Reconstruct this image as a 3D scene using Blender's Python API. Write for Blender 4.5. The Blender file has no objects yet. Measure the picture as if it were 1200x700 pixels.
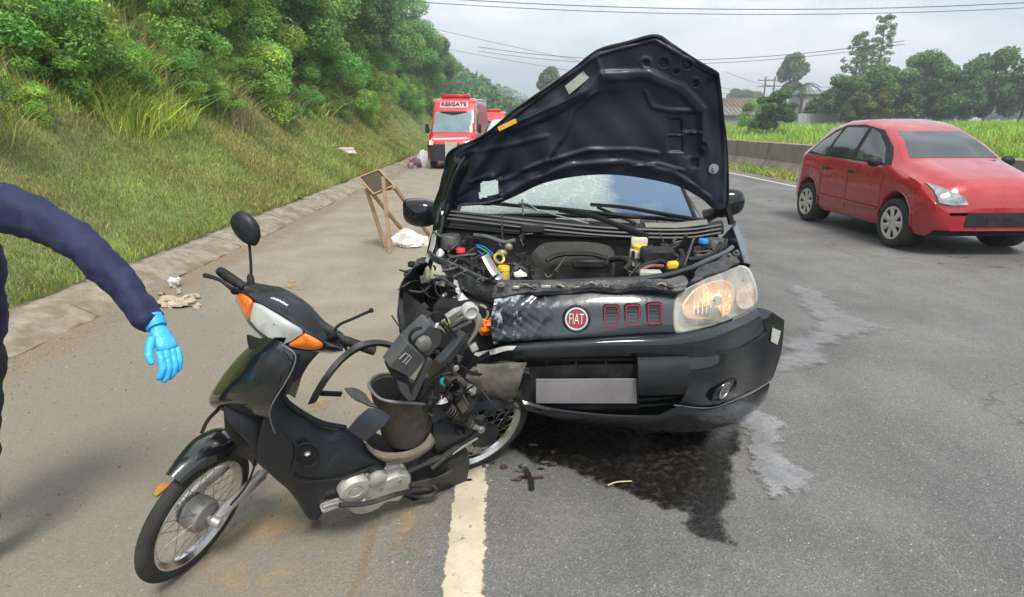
import bpy, bmesh, math, random
import numpy as np
from mathutils import Vector, Matrix
from mathutils.bvhtree import BVHTree
random.seed(7); RNG = np.random.default_rng(7)
sc = bpy.context.scene
COL = sc.collection
# ------------------------------------------------------------------ camera
F = 700.0; V0 = 145.0
PITCH = math.atan((350-V0)/F); PSI = math.atan(17/F*math.cos(PITCH)); CAMH = 1.6
FW = np.array([math.sin(PSI)*math.cos(PITCH), math.cos(PSI)*math.cos(PITCH), -math.sin(PITCH)])
RT = np.array([math.cos(PSI), -math.sin(PSI), 0.0]); UP = np.cross(RT, FW)
CC = np.array([0.0, 0.0, CAMH])
cam_d = bpy.data.cameras.new('camera'); cam = bpy.data.objects.new('camera', cam_d); COL.objects.link(cam)
cam_d.sensor_width = 36; cam_d.lens = F/1200*36; cam_d.clip_start = 0.05; cam_d.clip_end = 3000
cam.matrix_world = Matrix(((RT[0], UP[0], -FW[0], 0), (RT[1], UP[1], -FW[1], 0), (RT[2], UP[2], -FW[2], CAMH), (0, 0, 0, 1)))
sc.camera = cam
# ------------------------------------------------------------------ light
EXPOSURE = 1.05
SUN_EL, SUN_AZ = math.radians(58), math.radians(165)      # azimuth clockwise from +Y
world = bpy.data.worlds.new('World'); sc.world = world; world.use_nodes = True
wn, wl = world.node_tree.nodes, world.node_tree.links
wn.clear()
w_out = wn.new('ShaderNodeOutputWorld'); w_bg = wn.new('ShaderNodeBackground'); w_bg.inputs['Strength'].default_value = 0.1
sky = wn.new('ShaderNodeTexSky'); sky.sky_type = 'NISHITA'; sky.sun_disc = False
sky.sun_elevation = SUN_EL; sky.sun_rotation = SUN_AZ; sky.air_density = 1.4; sky.dust_density = 2.5
geo = wn.new('ShaderNodeTexCoord'); mp = wn.new('ShaderNodeMapping'); mp.inputs['Scale'].default_value = (1.0, 1.0, 3.2)
cn = wn.new('ShaderNodeTexNoise'); cn.inputs['Scale'].default_value = 2.1; cn.inputs['Detail'].default_value = 6; cn.inputs['Roughness'].default_value = 0.55
cr = wn.new('ShaderNodeValToRGB')
cr.color_ramp.elements[0].position = 0.40; cr.color_ramp.elements[0].color = (3.7, 4.25, 4.8, 1)
cr.color_ramp.elements[1].position = 0.60; cr.color_ramp.elements[1].color = (7.2, 7.3, 7.3, 1)
mixw = wn.new('ShaderNodeMixRGB'); mixw.inputs[0].default_value = 0.9
wl.new(geo.outputs['Generated'], mp.inputs['Vector']); wl.new(mp.outputs[0], cn.inputs['Vector']); wl.new(cn.outputs['Fac'], cr.inputs[0])
wl.new(sky.outputs[0], mixw.inputs[1]); wl.new(cr.outputs[0], mixw.inputs[2]); wl.new(mixw.outputs[0], w_bg.inputs['Color']); wl.new(w_bg.outputs[0], w_out.inputs[0])
sun_d = bpy.data.lights.new('sun', 'SUN'); sun = bpy.data.objects.new('sun', sun_d); COL.objects.link(sun)
sun_d.energy = 2.0; sun_d.angle = math.radians(18); sun_d.color = (1, 0.95, 0.87)
sdir = Vector((math.sin(SUN_AZ)*math.cos(SUN_EL), math.cos(SUN_AZ)*math.cos(SUN_EL), math.sin(SUN_EL)))
sun.rotation_euler = sdir.to_track_quat('Z', 'Y').to_euler()
sc.view_settings.view_transform = 'Standard'; sc.view_settings.look = 'None'; sc.view_settings.exposure = EXPOSURE; sc.view_settings.gamma = 1
sc.render.engine = 'CYCLES'
# ------------------------------------------------------------------ geometry of places
def V(*a): return np.array(a, float)
def ray(u, v): return FW + RT*(u-600)/F + UP*(350-v)/F
def pz(u, v, z=0.0): r = ray(u, v); return CC + r*(z-CAMH)/r[2]
def py(u, v, y): r = ray(u, v); return CC + r*y/r[1]
def pl(u, v, p, n): r = ray(u, v); return CC + r*((p-CC)@n)/(r@n)
def nrm(a): a = np.asarray(a, float); return a/max(np.linalg.norm(a), 1e-9)
def hz(h):
    def f(c):
        c = c/255; return c/12.92 if c < .04045 else ((c+.055)/1.055)**2.4
    return tuple(f(int(h[i:i+2], 16)) for i in (0, 2, 4))
# ------------------------------------------------------------------ materials
MATS = {}
def nd(nt, typ, **kw):
    n = nt.nodes.new(typ)
    for k, v in kw.items():
        if k in n.inputs: n.inputs[k].default_value = v
        else: setattr(n, k, v)
    return n
def mat(name, col, rough=.5, metal=0, var=.12, nscale=12, bump=0, bscale=60, coat=0, dirt=None, dirt_amt=.5, dscale=4, emis=None, trans=0, alpha=1, tint=False, backlight=0, spec=None, flake=0):
    """one procedural principled material: base colour with noise variation, optional dirt blotches and fine bump"""
    if name in MATS: return MATS[name]
    m = bpy.data.materials.new(name); m.use_nodes = True; nt = m.node_tree; L = nt.links
    b = nt.nodes['Principled BSDF']; b.inputs['Roughness'].default_value = rough; b.inputs['Metallic'].default_value = metal
    if coat: b.inputs['Coat Weight'].default_value = coat; b.inputs['Coat Roughness'].default_value = .06
    if spec is not None: b.inputs['Specular IOR Level'].default_value = spec
    if trans: b.inputs['Transmission Weight'].default_value = trans
    tc = nd(nt, 'ShaderNodeTexCoord')
    n1 = nd(nt, 'ShaderNodeTexNoise', Scale=nscale, Detail=5.0, Roughness=.6); L.new(tc.outputs['Object'], n1.inputs['Vector'])
    mr = nd(nt, 'ShaderNodeMapRange'); mr.inputs[1].default_value = .3; mr.inputs[2].default_value = .7; mr.inputs[3].default_value = 1-var; mr.inputs[4].default_value = 1+var
    L.new(n1.outputs['Fac'], mr.inputs[0])
    mx = nd(nt, 'ShaderNodeVectorMath', operation='SCALE'); mx.inputs[0].default_value = col[:3]; L.new(mr.outputs[0], mx.inputs['Scale'])
    out = mx.outputs[0]
    if tint:
        at = nd(nt, 'ShaderNodeAttribute', attribute_name='tint'); mu = nd(nt, 'ShaderNodeVectorMath', operation='MULTIPLY')
        L.new(out, mu.inputs[0]); L.new(at.outputs['Color'], mu.inputs[1]); out = mu.outputs[0]
    if dirt:
        n2 = nd(nt, 'ShaderNodeTexNoise', Scale=dscale, Detail=8.0, Roughness=.65); L.new(tc.outputs['Object'], n2.inputs['Vector'])
        r2 = nd(nt, 'ShaderNodeMapRange'); r2.inputs[1].default_value = .45; r2.inputs[2].default_value = .7; r2.inputs[3].default_value = 0; r2.inputs[4].default_value = dirt_amt
        L.new(n2.outputs['Fac'], r2.inputs[0])
        m2 = nd(nt, 'ShaderNodeMixRGB'); L.new(r2.outputs[0], m2.inputs[0]); L.new(out, m2.inputs[1]); m2.inputs[2].default_value = (*dirt, 1); out = m2.outputs[0]
        r3 = nd(nt, 'ShaderNodeMapRange'); r3.inputs[1].default_value = .45; r3.inputs[2].default_value = .7; r3.inputs[3].default_value = rough; r3.inputs[4].default_value = min(1, rough+.45)
        L.new(n2.outputs['Fac'], r3.inputs[0]); L.new(r3.outputs[0], b.inputs['Roughness'])
    L.new(out, b.inputs['Base Color'])
    if bump:
        n3 = nd(nt, 'ShaderNodeTexNoise', Scale=bscale, Detail=4.0); L.new(tc.outputs['Object'], n3.inputs['Vector'])
        bp = nd(nt, 'ShaderNodeBump', Strength=bump, Distance=.01); L.new(n3.outputs['Fac'], bp.inputs['Height']); L.new(bp.outputs[0], b.inputs['Normal'])
    if emis: b.inputs['Emission Color'].default_value = (*emis[0], 1); b.inputs['Emission Strength'].default_value = emis[1]
    if alpha < 1: b.inputs['Alpha'].default_value = alpha
    if backlight:
        tr = nd(nt, 'ShaderNodeBsdfTranslucent'); L.new(out, tr.inputs['Color']); ms = nd(nt, 'ShaderNodeMixShader'); ms.inputs[0].default_value = backlight
        L.new(b.outputs[0], ms.inputs[1]); L.new(tr.outputs[0], ms.inputs[2]); L.new(ms.outputs[0], nt.nodes['Material Output'].inputs[0])
    MATS[name] = m; return m
# ------------------------------------------------------------------ objects
def tag(o, label=None, cat=None, group=None, kind=None):
    if label: o['label'] = label
    if cat: o['category'] = cat
    if group: o['group'] = group
    if kind: o['kind'] = kind
    return o
ORG = {}
def root(name, loc, label, cat, group=None):
    o = bpy.data.objects.new(name, None); o.empty_display_size = .1; COL.objects.link(o); o.location = Vector(loc)
    ORG[o.name] = np.array(loc, float); return tag(o, label, cat, group)
def children(o): return [c for c in bpy.data.objects if c.parent == o]
def copy_tree(o, parent=None):
    c = o.copy(); COL.objects.link(c); c.parent = parent; ORG[c.name] = ORG.get(o.name, np.zeros(3))
    for ch in CH.get(o.name, []):
        d = copy_tree(ch, c); CH.setdefault(c.name, []).append(d)
    return c
CH = {}
def link(me, name, parent=None, material=None):
    o = bpy.data.objects.new(name, me); COL.objects.link(o)
    if material is not None:
        for m in (material if isinstance(material, (list, tuple)) else [material]): me.materials.append(m)
    if parent is not None:
        o.parent = parent; ORG[o.name] = ORG.get(parent.name, np.zeros(3)); CH.setdefault(parent.name, []).append(o)
    return o
def np_mesh(name, verts, quads=None, tris=None, tint=None, smooth=False):
    """fast mesh from numpy arrays"""
    me = bpy.data.meshes.new(name); me.vertices.add(len(verts)); me.vertices.foreach_set('co', np.ascontiguousarray(verts, dtype=np.float32).ravel())
    F_ = quads if quads is not None else tris; k = 4 if quads is not None else 3
    me.loops.add(F_.size); me.loops.foreach_set('vertex_index', np.ascontiguousarray(F_, dtype=np.int32).ravel())
    me.polygons.add(len(F_)); me.polygons.foreach_set('loop_start', np.arange(len(F_), dtype=np.int32)*k)
    me.update(calc_edges=True)
    if tint is not None:
        a = me.color_attributes.new('tint', 'FLOAT_COLOR', 'POINT'); a.data.foreach_set('color', np.ascontiguousarray(np.c_[tint, np.ones(len(tint))], dtype=np.float32).ravel())
    if smooth: me.polygons.foreach_set('use_smooth', np.ones(len(F_), dtype=bool))
    me.validate(); return me
def spline(P, n):
    """Catmull-Rom through control points, n samples evenly by arc length"""
    P = np.asarray(P, float)
    if len(P) == 1: return np.repeat(P, n, 0)
    if len(P) > 2:
        Q = np.vstack([2*P[0]-P[1], P, 2*P[-1]-P[-2]]); out = []
        for i in range(len(P)-1):
            a, b, c, d = Q[i:i+4]
            for t in np.linspace(0, 1, 9)[:-1]:
                out.append(.5*((2*b)+(-a+c)*t+(2*a-5*b+4*c-d)*t*t+(-a+3*b-3*c+d)*t**3))
        out.append(P[-1]); P = np.array(out)
    s = np.r_[0, np.cumsum(np.linalg.norm(np.diff(P, axis=0), axis=1))]; t = np.linspace(0, s[-1], n)
    return np.c_[tuple(np.interp(t, s, P[:, k]) for k in range(P.shape[1]))]
def poly_s(P, n):
    P = np.asarray(P, float); s = np.r_[0, np.cumsum(np.linalg.norm(np.diff(P, axis=0), axis=1))]; t = np.linspace(0, s[-1], n)
    return np.c_[tuple(np.interp(t, s, P[:, k]) for k in range(P.shape[1]))]
def cspline(P, n):
    """n points evenly round a smooth closed loop"""
    P = np.asarray(P, float); m = len(P); out = []
    for i in range(m):
        a, b, c, d = P[(i-1) % m], P[i], P[(i+1) % m], P[(i+2) % m]
        for t in np.linspace(0, 1, 9)[:-1]: out.append(.5*((2*b)+(-a+c)*t+(2*a-5*b+4*c-d)*t*t+(-a+3*b-3*c+d)*t**3))
    return poly_s(np.array(out+[out[0]]), n+1)[:-1]
class MB:
    def __init__(s): s.v = []; s.f = []
    def add(s, vs, fs):
        b = len(s.v); s.v += [tuple(map(float, p)) for p in vs]; s.f += [tuple(b+i for i in f) for f in fs]; return s
    def grid(s, G, flip=False, closeu=False):
        G = np.asarray(G); n, m = G.shape[:2]; fs = []
        for i in range(n-1):
            for j in range(m if closeu else m-1):
                k = (j+1) % m; q = (i*m+j, i*m+k, (i+1)*m+k, (i+1)*m+j); fs.append(q[::-1] if flip else q)
        return s.add(G.reshape(-1, 3), fs)
    def loft(s, rows, n=16, m=None, thick=0, sp=True, noise=0):
        """rows: list of polylines (world points). Resampled to n; rows are splined to m; thick gives it a back face"""
        R = [(spline if sp else poly_s)(r, n) for r in rows]; R = np.array(R)
        if m: R = np.stack([spline(R[:, j], m) if sp else poly_s(R[:, j], m) for j in range(n)], 1)
        if noise:
            k1 = RNG.uniform(14, 40, (5, 3))*RNG.choice([-1, 1], (5, 3)); p1 = RNG.uniform(0, 6, 5); f = sum(np.sin(R@k1[i]+p1[i]) for i in range(5)); f2 = sum(np.cos(R@k1[i][::-1]+p1[i]) for i in range(5))
            R = R + noise*(f[..., None]*V(.5, -.8, .3)+f2[..., None]*V(-.3, .2, .8))*.8 + RNG.normal(0, noise*.18, R.shape)
        if not thick: return s.grid(R)
        du = np.gradient(R, axis=1); dv = np.gradient(R, axis=0); N = np.cross(du, dv); N /= np.maximum(np.linalg.norm(N, axis=2, keepdims=True), 1e-9)
        B = R - N*thick; a, b = R.shape[:2]; o = a*b; fs = []
        for i in range(a-1):
            for j in range(b-1):
                q = (i*b+j, i*b+j+1, (i+1)*b+j+1, (i+1)*b+j); fs.append(q); fs.append(tuple(o+k for k in q[::-1]))
        edge = [(0, j) for j in range(b)] + [(i, b-1) for i in range(1, a)] + [(a-1, j) for j in range(b-2, -1, -1)] + [(i, 0) for i in range(a-2, 0, -1)]
        ids = [i*b+j for i, j in edge]
        for k in range(len(ids)):
            p, q = ids[k], ids[(k+1) % len(ids)]; fs.append((q, p, o+p, o+q))
        return s.add(np.vstack([R.reshape(-1, 3), B.reshape(-1, 3)]), fs)
    def tube(s, pts, r, k=10, n=None, cap=True, closed=False, flat=1.0, upv=None):
        P = np.asarray(pts, float)
        if n: P = spline(np.vstack([P, P[:1]]) if closed else P, n)
        elif closed: P = np.vstack([P, P[:1]])
        rr = np.interp(np.linspace(0, 1, len(P)), np.linspace(0, 1, len(np.atleast_1d(r))), np.atleast_1d(r)) if np.ndim(r) else np.full(len(P), r)
        T = np.gradient(P, axis=0); T /= np.maximum(np.linalg.norm(T, axis=1, keepdims=True), 1e-9)
        a = V(0, 0, 1) if upv is None else np.asarray(upv, float)
        if abs(T[0]@nrm(a)) > .95: a = V(1, 0, 0)
        N = nrm(np.cross(T[0], a)); R = []
        for i in range(len(P)):
            N = nrm(N - T[i]*(N@T[i])); B = np.cross(T[i], N)
            R.append([P[i]+rr[i]*(N*math.cos(t)*flat+B*math.sin(t)) for t in np.linspace(0, 2*math.pi, k, endpoint=False)])
        R = np.array(R); base = len(s.v); s.grid(R, closeu=True)
        if cap and not closed: s.f.append(tuple(base+i for i in range(k))[::-1]); s.f.append(tuple(base+(len(P)-1)*k+i for i in range(k)))
        return s
    def lathe(s, prof, c, ax, k=32, a0=0, a1=2*math.pi, squash=None):
        """prof: (radius, along-axis) pairs about axis ax through c"""
        ax = nrm(ax); a = V(0, 0, 1) if abs(ax[2]) < .9 else V(1, 0, 0); x = nrm(np.cross(a, ax)); y = np.cross(ax, x); full = abs(a1-a0-2*math.pi) < 1e-6
        R = [[c+ax*h+r*(x*math.cos(t)+y*math.sin(t)) for t in np.linspace(a0, a1, k, endpoint=not full)] for r, h in prof]
        return s.grid(np.array(R), closeu=full)
    def box(s, c, size, ax=None, bevel=0):
        A = np.eye(3) if ax is None else np.array([nrm(a) for a in ax]); h = np.asarray(size, float)/2; b = min(bevel, min(h)*.9)
        if not b:
            vs = [c + (A.T @ (h*V(i, j, k))) for i in (-1, 1) for j in (-1, 1) for k in (-1, 1)]
            return s.add(vs, [(0, 1, 3, 2), (4, 6, 7, 5), (0, 4, 5, 1), (2, 3, 7, 6), (0, 2, 6, 4), (1, 5, 7, 3)])
        vs = []; idx = {}
        for i in (-1, 1):
            for j in (-1, 1):
                for k in (-1, 1):
                    for d in range(3):
                        o = h*V(i, j, k); o2 = o.copy()
                        for e in range(3):
                            if e != d: o2[e] -= b*(i, j, k)[e]
                        idx[i, j, k, d] = len(vs); vs.append(c + A.T@o2)
        fs = []
        for d in range(3):
            e, f = [(1, 2), (2, 0), (0, 1)][d]
            for sg in (-1, 1):
                q = []
                for a_, b_ in ((-1, -1), (1, -1), (1, 1), (-1, 1)):
                    t = [0, 0, 0]; t[d] = sg; t[e] = a_; t[f] = b_; q.append(idx[(*t, d)])
                fs.append(q if sg > 0 else q[::-1])
            for a_ in (-1, 1):
                for b_ in (-1, 1):
                    t0 = [0, 0, 0]; t0[e] = a_; t0[f] = b_; t1 = list(t0); t0[d] = -1; t1[d] = 1
                    q = [idx[(*t0, e)], idx[(*t1, e)], idx[(*t1, f)], idx[(*t0, f)]]; fs.append(q if a_*b_ < 0 else q[::-1])
        for i in (-1, 1):
            for j in (-1, 1):
                for k in (-1, 1):
                    q = [idx[i, j, k, d] for d in range(3)]; fs.append(q if i*j*k > 0 else q[::-1])
        return s.add(vs, fs)
    def bar(s, p, q, w, h=None, up=(0, 0, 1), bevel=0):
        p, q = np.asarray(p, float), np.asarray(q, float); d = nrm(q-p); a = nrm(np.cross(d, up)) if abs(d@nrm(up)) < .97 else nrm(np.cross(d, (1, 0, 0)))
        return s.box((p+q)/2, (np.linalg.norm(q-p), w, h or w), (d, a, np.cross(d, a)), bevel)
    def prism(s, outline, ex, inset=0):
        """closed outline of world points extruded by vector ex (both caps)"""
        O = np.asarray(outline, float); n = len(O); ex = np.asarray(ex, float)
        return s.add(np.vstack([O, O+ex]), [tuple(range(n))[::-1], tuple(range(n, 2*n))] + [(i, (i+1) % n, n+(i+1) % n, n+i) for i in range(n)])
    def blob(s, c, r, ax=None, seg=12, noise=0, seed=0):
        A = np.eye(3) if ax is None else np.array([nrm(a) for a in ax]); r = np.ones(3)*r; R = []; g = np.random.default_rng(seed)
        for i in range(seg//2+1):
            t = math.pi*i/(seg//2)
            R.append([V(math.sin(t)*math.cos(p), math.sin(t)*math.sin(p), math.cos(t)) for p in np.linspace(0, 2*math.pi, seg, endpoint=False)])
        R = np.array(R)
        if noise:
            k = g.normal(0, 2.5, (4, 3)); ph = g.uniform(0, 6, 4); f = 1+noise*sum(np.sin(R@k[i]+ph[i]) for i in range(4))/2; R = R*f[..., None]
        return s.grid(c + (R*r)@A, closeu=True)
    def build(s, name, material, parent=None, smooth=True, sub=0, bevel=0, angle=40, solid=0, weld=False):
        me = bpy.data.meshes.new(name); o0 = ORG.get(parent.name, np.zeros(3)) if parent is not None else np.zeros(3)
        vs = np.array(s.v)-o0; me.from_pydata(vs.tolist(), [], s.f); me.validate()
        bm = bmesh.new(); bm.from_mesh(me)
        if weld: bmesh.ops.remove_doubles(bm, verts=bm.verts, dist=1e-4)
        bmesh.ops.recalc_face_normals(bm, faces=bm.faces); bm.to_mesh(me); bm.free()
        if smooth:
            me.polygons.foreach_set('use_smooth', [True]*len(me.polygons))
            if angle < 180: me.set_sharp_from_angle(angle=math.radians(angle))
        o = link(me, name, parent, material)
        if solid: md = o.modifiers.new('s', 'SOLIDIFY'); md.thickness = solid; md.offset = 0
        if bevel: md = o.modifiers.new('b', 'BEVEL'); md.width = bevel; md.segments = 2; md.limit_method = 'ANGLE'
        if sub: md = o.modifiers.new('u', 'SUBSURF'); md.levels = sub; md.render_levels = sub
        return o
def circ(c, r, ax, n=24, ry=None, up=None):
    ax = nrm(ax); a = up if up is not None else (V(0, 0, 1) if abs(ax[2]) < .9 else V(1, 0, 0)); x = nrm(np.cross(a, ax)); y = np.cross(ax, x)
    return np.array([c + x*r*math.cos(t)+y*(ry or r)*math.sin(t) for t in np.linspace(0, 2*math.pi, n, endpoint=False)])
def rrect(c, x, y, w, h, r, n=4):
    out = []
    for sx, sy, a in ((1, 1, 0), (-1, 1, 90), (-1, -1, 180), (1, -1, 270)):
        for k in range(n+1):
            t = math.radians(a+90*k/n); out.append(c + x*(sx*(w/2-r)+r*math.cos(t)) + y*(sy*(h/2-r)+r*math.sin(t)))
    return np.array(out)
def text_mesh(body, c, xa, ya, height, thick, name, material, parent, bold=0, width=None, shear=0, onto=None):
    """real lettering: font curve turned into a mesh, laid on the plane (xa, ya) at c (centre)"""
    cu = bpy.data.curves.new('t', 'FONT'); cu.body = body; cu.size = 1; cu.extrude = .02; cu.offset = bold; cu.align_x = 'CENTER'; cu.align_y = 'CENTER'; cu.shear = shear; cu.resolution_u = 3
    to = bpy.data.objects.new('t', cu); COL.objects.link(to); dg = bpy.context.evaluated_depsgraph_get(); me = bpy.data.meshes.new_from_object(to.evaluated_get(dg)); bpy.data.objects.remove(to)
    co = np.array([v.co for v in me.vertices]); xa, ya = nrm(xa), nrm(ya); za = np.cross(xa, ya); co[:, :2] -= (co[:, :2].max(0)+co[:, :2].min(0))/2
    h0 = np.ptp(co[:, 1]); w0 = np.ptp(co[:, 0]); sy = height/h0; sx = (width/w0) if width else sy
    o0 = ORG.get(parent.name, np.zeros(3)) if parent is not None else np.zeros(3)
    P = c + np.outer(co[:, 0]*sx, xa)+np.outer(co[:, 1]*sy, ya)+np.outer(co[:, 2]/.02*thick/2, za) - o0
    if onto is not None:
        for i in range(len(P)):
            w = P[i]+o0; h = onto.ray_cast(Vector(w+za*.12), Vector(-za))
            if h[0] is not None: P[i] = np.array(h[0])+za*(.0006+(thick if co[i, 2] > 0 else 0))-o0
    me.vertices.foreach_set('co', P.astype(np.float32).ravel()); me.update(); me.name = name; me.materials.clear()
    return link(me, name, parent, material)
# ================================================================== THE SETTING
def sstep(a, b, x): t = np.clip((x-a)/(b-a), 0, 1); return t*t*(3-2*t)
def wob(x, y, s=1.0): return (np.sin(x*1.3*s+y*.7*s)+np.sin(x*.6*s-y*1.9*s+1.3)+np.sin(x*2.3*s+y*2.1*s+4.)*.5)/2.5
KX = -3.46
def zground(x, y):
    x = np.asarray(x, float); y = np.asarray(y, float)
    w = np.maximum(KX-.42-x, 0)
    zl = np.interp(w, [0, .3, 1.6, 2.4, 4.2, 8, 14, 25, 60, 400], [.2, .36, 1.08, 1.85, 4.0, 7.0, 9.9, 12.9, 17.4, 30])
    zl = zl + wob(x, y, .9)*.12*sstep(.2, 2, w) + wob(x, y, .35)*.5*sstep(3, 9, w)
    w2 = np.maximum(x-9.9, 0)
    zr = np.interp(w2, [0, 1, 4, 14, 40, 400], [0, .05, .35, .9, 1.3, 1.5]) + wob(x, y, .25)*.12*sstep(1, 6, w2)
    return np.where(w > 0, zl, np.where(w2 > 0, zr, -.03))
def axis(*seg):
    out = []
    for a, b, n in seg: out += list(np.linspace(a, b, n, endpoint=False))
    return np.array(out+[seg[-1][1]])
gx = axis((-400, -60, 10), (-60, -14, 24), (-14, KX-.42, 50), (KX-.42, KX-.38, 1), (KX-.38, 9.9, 6), (9.9, 30, 30), (30, 90, 14), (90, 400, 8))
gy = axis((-60, 0, 10), (0, 40, 90), (40, 120, 40), (120, 640, 20))
GX, GY = np.meshgrid(gx, gy); GZ = zground(GX, GY); n_, m_ = GX.shape
q = np.arange(n_*m_).reshape(n_, m_); quads = np.stack([q[:-1, :-1], q[:-1, 1:], q[1:, 1:], q[1:, :-1]], -1).reshape(-1, 4)
m_soil = mat('soil', (.13, .16, .055), .95, var=.35, nscale=3, dirt=(.15, .115, .07), dirt_amt=.75, dscale=1.7, bump=.6, bscale=25)
tag(link(np_mesh('ground', np.c_[GX.ravel(), GY.ravel(), GZ.ravel()], quads, smooth=True), 'ground', None, m_soil), kind='structure')

# ---- road: one sheet, dusty beige shoulder left of the edge line, grey lanes right of it
def road_material():
    m = bpy.data.materials.new('asphalt'); m.use_nodes = True; nt = m.node_tree; L = nt.links; b = nt.nodes['Principled BSDF']
    tc = nd(nt, 'ShaderNodeTexCoord'); P = tc.outputs['Object']; sx = nd(nt, 'ShaderNodeSeparateXYZ'); L.new(P, sx.inputs[0])
    def noise(s, d=4, r=.55, vec=P): n = nd(nt, 'ShaderNodeTexNoise', Scale=s, Detail=float(d), Roughness=r); L.new(vec, n.inputs['Vector']); return n.outputs['Fac']
    def rng(x, a, b2, c=0., d=1.): n = nd(nt, 'ShaderNodeMapRange'); n.interpolation_type = 'SMOOTHSTEP'; L.new(x, n.inputs[0]); [setattr(n.inputs[i+1], 'default_value', v) for i, v in enumerate((a, b2, c, d))]; return n.outputs[0]
    def mth(op, a, b2):
        n = nd(nt, 'ShaderNodeMath', operation=op)
        for i, t in enumerate((a, b2)):
            if isinstance(t, (int, float)): n.inputs[i].default_value = t
            else: L.new(t, n.inputs[i])
        return n.outputs[0]
    def mix(f, a, c):
        n = nd(nt, 'ShaderNodeMixRGB')
        for i, t in enumerate((f, a, c)):
            if isinstance(t, (int, float)): n.inputs[i].default_value = t
            elif isinstance(t, tuple): n.inputs[i].default_value = (*t, 1)
            else: L.new(t, n.inputs[i])
        return n.outputs[0]
    X, Y = sx.outputs[0], sx.outputs[1]
    mpn = nd(nt, 'ShaderNodeMapping'); mpn.inputs['Scale'].default_value = (1, .16, 1); L.new(P, mpn.inputs[0]); S = mpn.outputs[0]
    lane = mix(rng(noise(1.3, 5), .3, .7), (.128, .126, .122), (.172, .169, .163))
    lane = mix(rng(noise(2.2, 4, .5, S), .45, .75, 0, .5), lane, (.098, .098, .1))
    shou = mix(rng(noise(1.6, 6), .3, .7), (.24, .208, .165), (.30, .265, .215))
    shou = mix(rng(noise(1.5, 5, .6, S), .5, .75, 0, .6), shou, (.20, .172, .137))
    xw = mth('ADD', X, mth('MULTIPLY', mth('SUBTRACT', noise(2.0, 5), .5), .7))
    near = mix(rng(mth('ADD', Y, mth('MULTIPLY', xw, 1.5)), 1.0, 2.6), (.215, .193, .160), shou)   # closer to the lane the shoulder is greyer
    col = mix(rng(xw, -.62, -.1), near, lane)
    # sandy gutter dirt beside the kerb and soft orange dust stains
    col = mix(rng(mth('ADD', X, mth('MULTIPLY', noise(3, 6), .5)), -3.05, -2.75, .75, 0), col, (.21, .165, .115))
    st = mth('MULTIPLY', mth('MULTIPLY', rng(noise(1.7, 6, .65), .52, .7), rng(X, -1.9, -1.0)), mth('MULTIPLY', rng(X, -.25, -.5), rng(Y, 4.5, 3.2)))
    col = mix(mth('MULTIPLY', st, .6), col, (.42, .27, .10))
    # seam between shoulder and lane
    seam = mth('ABSOLUTE', mth('ADD', mth('ADD', X, .52), mth('MULTIPLY', mth('SUBTRACT', noise(5, 4), .5), .12)), 0)
    col = mix(rng(seam, .004, .03, .55, 0), col, (.19, .13, .075))
    # cracks on the lane
    vo = nd(nt, 'ShaderNodeTexVoronoi', feature='DISTANCE_TO_EDGE', Scale=.42)
    dv = nd(nt, 'ShaderNodeVectorMath', operation='ADD'); nc = nd(nt, 'ShaderNodeTexNoise', Scale=2.5, Detail=6.0); L.new(P, nc.inputs['Vector']); L.new(P, dv.inputs[0]); L.new(nc.outputs['Color'], dv.inputs[1]); L.new(dv.outputs[0], vo.inputs['Vector'])
    mot = mix(rng(noise(.55, 6, .6), .42, .62, 0, .45), col, (.082, .081, .079)); col = mix(rng(X, -.3, .4), col, mot)
    tr = mth('MULTIPLY', rng(mth('ABSOLUTE', mth('ADD', X, mth('ADD', -2.3, mth('MULTIPLY', noise(.3, 3), .3))), 0), .1, .55, .4, 0), rng(noise(2.5, 4, .6, S), .35, .6)); col = mix(tr, col, (.075, .075, .078))
    crk = mth('MULTIPLY', rng(vo.outputs['Distance'], .0, .012, .8, 0), mth('MULTIPLY', rng(noise(.6, 3), .48, .58), rng(X, .3, .8)))
    col = mix(crk, col, (.05, .05, .05))
    # aggregate
    v2 = nd(nt, 'ShaderNodeTexVoronoi', Scale=165.0); L.new(P, v2.inputs['Vector'])
    ag = nd(nt, 'ShaderNodeSeparateColor'); L.new(v2.outputs['Color'], ag.inputs[0])
    amt = rng(xw, -.9, 0., .24, .52)
    f = mth('ADD', 1.0, mth('MULTIPLY', mth('SUBTRACT', ag.outputs[0], .47), amt))
    sc_ = nd(nt, 'ShaderNodeVectorMath', operation='SCALE'); L.new(col, sc_.inputs[0]); L.new(f, sc_.inputs['Scale'])
    spk = rng(ag.outputs[1], .93, .97, 0, .5); col = mix(mth('MULTIPLY', spk, amt), sc_.outputs[0], (.5, .48, .44))
    L.new(col, b.inputs['Base Color']); L.new(rng(noise(4), .3, .7, .72, .92), b.inputs['Roughness'])
    bp = nd(nt, 'ShaderNodeBump', Strength=.55, Distance=.004); L.new(mth('ADD', v2.outputs['Distance'], noise(60, 3)), bp.inputs['Height']); L.new(bp.outputs[0], b.inputs['Normal'])
    b.inputs['Specular IOR Level'].default_value = .35
    return m
rx = axis((KX, 8.5, 24)); ry = axis((-60, 0, 8), (0, 30, 60), (30, 630, 30)); RX, RY = np.meshgrid(rx, ry)
RZ = .004*wob(RX, RY, 1.2)*sstep(0, .5, RX-KX)*sstep(0, .5, 8.5-RX) - .004
q = np.arange(RX.size).reshape(RX.shape); rq = np.stack([q[:-1, :-1], q[:-1, 1:], q[1:, 1:], q[1:, :-1]], -1).reshape(-1, 4)
tag(link(np_mesh('road', np.c_[RX.ravel(), RY.ravel(), RZ.ravel()], rq, smooth=True), 'road', None, road_material()), kind='structure')
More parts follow.
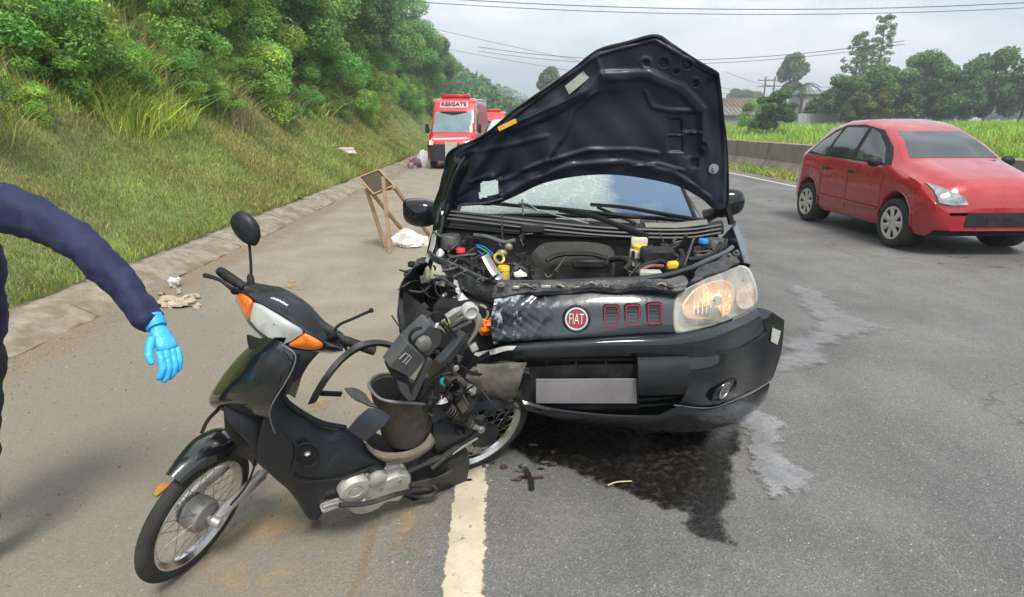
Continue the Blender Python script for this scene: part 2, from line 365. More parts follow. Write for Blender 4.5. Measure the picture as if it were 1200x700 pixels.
def zroad(x, y): return .004*wob(np.asarray(x, float), np.asarray(y, float), 1.2)*sstep(0, .5, x-KX)*sstep(0, .5, 8.5-x) - .004

def decal_material(name, col, rough, edge_scale, keep=(.35, .5), col2=None, bumpy=0, spec=.5, fine=40., amax=1.):
    m = bpy.data.materials.new(name); m.use_nodes = True; nt = m.node_tree; L = nt.links; b = nt.nodes['Principled BSDF']; tc = nd(nt, 'ShaderNodeTexCoord')
    b.inputs['Roughness'].default_value = rough; b.inputs['Specular IOR Level'].default_value = spec
    n1 = nd(nt, 'ShaderNodeTexNoise', Scale=edge_scale, Detail=8.0, Roughness=.7); L.new(tc.outputs['Object'], n1.inputs['Vector'])
    at = nd(nt, 'ShaderNodeAttribute', attribute_name='tint'); su = nd(nt, 'ShaderNodeMath', operation='ADD'); L.new(at.outputs['Fac'], su.inputs[0]); L.new(n1.outputs['Fac'], su.inputs[1])
    r = nd(nt, 'ShaderNodeMapRange'); r.inputs[1].default_value = keep[0]+1; r.inputs[2].default_value = keep[1]+1; r.inputs[4].default_value = amax; L.new(su.outputs[0], r.inputs[0]); L.new(r.outputs[0], b.inputs['Alpha'])
    n2 = nd(nt, 'ShaderNodeTexNoise', Scale=6.0, Detail=8.0, Roughness=.7); L.new(tc.outputs['Object'], n2.inputs['Vector']); r2 = nd(nt, 'ShaderNodeMapRange'); r2.inputs[1].default_value = .42; r2.inputs[2].default_value = .62; L.new(n2.outputs['Fac'], r2.inputs[0])
    mx = nd(nt, 'ShaderNodeMixRGB'); L.new(r2.outputs[0], mx.inputs[0]); mx.inputs[1].default_value = (*col, 1); mx.inputs[2].default_value = (*(col2 or col), 1); L.new(mx.outputs[0], b.inputs['Base Color'])
    if bumpy:
        v2 = nd(nt, 'ShaderNodeTexVoronoi', Scale=fine); L.new(tc.outputs['Object'], v2.inputs['Vector']); bp = nd(nt, 'ShaderNodeBump', Strength=bumpy, Distance=.006); L.new(v2.outputs['Distance'], bp.inputs['Height']); L.new(bp.outputs[0], b.inputs['Normal'])
    return m
def sheet(name, outline, z, material, rag=.02, soft=.05, res=.03, seed=1):
    """a thin film on the road with a ragged, fading rim: a fine grid of cells kept inside the traced outline"""
    O = np.asarray(outline, float)[:, :2]; g = np.random.default_rng(seed); x0, y0 = O.min(0)-.05; x1, y1 = O.max(0)+.05
    xs = np.arange(x0, x1, res); ys = np.arange(y0, y1, res); X, Y = np.meshgrid(xs, ys)
    Xw = X + rag*wob(X*9, Y*9) + rag*.6*wob(X*31, Y*27); Yw = Y + rag*wob(Y*8+2, X*9) + rag*.6*wob(Y*29, X*33)
    ins = np.zeros(X.shape, bool); d = np.full(X.shape, 9.)
    for a, b in zip(O, np.roll(O, -1, 0)):
        c = ((a[1] > Yw) != (b[1] > Yw)) & (Xw < (b[0]-a[0])*(Yw-a[1])/((b[1]-a[1]) or 1e-9)+a[0]); ins ^= c
        e = b-a; t = np.clip(((Xw-a[0])*e[0]+(Yw-a[1])*e[1])/(e@e+1e-9), 0, 1); d = np.minimum(d, np.hypot(Xw-a[0]-t*e[0], Yw-a[1]-t*e[1]))
    sd = np.where(ins, d, -d); val = np.clip(.5+sd/soft*.5, 0, 1); keep = sd > -soft
    q = np.arange(X.size).reshape(X.shape); k = keep[:-1, :-1] | keep[1:, 1:] | keep[:-1, 1:] | keep[1:, :-1]
    qs = np.stack([q[:-1, :-1], q[:-1, 1:], q[1:, 1:], q[1:, :-1]], -1)[k]
    used, inv = np.unique(qs, return_inverse=True); P = np.c_[X.ravel(), Y.ravel(), zroad(X, Y).ravel()+z][used]; t = val.ravel()[used]
    return link(np_mesh(name, P, inv.reshape(-1, 4), tint=np.c_[t, t, t]), name, None, material)
m_paint = decal_material('road_paint', (.60, .54, .41), .7, 22., (.28, .40), (.50, .44, .32), .35, fine=150.)
yy = np.concatenate([np.arange(-2, 12, .5), np.arange(12, 160, 6)])
tag(sheet('edge_line', np.array([(-.226, -1), (-.226, 40), (-.034, 40), (-.034, -1)]), .004, m_paint, .004, .022, .04), kind='structure')
tag(sheet('edge_line', np.array([(7.79, -15), (7.79, 70), (7.97, 70), (7.97, -15)]), .004, m_paint, .004, .03, .09), kind='structure')
G = lambda pts: np.array([pz(*p) for p in pts])
oil = [(540, 470), (556, 512), (590, 530), (612, 540), (618, 572), (627, 576), (630, 552), (660, 553), (705, 572), (745, 590), (772, 603), (794, 607), (802, 622), (816, 640), (836, 643), (856, 655), (864, 650), (860, 604), (868, 575), (868, 545), (874, 515), (880, 488), (872, 440), (800, 420), (600, 420)]
o = sheet('oil_puddle', G(oil), .008, decal_material('oil_film', (.010, .009, .008), .16, 30., (.22, .55), (.014, .011, .009), .45, .8, fine=120., amax=.96), .03, .06, .02)
tag(o, 'dark oily puddle spreading on the asphalt under the black crashed car', 'puddle')
wat = [(852, 470), (900, 482), (922, 488), (930, 503), (922, 515), (938, 540), (964, 558), (965, 578), (945, 588), (922, 590), (906, 594), (912, 600), (930, 607), (941, 612), (936, 620), (918, 616), (897, 603), (880, 580), (869, 552), (866, 515)]
m_wat = decal_material('water_film', (.22, .22, .225), .2, 22., (.22, .42), (.33, .33, .34), .5, .9, fine=90., amax=.8)  # pale base colour stands for the sky reflected in the water
o = sheet('water_puddle', G(wat), .012, m_wat, .03, .09, .02); tag(o, 'pale shiny wet patch beside the dark puddle, right of the crashed car', 'puddle')
trail = [(918, 333), (946, 335), (972, 345), (984, 362), (1008, 374), (1046, 384), (1030, 392), (988, 396), (990, 406), (968, 408), (976, 424), (948, 436), (906, 440), (898, 424), (926, 412), (905, 406), (926, 396), (954, 388), (944, 366), (930, 350)]
o = sheet('fluid_trail', G(trail), .012, decal_material('sky_pale_fluid', (.30, .30, .30), .3, 12., (.0, .55), (.23, .22, .24), .5, .8, fine=90., amax=.7), .04, .09, .02); tag(o, 'winding pale fluid trail on the lane right of the headlight', 'spill')  # sky reflection on the wet trail is painted in as pale grey
for i, (pts, lb) in enumerate([([(344, 488), (372, 462), (398, 470), (392, 484), (362, 490)], 'orange sand spilled on the road by the bent black strip'), ([(464, 590), (500, 598), (503, 650), (490, 700), (462, 640)], 'long rusty sand stain at the bottom, left of the white line'), ([(300, 622), (318, 628), (310, 655), (296, 640)], 'small yellow sand spot behind the front wheel'), ([(330, 320), (352, 330), (360, 380), (356, 470), (346, 440), (338, 380)], 'faint yellow powder streak beyond the scooter headlight')]):
    o = sheet('sand_stain', G(pts), .010+.002*i, decal_material('sand%d' % i, (.46, .33, .14), .95, 9., (.15, .58), (.36, .27, .15)), .04, .12, .02, i); tag(o, lb, 'sand')
# pebbles and grit on the shoulder
def scatter_bits(name, P, size, material, label, seed=0):
    g = np.random.default_rng(seed); vs = []; fs = []; base = np.array([(1, 0, -.3), (-.5, .87, -.3), (-.5, -.87, -.3), (0, 0, .8), (.3, .2, .5)])
    tr = np.array([(0, 1, 3), (1, 2, 3), (2, 0, 4), (0, 4, 3), (2, 4, 3)]); n = len(P)
    s = size*g.uniform(.35, 1, (n, 1, 1))*g.uniform(.6, 1.3, (n, 5, 3)); a = g.uniform(0, 6.3, n); c, d = np.cos(a), np.sin(a)
    R = np.zeros((n, 3, 3)); R[:, 0, 0] = c; R[:, 0, 1] = d; R[:, 1, 0] = -d; R[:, 1, 1] = c; R[:, 2, 2] = 1
    W = np.einsum('nij,njk->nik', base[None]*s, R) + P[:, None]; T = (tr[None]+np.arange(n)[:, None, None]*5).reshape(-1, 3)
    t = np.repeat(g.uniform(.6, 1.3, n), 5); o = link(np_mesh(name, W.reshape(-1, 3), tris=T, tint=np.c_[t, t, t]), name, None, material); return tag(o, label, None, None, 'stuff')
g = np.random.default_rng(5); n = 9000; x = np.where(g.random(n) < .6, KX+g.exponential(.28, n), g.uniform(KX, .0, n)); y = 1.2+g.exponential(5, n); ok = (x < -.25); x, y = x[ok], y[ok]
o = scatter_bits('grit', np.c_[x, y, zroad(x, y)+.001], .011, mat('grit_stone', (.27, .21, .15), .9, tint=True), 'loose grit and crumbs of soil along the shoulder', 3)
n = 1500; x = g.uniform(-.05, 5, n); y = 1.3+g.exponential(2.5, n); o = scatter_bits('glass_crumbs', np.c_[x, y, zroad(x, y)+.001], .005, mat('crumb', (.4, .4, .38), .5, tint=True), 'tiny pale crumbs scattered over the lane', 4)

# ---- kerb of cast concrete pieces with open joints
m_conc = mat('kerb_concrete', (.27, .23, .18), .95, var=.3, nscale=9, dirt=(.15, .12, .07), dirt_amt=.95, dscale=3, bump=.5, bscale=40)
kerb = tag(bpy.data.objects.new('kerb', None), kind='structure'); COL.objects.link(kerb)
y = -2.0; k = 0
while y < 75:
    ln = 1.0 if y < 32 else 3.0; mb = MB(); j = random.uniform(-.012, .012); h = random.uniform(-.012, .02)
    prof = [(KX+.01+j, -.03), (KX+j, .008), (KX-.15+j, .07+h), (KX-.28+j, .14+h), (KX-.46+j, .17+h), (KX-.5+j, -.03)]
    R = []
    for t in np.linspace(.004, ln-.004, 9):
        R.append([(px+random.uniform(-.014, .014), y+t, pz_+random.uniform(-.012, .010)) for px, pz_ in prof])
    mb.grid(np.array(R)); b0 = len(mb.v); mb.add(R[0], [tuple(range(6))]); mb.add(R[-1], [tuple(range(6))[::-1]])
    mb.build('kerb_stone', m_conc, kerb, angle=50); y += ln
# ---- barrier wall on the far side, cast in long panels
m_bar = mat('barrier_concrete', (.27, .235, .195), .9, var=.15, nscale=2.5, dirt=(.13, .11, .085), dirt_amt=.7, dscale=1.3, bump=.35, bscale=18)
bw = root('concrete_barrier', (9.9, 30, 0), 'long weathered concrete barrier wall beyond the lanes', 'barrier')
y = -22.0
while y < 90:
    mb = MB(); prof = [(9.55, -.05), (9.58, .12), (9.74, .34), (9.80, .93), (9.83, .955), (10.0, .955), (10.03, .93), (10.09, .34), (10.3, .12), (10.3, -.05)]; ln = 3.96
    R = [[(px, y+t, z) for px, z in prof] for t in (0.02, 1.3, 2.6, ln)]; mb.grid(np.array(R)); mb.add(R[0], [tuple(range(10))]); mb.add(R[-1], [tuple(range(10))[::-1]])
    mb.build('wall_panel', m_bar, bw, angle=30); y += 4.0

# ================================================================== VEGETATION
m_leaf = mat('leaf', (.19, .31, .105), .55, var=.1, nscale=3, tint=True, backlight=.32, spec=.35)
m_grass = mat('grass_blade', (.24, .32, .09), .6, var=.1, nscale=3, tint=True, backlight=.3, spec=.3)
m_bark = mat('bark', (.12, .095, .07), .9, var=.3, nscale=20, bump=.7, bscale=35)
def blades(P, h, w, tint, name, label, lean=.45, seed=0, parent=None):
    g = np.random.default_rng(seed); n = len(P); a = g.uniform(0, 2*math.pi, n); b = g.uniform(0, 2*math.pi, n); le = np.abs(g.normal(0, lean, n))*h
    W = np.c_[np.cos(a), np.sin(a), np.zeros(n)]*(w/2)[:, None]; D = np.c_[np.cos(b), np.sin(b), np.zeros(n)]*le[:, None]; U = V(0, 0, 1)*h[:, None]
    v = np.stack([P-W, P+W, P+U*.55+D*.35-W*.75, P+U*.55+D*.35+W*.75, P+U*.92+D], 1); T = np.array([(0, 1, 3), (0, 3, 2), (2, 3, 4)])[None]+np.arange(n)[:, None, None]*5
    o = link(np_mesh(name, v.reshape(-1, 3), tris=T.reshape(-1, 3), tint=np.repeat(tint, 5, 0)), name, parent, m_grass)
    return tag(o, label, None, None, 'stuff') if parent is None else o
def tints(n, g, base, spread=.22, pb=0., brown=(1.9, 1.15, 1.6), P=None, ps=1.2):
    t = np.ones((n, 3))*np.array(base)*(1+g.normal(0, spread, (n, 1)))
    t[:, 0] *= 1+g.normal(0, .14, n)
    if P is not None:
        f = wob(P[:, 0]*ps*1.7, P[:, 1]*ps) ; t *= (1+.28*f)[:, None]; pb = np.clip(pb+pb*2.2*wob(P[:, 0]*ps+5, P[:, 1]*ps*.8), 0, .95)
    br = g.random(n) < pb; t[br] = np.array(brown)*(1+g.normal(0, .25, (br.sum(), 1))); return np.clip(t, .15, 3.2)
def bank_pts(n, w0, w1, y0, y1, g, pw=1.0):
    w = g.uniform(w0, w1, n); y = y0+(y1-y0)*g.random(n)**pw; x = KX-.42-w; return np.c_[x, y, zground(x, y)-.01]
g = np.random.default_rng(11)
P = np.vstack([bank_pts(95000, 0, 2.9, 1.5, 12, g, 1.3), bank_pts(75000, 0, 3.0, 12, 34, g, 1.5), bank_pts(16000, -.2, .12, 1.5, 26, g), bank_pts(16000, 0, 3, 34, 90, g)]); n = len(P)
far = np.clip(P[:, 1]/9, .75, 3); edge = 1+.5*(RNG.random(n) < .06)
blades(P, g.uniform(.035, .11, n)*far**.35*edge, g.uniform(.006, .012, n)*far, tints(n, g, (1.15, 1.06, .95), .28, .17, P=P), 'mown_grass', 'short mown grass on the lower bank above the kerb', .7, 1)
P = np.vstack([bank_pts(26000, 2.2, 5.2, 1.0, 14, g), bank_pts(30000, 2.4, 6, 14, 40, g), bank_pts(14000, 2.4, 8, 40, 90, g)]); n = len(P); far = np.clip(P[:, 1]/9, .8, 2.8)
ww = KX-.42-P[:, 0]; hh = g.uniform(.12, .42, n)*(.6+.5*sstep(2.2, 4, ww)+.35*wob(P[:, 0]*1.5, P[:, 1]*1.2)); t = tints(n, g, (1.2, 1.2, .8), .3, .26, (1.6, .98, 1.8), P=P, ps=.8)
blades(P, np.clip(hh, .08, .8), g.uniform(.012, .022, n)*far, t, 'tall_grass', 'rank tall grass mixed with dry brown stalks on the upper bank', .75, 2)
P = np.vstack([bank_pts(20000, 1.9, 4.6, 1.0, 16, g), bank_pts(14000, 2.3, 5, 16, 40, g)]); ok = wob(P[:, 0]*1.1+3, P[:, 1]*.8) > .05; P = P[ok]; n = len(P)
blades(P, g.uniform(.3, .8, n), g.uniform(.010, .018, n)*np.clip(P[:, 1]/9, .8, 2.5), tints(n, g, (1.5, 1.35, .8), .3, .6, (1.5, 1.02, 1.9), P=P, ps=.9), 'dry_grass_tussock', 'drooping dry tussocks hanging over the mown strip', 1.1, 12)
x = g.uniform(10.3, 46, 66000); y = g.uniform(0, 85, 66000); P = np.c_[x, y, zground(x, y)-.02]; n = len(P); bmp = .55+.35*wob(x*.5, y*.35)+.5*sstep(14, 24, x)
blades(P, g.uniform(.3, .85, n)*np.clip(bmp, .15, 1.5), g.uniform(.05, .10, n), tints(n, g, (1.3, 1.5, .8), .22, .04, P=P, ps=.4), 'meadow_grass', 'bright tall grass on the slope beyond the barrier', .5, 3)
x = g.uniform(8.55, 9.6, 18000); y = g.uniform(0, 60, 18000); ok = wob(x*1.2, y*.9) > -.35; P = np.c_[x, y, zground(x, y)][ok]; n = len(P)
blades(P, g.uniform(.05, .38, n)*(.5+.6*g.random(n)), g.uniform(.015, .035, n), tints(n, g, (1.05, 1.15, .8), .25, .2, P=P), 'verge_weeds', 'low weeds on the verge in front of the barrier wall', .8, 4)

def leaf_cloud(centres, radii, n, size, g, base, up=.35, clump=.3, flat=.8, hue=.12):
    """n small diamond leaves spread through overlapping clumps; returns verts, tints"""
    K = len(centres); pk = radii**2; k = g.choice(K, n, p=pk/pk.sum()); d = g.normal(0, 1, (n, 3)); d /= np.linalg.norm(d, axis=1, keepdims=True)
    rr = g.uniform(.35, 1.12, n)**.6; P = centres[k]+d*(radii[k]*rr)[:, None]*V(1, 1, flat)
    N = d*.6+g.normal(0, .6, (n, 3))+V(0, 0, up); N /= np.linalg.norm(N, axis=1, keepdims=True); A = np.cross(N, g.normal(0, 1, (n, 3))); A /= np.linalg.norm(A, axis=1, keepdims=True); B = np.cross(N, A)
    s = (size*g.uniform(.6, 1.35, n))[:, None]; v = np.stack([P-A*s, P+B*s*.42-A*s*.1, P+A*s, P-B*s*.42-A*s*.1+N*s*.15], 1)
    ct = (1+g.normal(0, clump, K))[k]*(1+g.normal(0, .16, n)); t = np.array(base)*ct[:, None]; t[:, 0] *= (1+g.normal(0, hue, K))[k]
    return v.reshape(-1, 4, 3), np.clip(t, .2, 3.5)
def crown(name, h, r, n, size, base, seed, kind='round', low=.25, nk=26):
    g = np.random.default_rng(seed); C_ = []; Rr = []
    for _ in range(nk):
        if kind == 'round': z = g.uniform(low, 1); q = r*math.sqrt(max(.05, 1-((z-.55)/.52)**2)); 
        elif kind == 'tall': z = g.uniform(low, 1); q = r*(.35+.75*math.sin(math.pi*min(.97, z)))*.8
        else: z = g.uniform(.05, 1); q = r*(1-.6*z)
        a = g.uniform(0, 6.3); d = q*math.sqrt(g.random())*.9; C_.append((d*math.cos(a), d*math.sin(a), z*h)); Rr.append(r*g.uniform(.2, .42))
    v, t = leaf_cloud(np.array(C_), np.array(Rr), n, size, g, base)
    me = np_mesh(name, v.reshape(-1, 3), np.arange(len(v)*4).reshape(-1, 4), tint=np.repeat(t, 4, 0)); me.materials.append(m_leaf); return me, C_
def trunk_mesh(h, r, tips, seed, bend=.15):
    g = np.random.default_rng(seed); mb = MB(); top = V(g.normal(0, bend)*h*.3, g.normal(0, bend)*h*.3, h*.75)
    main = spline(np.array([(0, 0, -.3), top*.35+V(g.normal(0, .08)*h*.3, g.normal(0, .08)*h*.3, 0), top*.7, top]), 9); mb.tube(main, [r, r*.75, r*.5, r*.22], 7)
    for i, c in enumerate(tips[:12]):
        c = V(*c); b = main[int(np.clip(2+g.integers(0, 6), 0, 8))]; mid = (b+c)/2+V(0, 0, -.04*h); mb.tube(spline([b, mid, c], 5), [r*.33, r*.08], 5)
    return mb
def make_tree(proto, name='tree'): pass
TREE = {}
def tree_proto(key, h, r, n, size, base, seed, kind='round', low=.25, nk=26, tr=None):
    me, cs = crown('crown', h, r, n, size, base, seed, kind, low, nk); mb = trunk_mesh(h, tr or h*.022, cs, seed)
    tm = bpy.data.meshes.new('trunk'); tm.from_pydata(mb.v, [], mb.f); tm.polygons.foreach_set('use_smooth', [True]*len(tm.polygons)); tm.materials.append(m_bark); TREE[key] = (me, tm)
def plant(key, name, x, y, s, rz, label, cat, group=None, z=None, sz=1.0, parts=True):
    me, tm = TREE[key]; e = bpy.data.objects.new(name, None); COL.objects.link(e); e.empty_display_size = .1
    e.location = (x, y, float(zground(x, y)) if z is None else z); e.rotation_euler = (0, 0, rz); e.scale = (s, s, s*sz); tag(e, label, cat, group)
    for m, nm in ((tm, 'trunk' if cat == 'tree' else 'stem'), (me, 'crown' if cat == 'tree' else 'foliage')):
        c = bpy.data.objects.new(nm, m); COL.objects.link(c); c.parent = e
    return e
tree_proto('b1', 5, 2.1, 27000, .075, (1.0, 1.05, .8), 1); tree_proto('b2', 6, 2.3, 27000, .08, (.8, .95, .75), 2, nk=32); tree_proto('b3', 4.5, 1.9, 26000, .07, (1.45, 1.45, .7), 3)
tree_proto('s1', 1.6, 1.0, 8500, .04, (1.3, 1.4, .8), 4, low=.05, nk=18); tree_proto('s2', 1.8, 1.1, 8500, .043, (.95, 1.15, .75), 5, low=.05, nk=20); tree_proto('s3', 1.5, 1.1, 8500, .04, (1.7, 1.6, .8), 6, low=.05, nk=16)
tree_proto('f1', 8, 3.2, 8500, .22, (.5, .58, .5), 7); tree_proto('f2', 7, 3.4, 8500, .22, (.42, .5, .42), 8, nk=34); tree_proto('f3', 9, 2.6, 6500, .24, (.55, .6, .48), 9, 'tall')
g = np.random.default_rng(21)
# trees standing on the upper bank, left
for i, (x, y, s, k, z) in enumerate([(-8.2, 27.5, 1.15, 'b2', 0), (-7.7, 31, 1.1, 'b1', 0), (-8.6, 24, 1.1, 'b1', 0), (-8.3, 20, 1.0, 'b3', 0), (-9.6, 17, 1.1, 'b2', 0), (-8.8, 13.5, .85, 'b3', 0), (-10.4, 21.5, 1.3, 'b2', 0), (-10.6, 27, 1.35, 'b1', 0), (-10, 10.5, 1.0, 'b1', 0), (-8.6, 36, 1.15, 'b2', 0), (-9.8, 7.2, .9, 'b2', 0), (-12.5, 15, 1.3, 'b1', 0), (-13, 23, 1.4, 'b2', 0), (-12, 31, 1.45, 'b2', 0), (-8.8, 41, 1.15, 'b1', 0), (-12.6, 8, 1.1, 'b2', 0), (-13.5, 37, 1.5, 'b1', 0), (-9.5, 48, 1.2, 'b2', 0), (-15, 29, 1.6, 'b2', 0), (-16, 19, 1.5, 'b1', 0), (-8.2, 54, 1.2, 'b1', 0), (-7.6, 60, 1.2, 'b2', 0), (-8.4, 67, 1.3, 'b1', 0), (-7.6, 74, 1.3, 'b2', 0), (-8.4, 82, 1.4, 'b1', 0), (-11.5, 45, 1.4, 'b1', 0), (-11.5, 53, 1.5, 'b2', 0), (-11.5, 62, 1.6, 'b1', 0), (-12, 72, 1.6, 'b2', 0), (-12, 83, 1.7, 'b2', 0), (-7.4, 16, .7, 'b3', 0), (-7.0, 23, .75, 'b1', 0), (-8.0, 10.5, .7, 'b3', 0), (-9.0, 5.2, .75, 'b1', 0), (-11, 3.5, 1.0, 'b3', 0)]):
    plant(k, 'tree', x, y, s*g.uniform(.93, 1.07), g.uniform(0, 6.3), 'leafy green tree on the upper bank left of the road', 'tree', 'trees crowding the upper bank', sz=g.uniform(.9, 1.1))
for i in range(46):
    y = 4.5+22*(i/46)**1.2+g.uniform(-.5, .5); x = KX-.42-g.uniform(2.2, 3.4)
    plant(['s3', 's1', 's2'][g.integers(3)], 'shrub', x, y, g.uniform(.32, .62), g.uniform(0, 6.3), 'bushy shrub growing among tall grass on the left bank', 'shrub', 'shrubs on the left bank', z=float(zground(x, y))-.08, sz=g.uniform(.7, 1.0))
for i in range(124):
    y = 3.2+70*(i/124)**1.5+g.uniform(-.5, .5); x = KX-.42-g.choice([2.7, 3.4, 4.2, 5.2, 6.4])-g.uniform(-.3, .5)
    if y < 9: x = min(x, KX-.42-3.9)
    plant(['s1', 's2', 's3'][g.integers(3)], 'shrub', x, y, g.uniform(.55, 1.05)*(1 if y < 16 else 1.3), g.uniform(0, 6.3), 'bushy shrub growing among tall grass on the left bank', 'shrub', 'shrubs on the left bank', z=float(zground(x, y))-.1, sz=g.uniform(.8, 1.1))
# ================================================================== CARS: shared builders
def car_shell(T, st, skip=None, n_arch=None):
    """stations (t, zb, wsill, wmax, zmid, wbelt, zbelt, wroof, zroof) -> one skin across the car"""
    R = []
    for (t, zb, ws, wm, zm, wb, zbl, wr, zr) in st:
        half = [(ws, zb), (ws+(wm-ws)*.75, zb+(zm-zb)*.3), (wm, zm), (wm*.6+wb*.4+.008, zm+(zbl-zm)*.6), (wb+.006, zbl-.035), (wb-.012, zbl), (wb*.62+wr*.38, zbl+(zr-.07-zbl)*.42), (wb*.15+wr*.85, zbl+(zr-.07-zbl)*.85), (wr-.015, zr-.05), (wr-.09, zr-.018), (wr*.5, zr-.002), (0, zr)]
        full = [(-s, z) for s, z in half] + [(s, z) for s, z in half[-2::-1]]
        R.append([T(s, t, z) for s, z in full])
    return np.array(R)
def shell_mb(R, drop=lambda i, j: False):
    mb = MB(); n, m = R.shape[:2]; vs = R.reshape(-1, 3); fs = [(i*m+j, (i+1)*m+j, (i+1)*m+j+1, i*m+j+1) for i in range(n-1) for j in range(m-1) if not drop(i, j)]
    return mb.add(vs, fs)
def bvh_of(R):
    n, m = R.shape[:2]; return BVHTree.FromPolygons([Vector(p) for p in R.reshape(-1, 3)], [(i*m+j, (i+1)*m+j, (i+1)*m+j+1, i*m+j+1) for i in range(n-1) for j in range(m-1)])
def conform(bvh, T, rows, side, off=.004, n=14, m=8, thick=.0, sp=False):
    """lay a panel given as rows of 2D points on the shell. side: 'L'/'R' rows in (t,z); 'F'/'B' rows in (s,z); 'T' rows in (s,t)"""
    R = np.array([(spline if sp else poly_s)(np.array([(a, b, 0) for a, b in r]), n)[:, :2] for r in rows]); R = np.stack([poly_s(np.c_[R[:, j], np.zeros(len(R))], m)[:, :2] for j in range(n)], 1); G_ = []
    for row in R:
        q = []
        for a, b in row:
            if side in 'LR': sg = -1 if side == 'L' else 1; o, d = T(sg*3, a, b), T(0, a, b)
            elif side == 'F': o, d = T(a, -3, b), T(a, 1.8, b)
            elif side == 'B': o, d = T(a, 9, b), T(a, 2, b)
            else: o, d = T(a, b, 4), T(a, b, 0)
            o, d = Vector(o), Vector(d); h, nn, _, _ = bvh.ray_cast(o, (d-o).normalized()); 
            if h is None: h = d
            q.append(np.array(h)-np.array((d-o).normalized())*off)
        G_.append(q)
    mb = MB(); mb.loft([np.array(r) for r in G_], n, None, thick or .006, sp=False); return mb
def wheel(parent, c, ax, R, w, rim_r, m_tyre, m_rim, spokes=7, style='cover', label=None):
    """tyre with tread shoulders, dished wheel trim with spokes; ax points outward"""
    ax = nrm(ax); mb = MB(); prof = [(rim_r, -w*.42), (rim_r+.02, -w*.5), (R-.035, -w*.5), (R-.008, -w*.42), (R, -w*.25), (R-.006, -w*.08), (R, 0), (R-.006, w*.08), (R, w*.25), (R-.008, w*.42), (R-.035, w*.5), (rim_r+.02, w*.5), (rim_r, w*.42)]
    mb.lathe(prof, c, ax, 40); wh = mb.build('wheel', m_tyre, parent, angle=50)
    mb = MB(); mb.lathe([(rim_r+.004, w*.44), (rim_r-.012, w*.46), (rim_r-.02, w*.3), (rim_r*.5, w*.2), (.001, w*.2)], c, ax, 40); mb.build('rim', mat('rim_back', (.03, .03, .03), .6) if style == 'cover' else m_rim, wh)
    mb = MB(); mb.lathe([(rim_r+.006, w*.42), (rim_r+.004, w*.5), (rim_r-.018, w*.5), (rim_r-.024, w*.42)], c, ax, 40); a = V(0, 0, 1) if abs(ax[2]) < .9 else V(1, 0, 0); x = nrm(np.cross(a, ax)); y = np.cross(ax, x)
    mb.lathe([(rim_r*.30, w*.36), (rim_r*.27, w*.48), (rim_r*.1, w*.5), (.001, w*.5)], c, ax, 20)
    for k in range(spokes):
        t = 2*math.pi*k/spokes; d = x*math.cos(t)+y*math.sin(t); e = np.cross(ax, d); w0, w1 = rim_r*.15, rim_r*.27
        mb.loft([[c+d*rim_r*.25-e*w0+ax*w*.42, c+d*rim_r*.25+ax*w*.49, c+d*rim_r*.25+e*w0+ax*w*.42], [c+d*rim_r*.6-e*w0*1.1+ax*w*.40, c+d*rim_r*.6+ax*w*.47, c+d*rim_r*.6+e*w0*1.1+ax*w*.40], [c+d*rim_r*.97-e*w1+ax*w*.42, c+d*rim_r*.97+ax*w*.49, c+d*rim_r*.97+e*w1+ax*w*.42]], 5, 5, .006)
    mb.build('wheel_trim', m_rim, wh, angle=35); return wh
def arch_zb(t, base, axles, R):
    z = base
    for a in axles:
        d = abs(t-a)
        if d < R: z = max(z, .30+math.sqrt(R*R-d*d))
    return z
m_tyre = mat('tyre_rubber', (.022, .022, .022), .82, var=.2, dirt=(.09, .08, .065), dirt_amt=.35, dscale=6, bump=.3, bscale=90)
m_blackp = mat('black_plastic', (.012, .013, .015), .5, spec=.35, var=.25, nscale=14, dirt=(.065, .058, .048), dirt_amt=.4, dscale=7, bump=.25, bscale=120)
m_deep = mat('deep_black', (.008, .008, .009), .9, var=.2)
m_glass_dark = mat('tinted_glass', (.02, .026, .03), .04, var=.1, coat=.6, spec=.8)
m_chrome = mat('chrome', (.75, .75, .76), .14, 1.0, var=.05, dirt=(.2, .18, .15), dirt_amt=.3)
m_alu = mat('dull_aluminium', (.46, .455, .44), .42, .75, var=.12, dirt=(.2, .17, .13), dirt_amt=.5, dscale=9, bump=.3, bscale=60)

# ================================================================== THE CRASHED BLACK CAR
FN = py(675, 373, 2.47); FN[2] = 0; FTH = math.radians(6); FB = V(math.sin(FTH), math.cos(FTH), 0); FR = V(FB[1], -FB[0], 0)
def cs(s, t, z): return FN+FR*s+FB*t+V(0, 0, z)
def cp(u, v, t): return pl(u, v, FN+FB*t, FB)
def nose_t(s, z):
    a = abs(s)/.84; c = .38*a**3.2 if a < 1 else .38+(a-1)*.7
    return c+float(np.interp(z, [.2, .3, .5, .68, .72, .8, .9, 1.0], [.05, 0, -.05, -.015, .012, .03, .085, .16]))
def cn(u, v, off=0):
    t = 0.
    for _ in range(12):
        p = cp(u, v, t); s = (p-FN)@FR; t = .5*t+.5*(nose_t(s, p[2])+off)
    return cp(u, v, t)
CP = lambda pts, t=None: np.array([cp(*p) if t is None else cp(*p, t) for p in pts])
CNn = lambda pts, off=0: np.array([cn(p[0], p[1], off) for p in pts])
fiat = root('crashed_car', cs(0, 1.9, 0), 'black crashed hatchback with its bonnet up and the nose smashed on the scooter side', 'car')
m_paint_blk = mat('black_car_paint', (.005, .007, .010), .2, spec=.1, var=.15, coat=.9, dirt=(.02, .02, .022), dirt_amt=.25, dscale=2)
m_paint_grey = mat('dusty_black_paint', (.010, .012, .016), .25, spec=.15, var=.12, coat=.9, dirt=(.035, .038, .045), dirt_amt=.4, dscale=2.2)
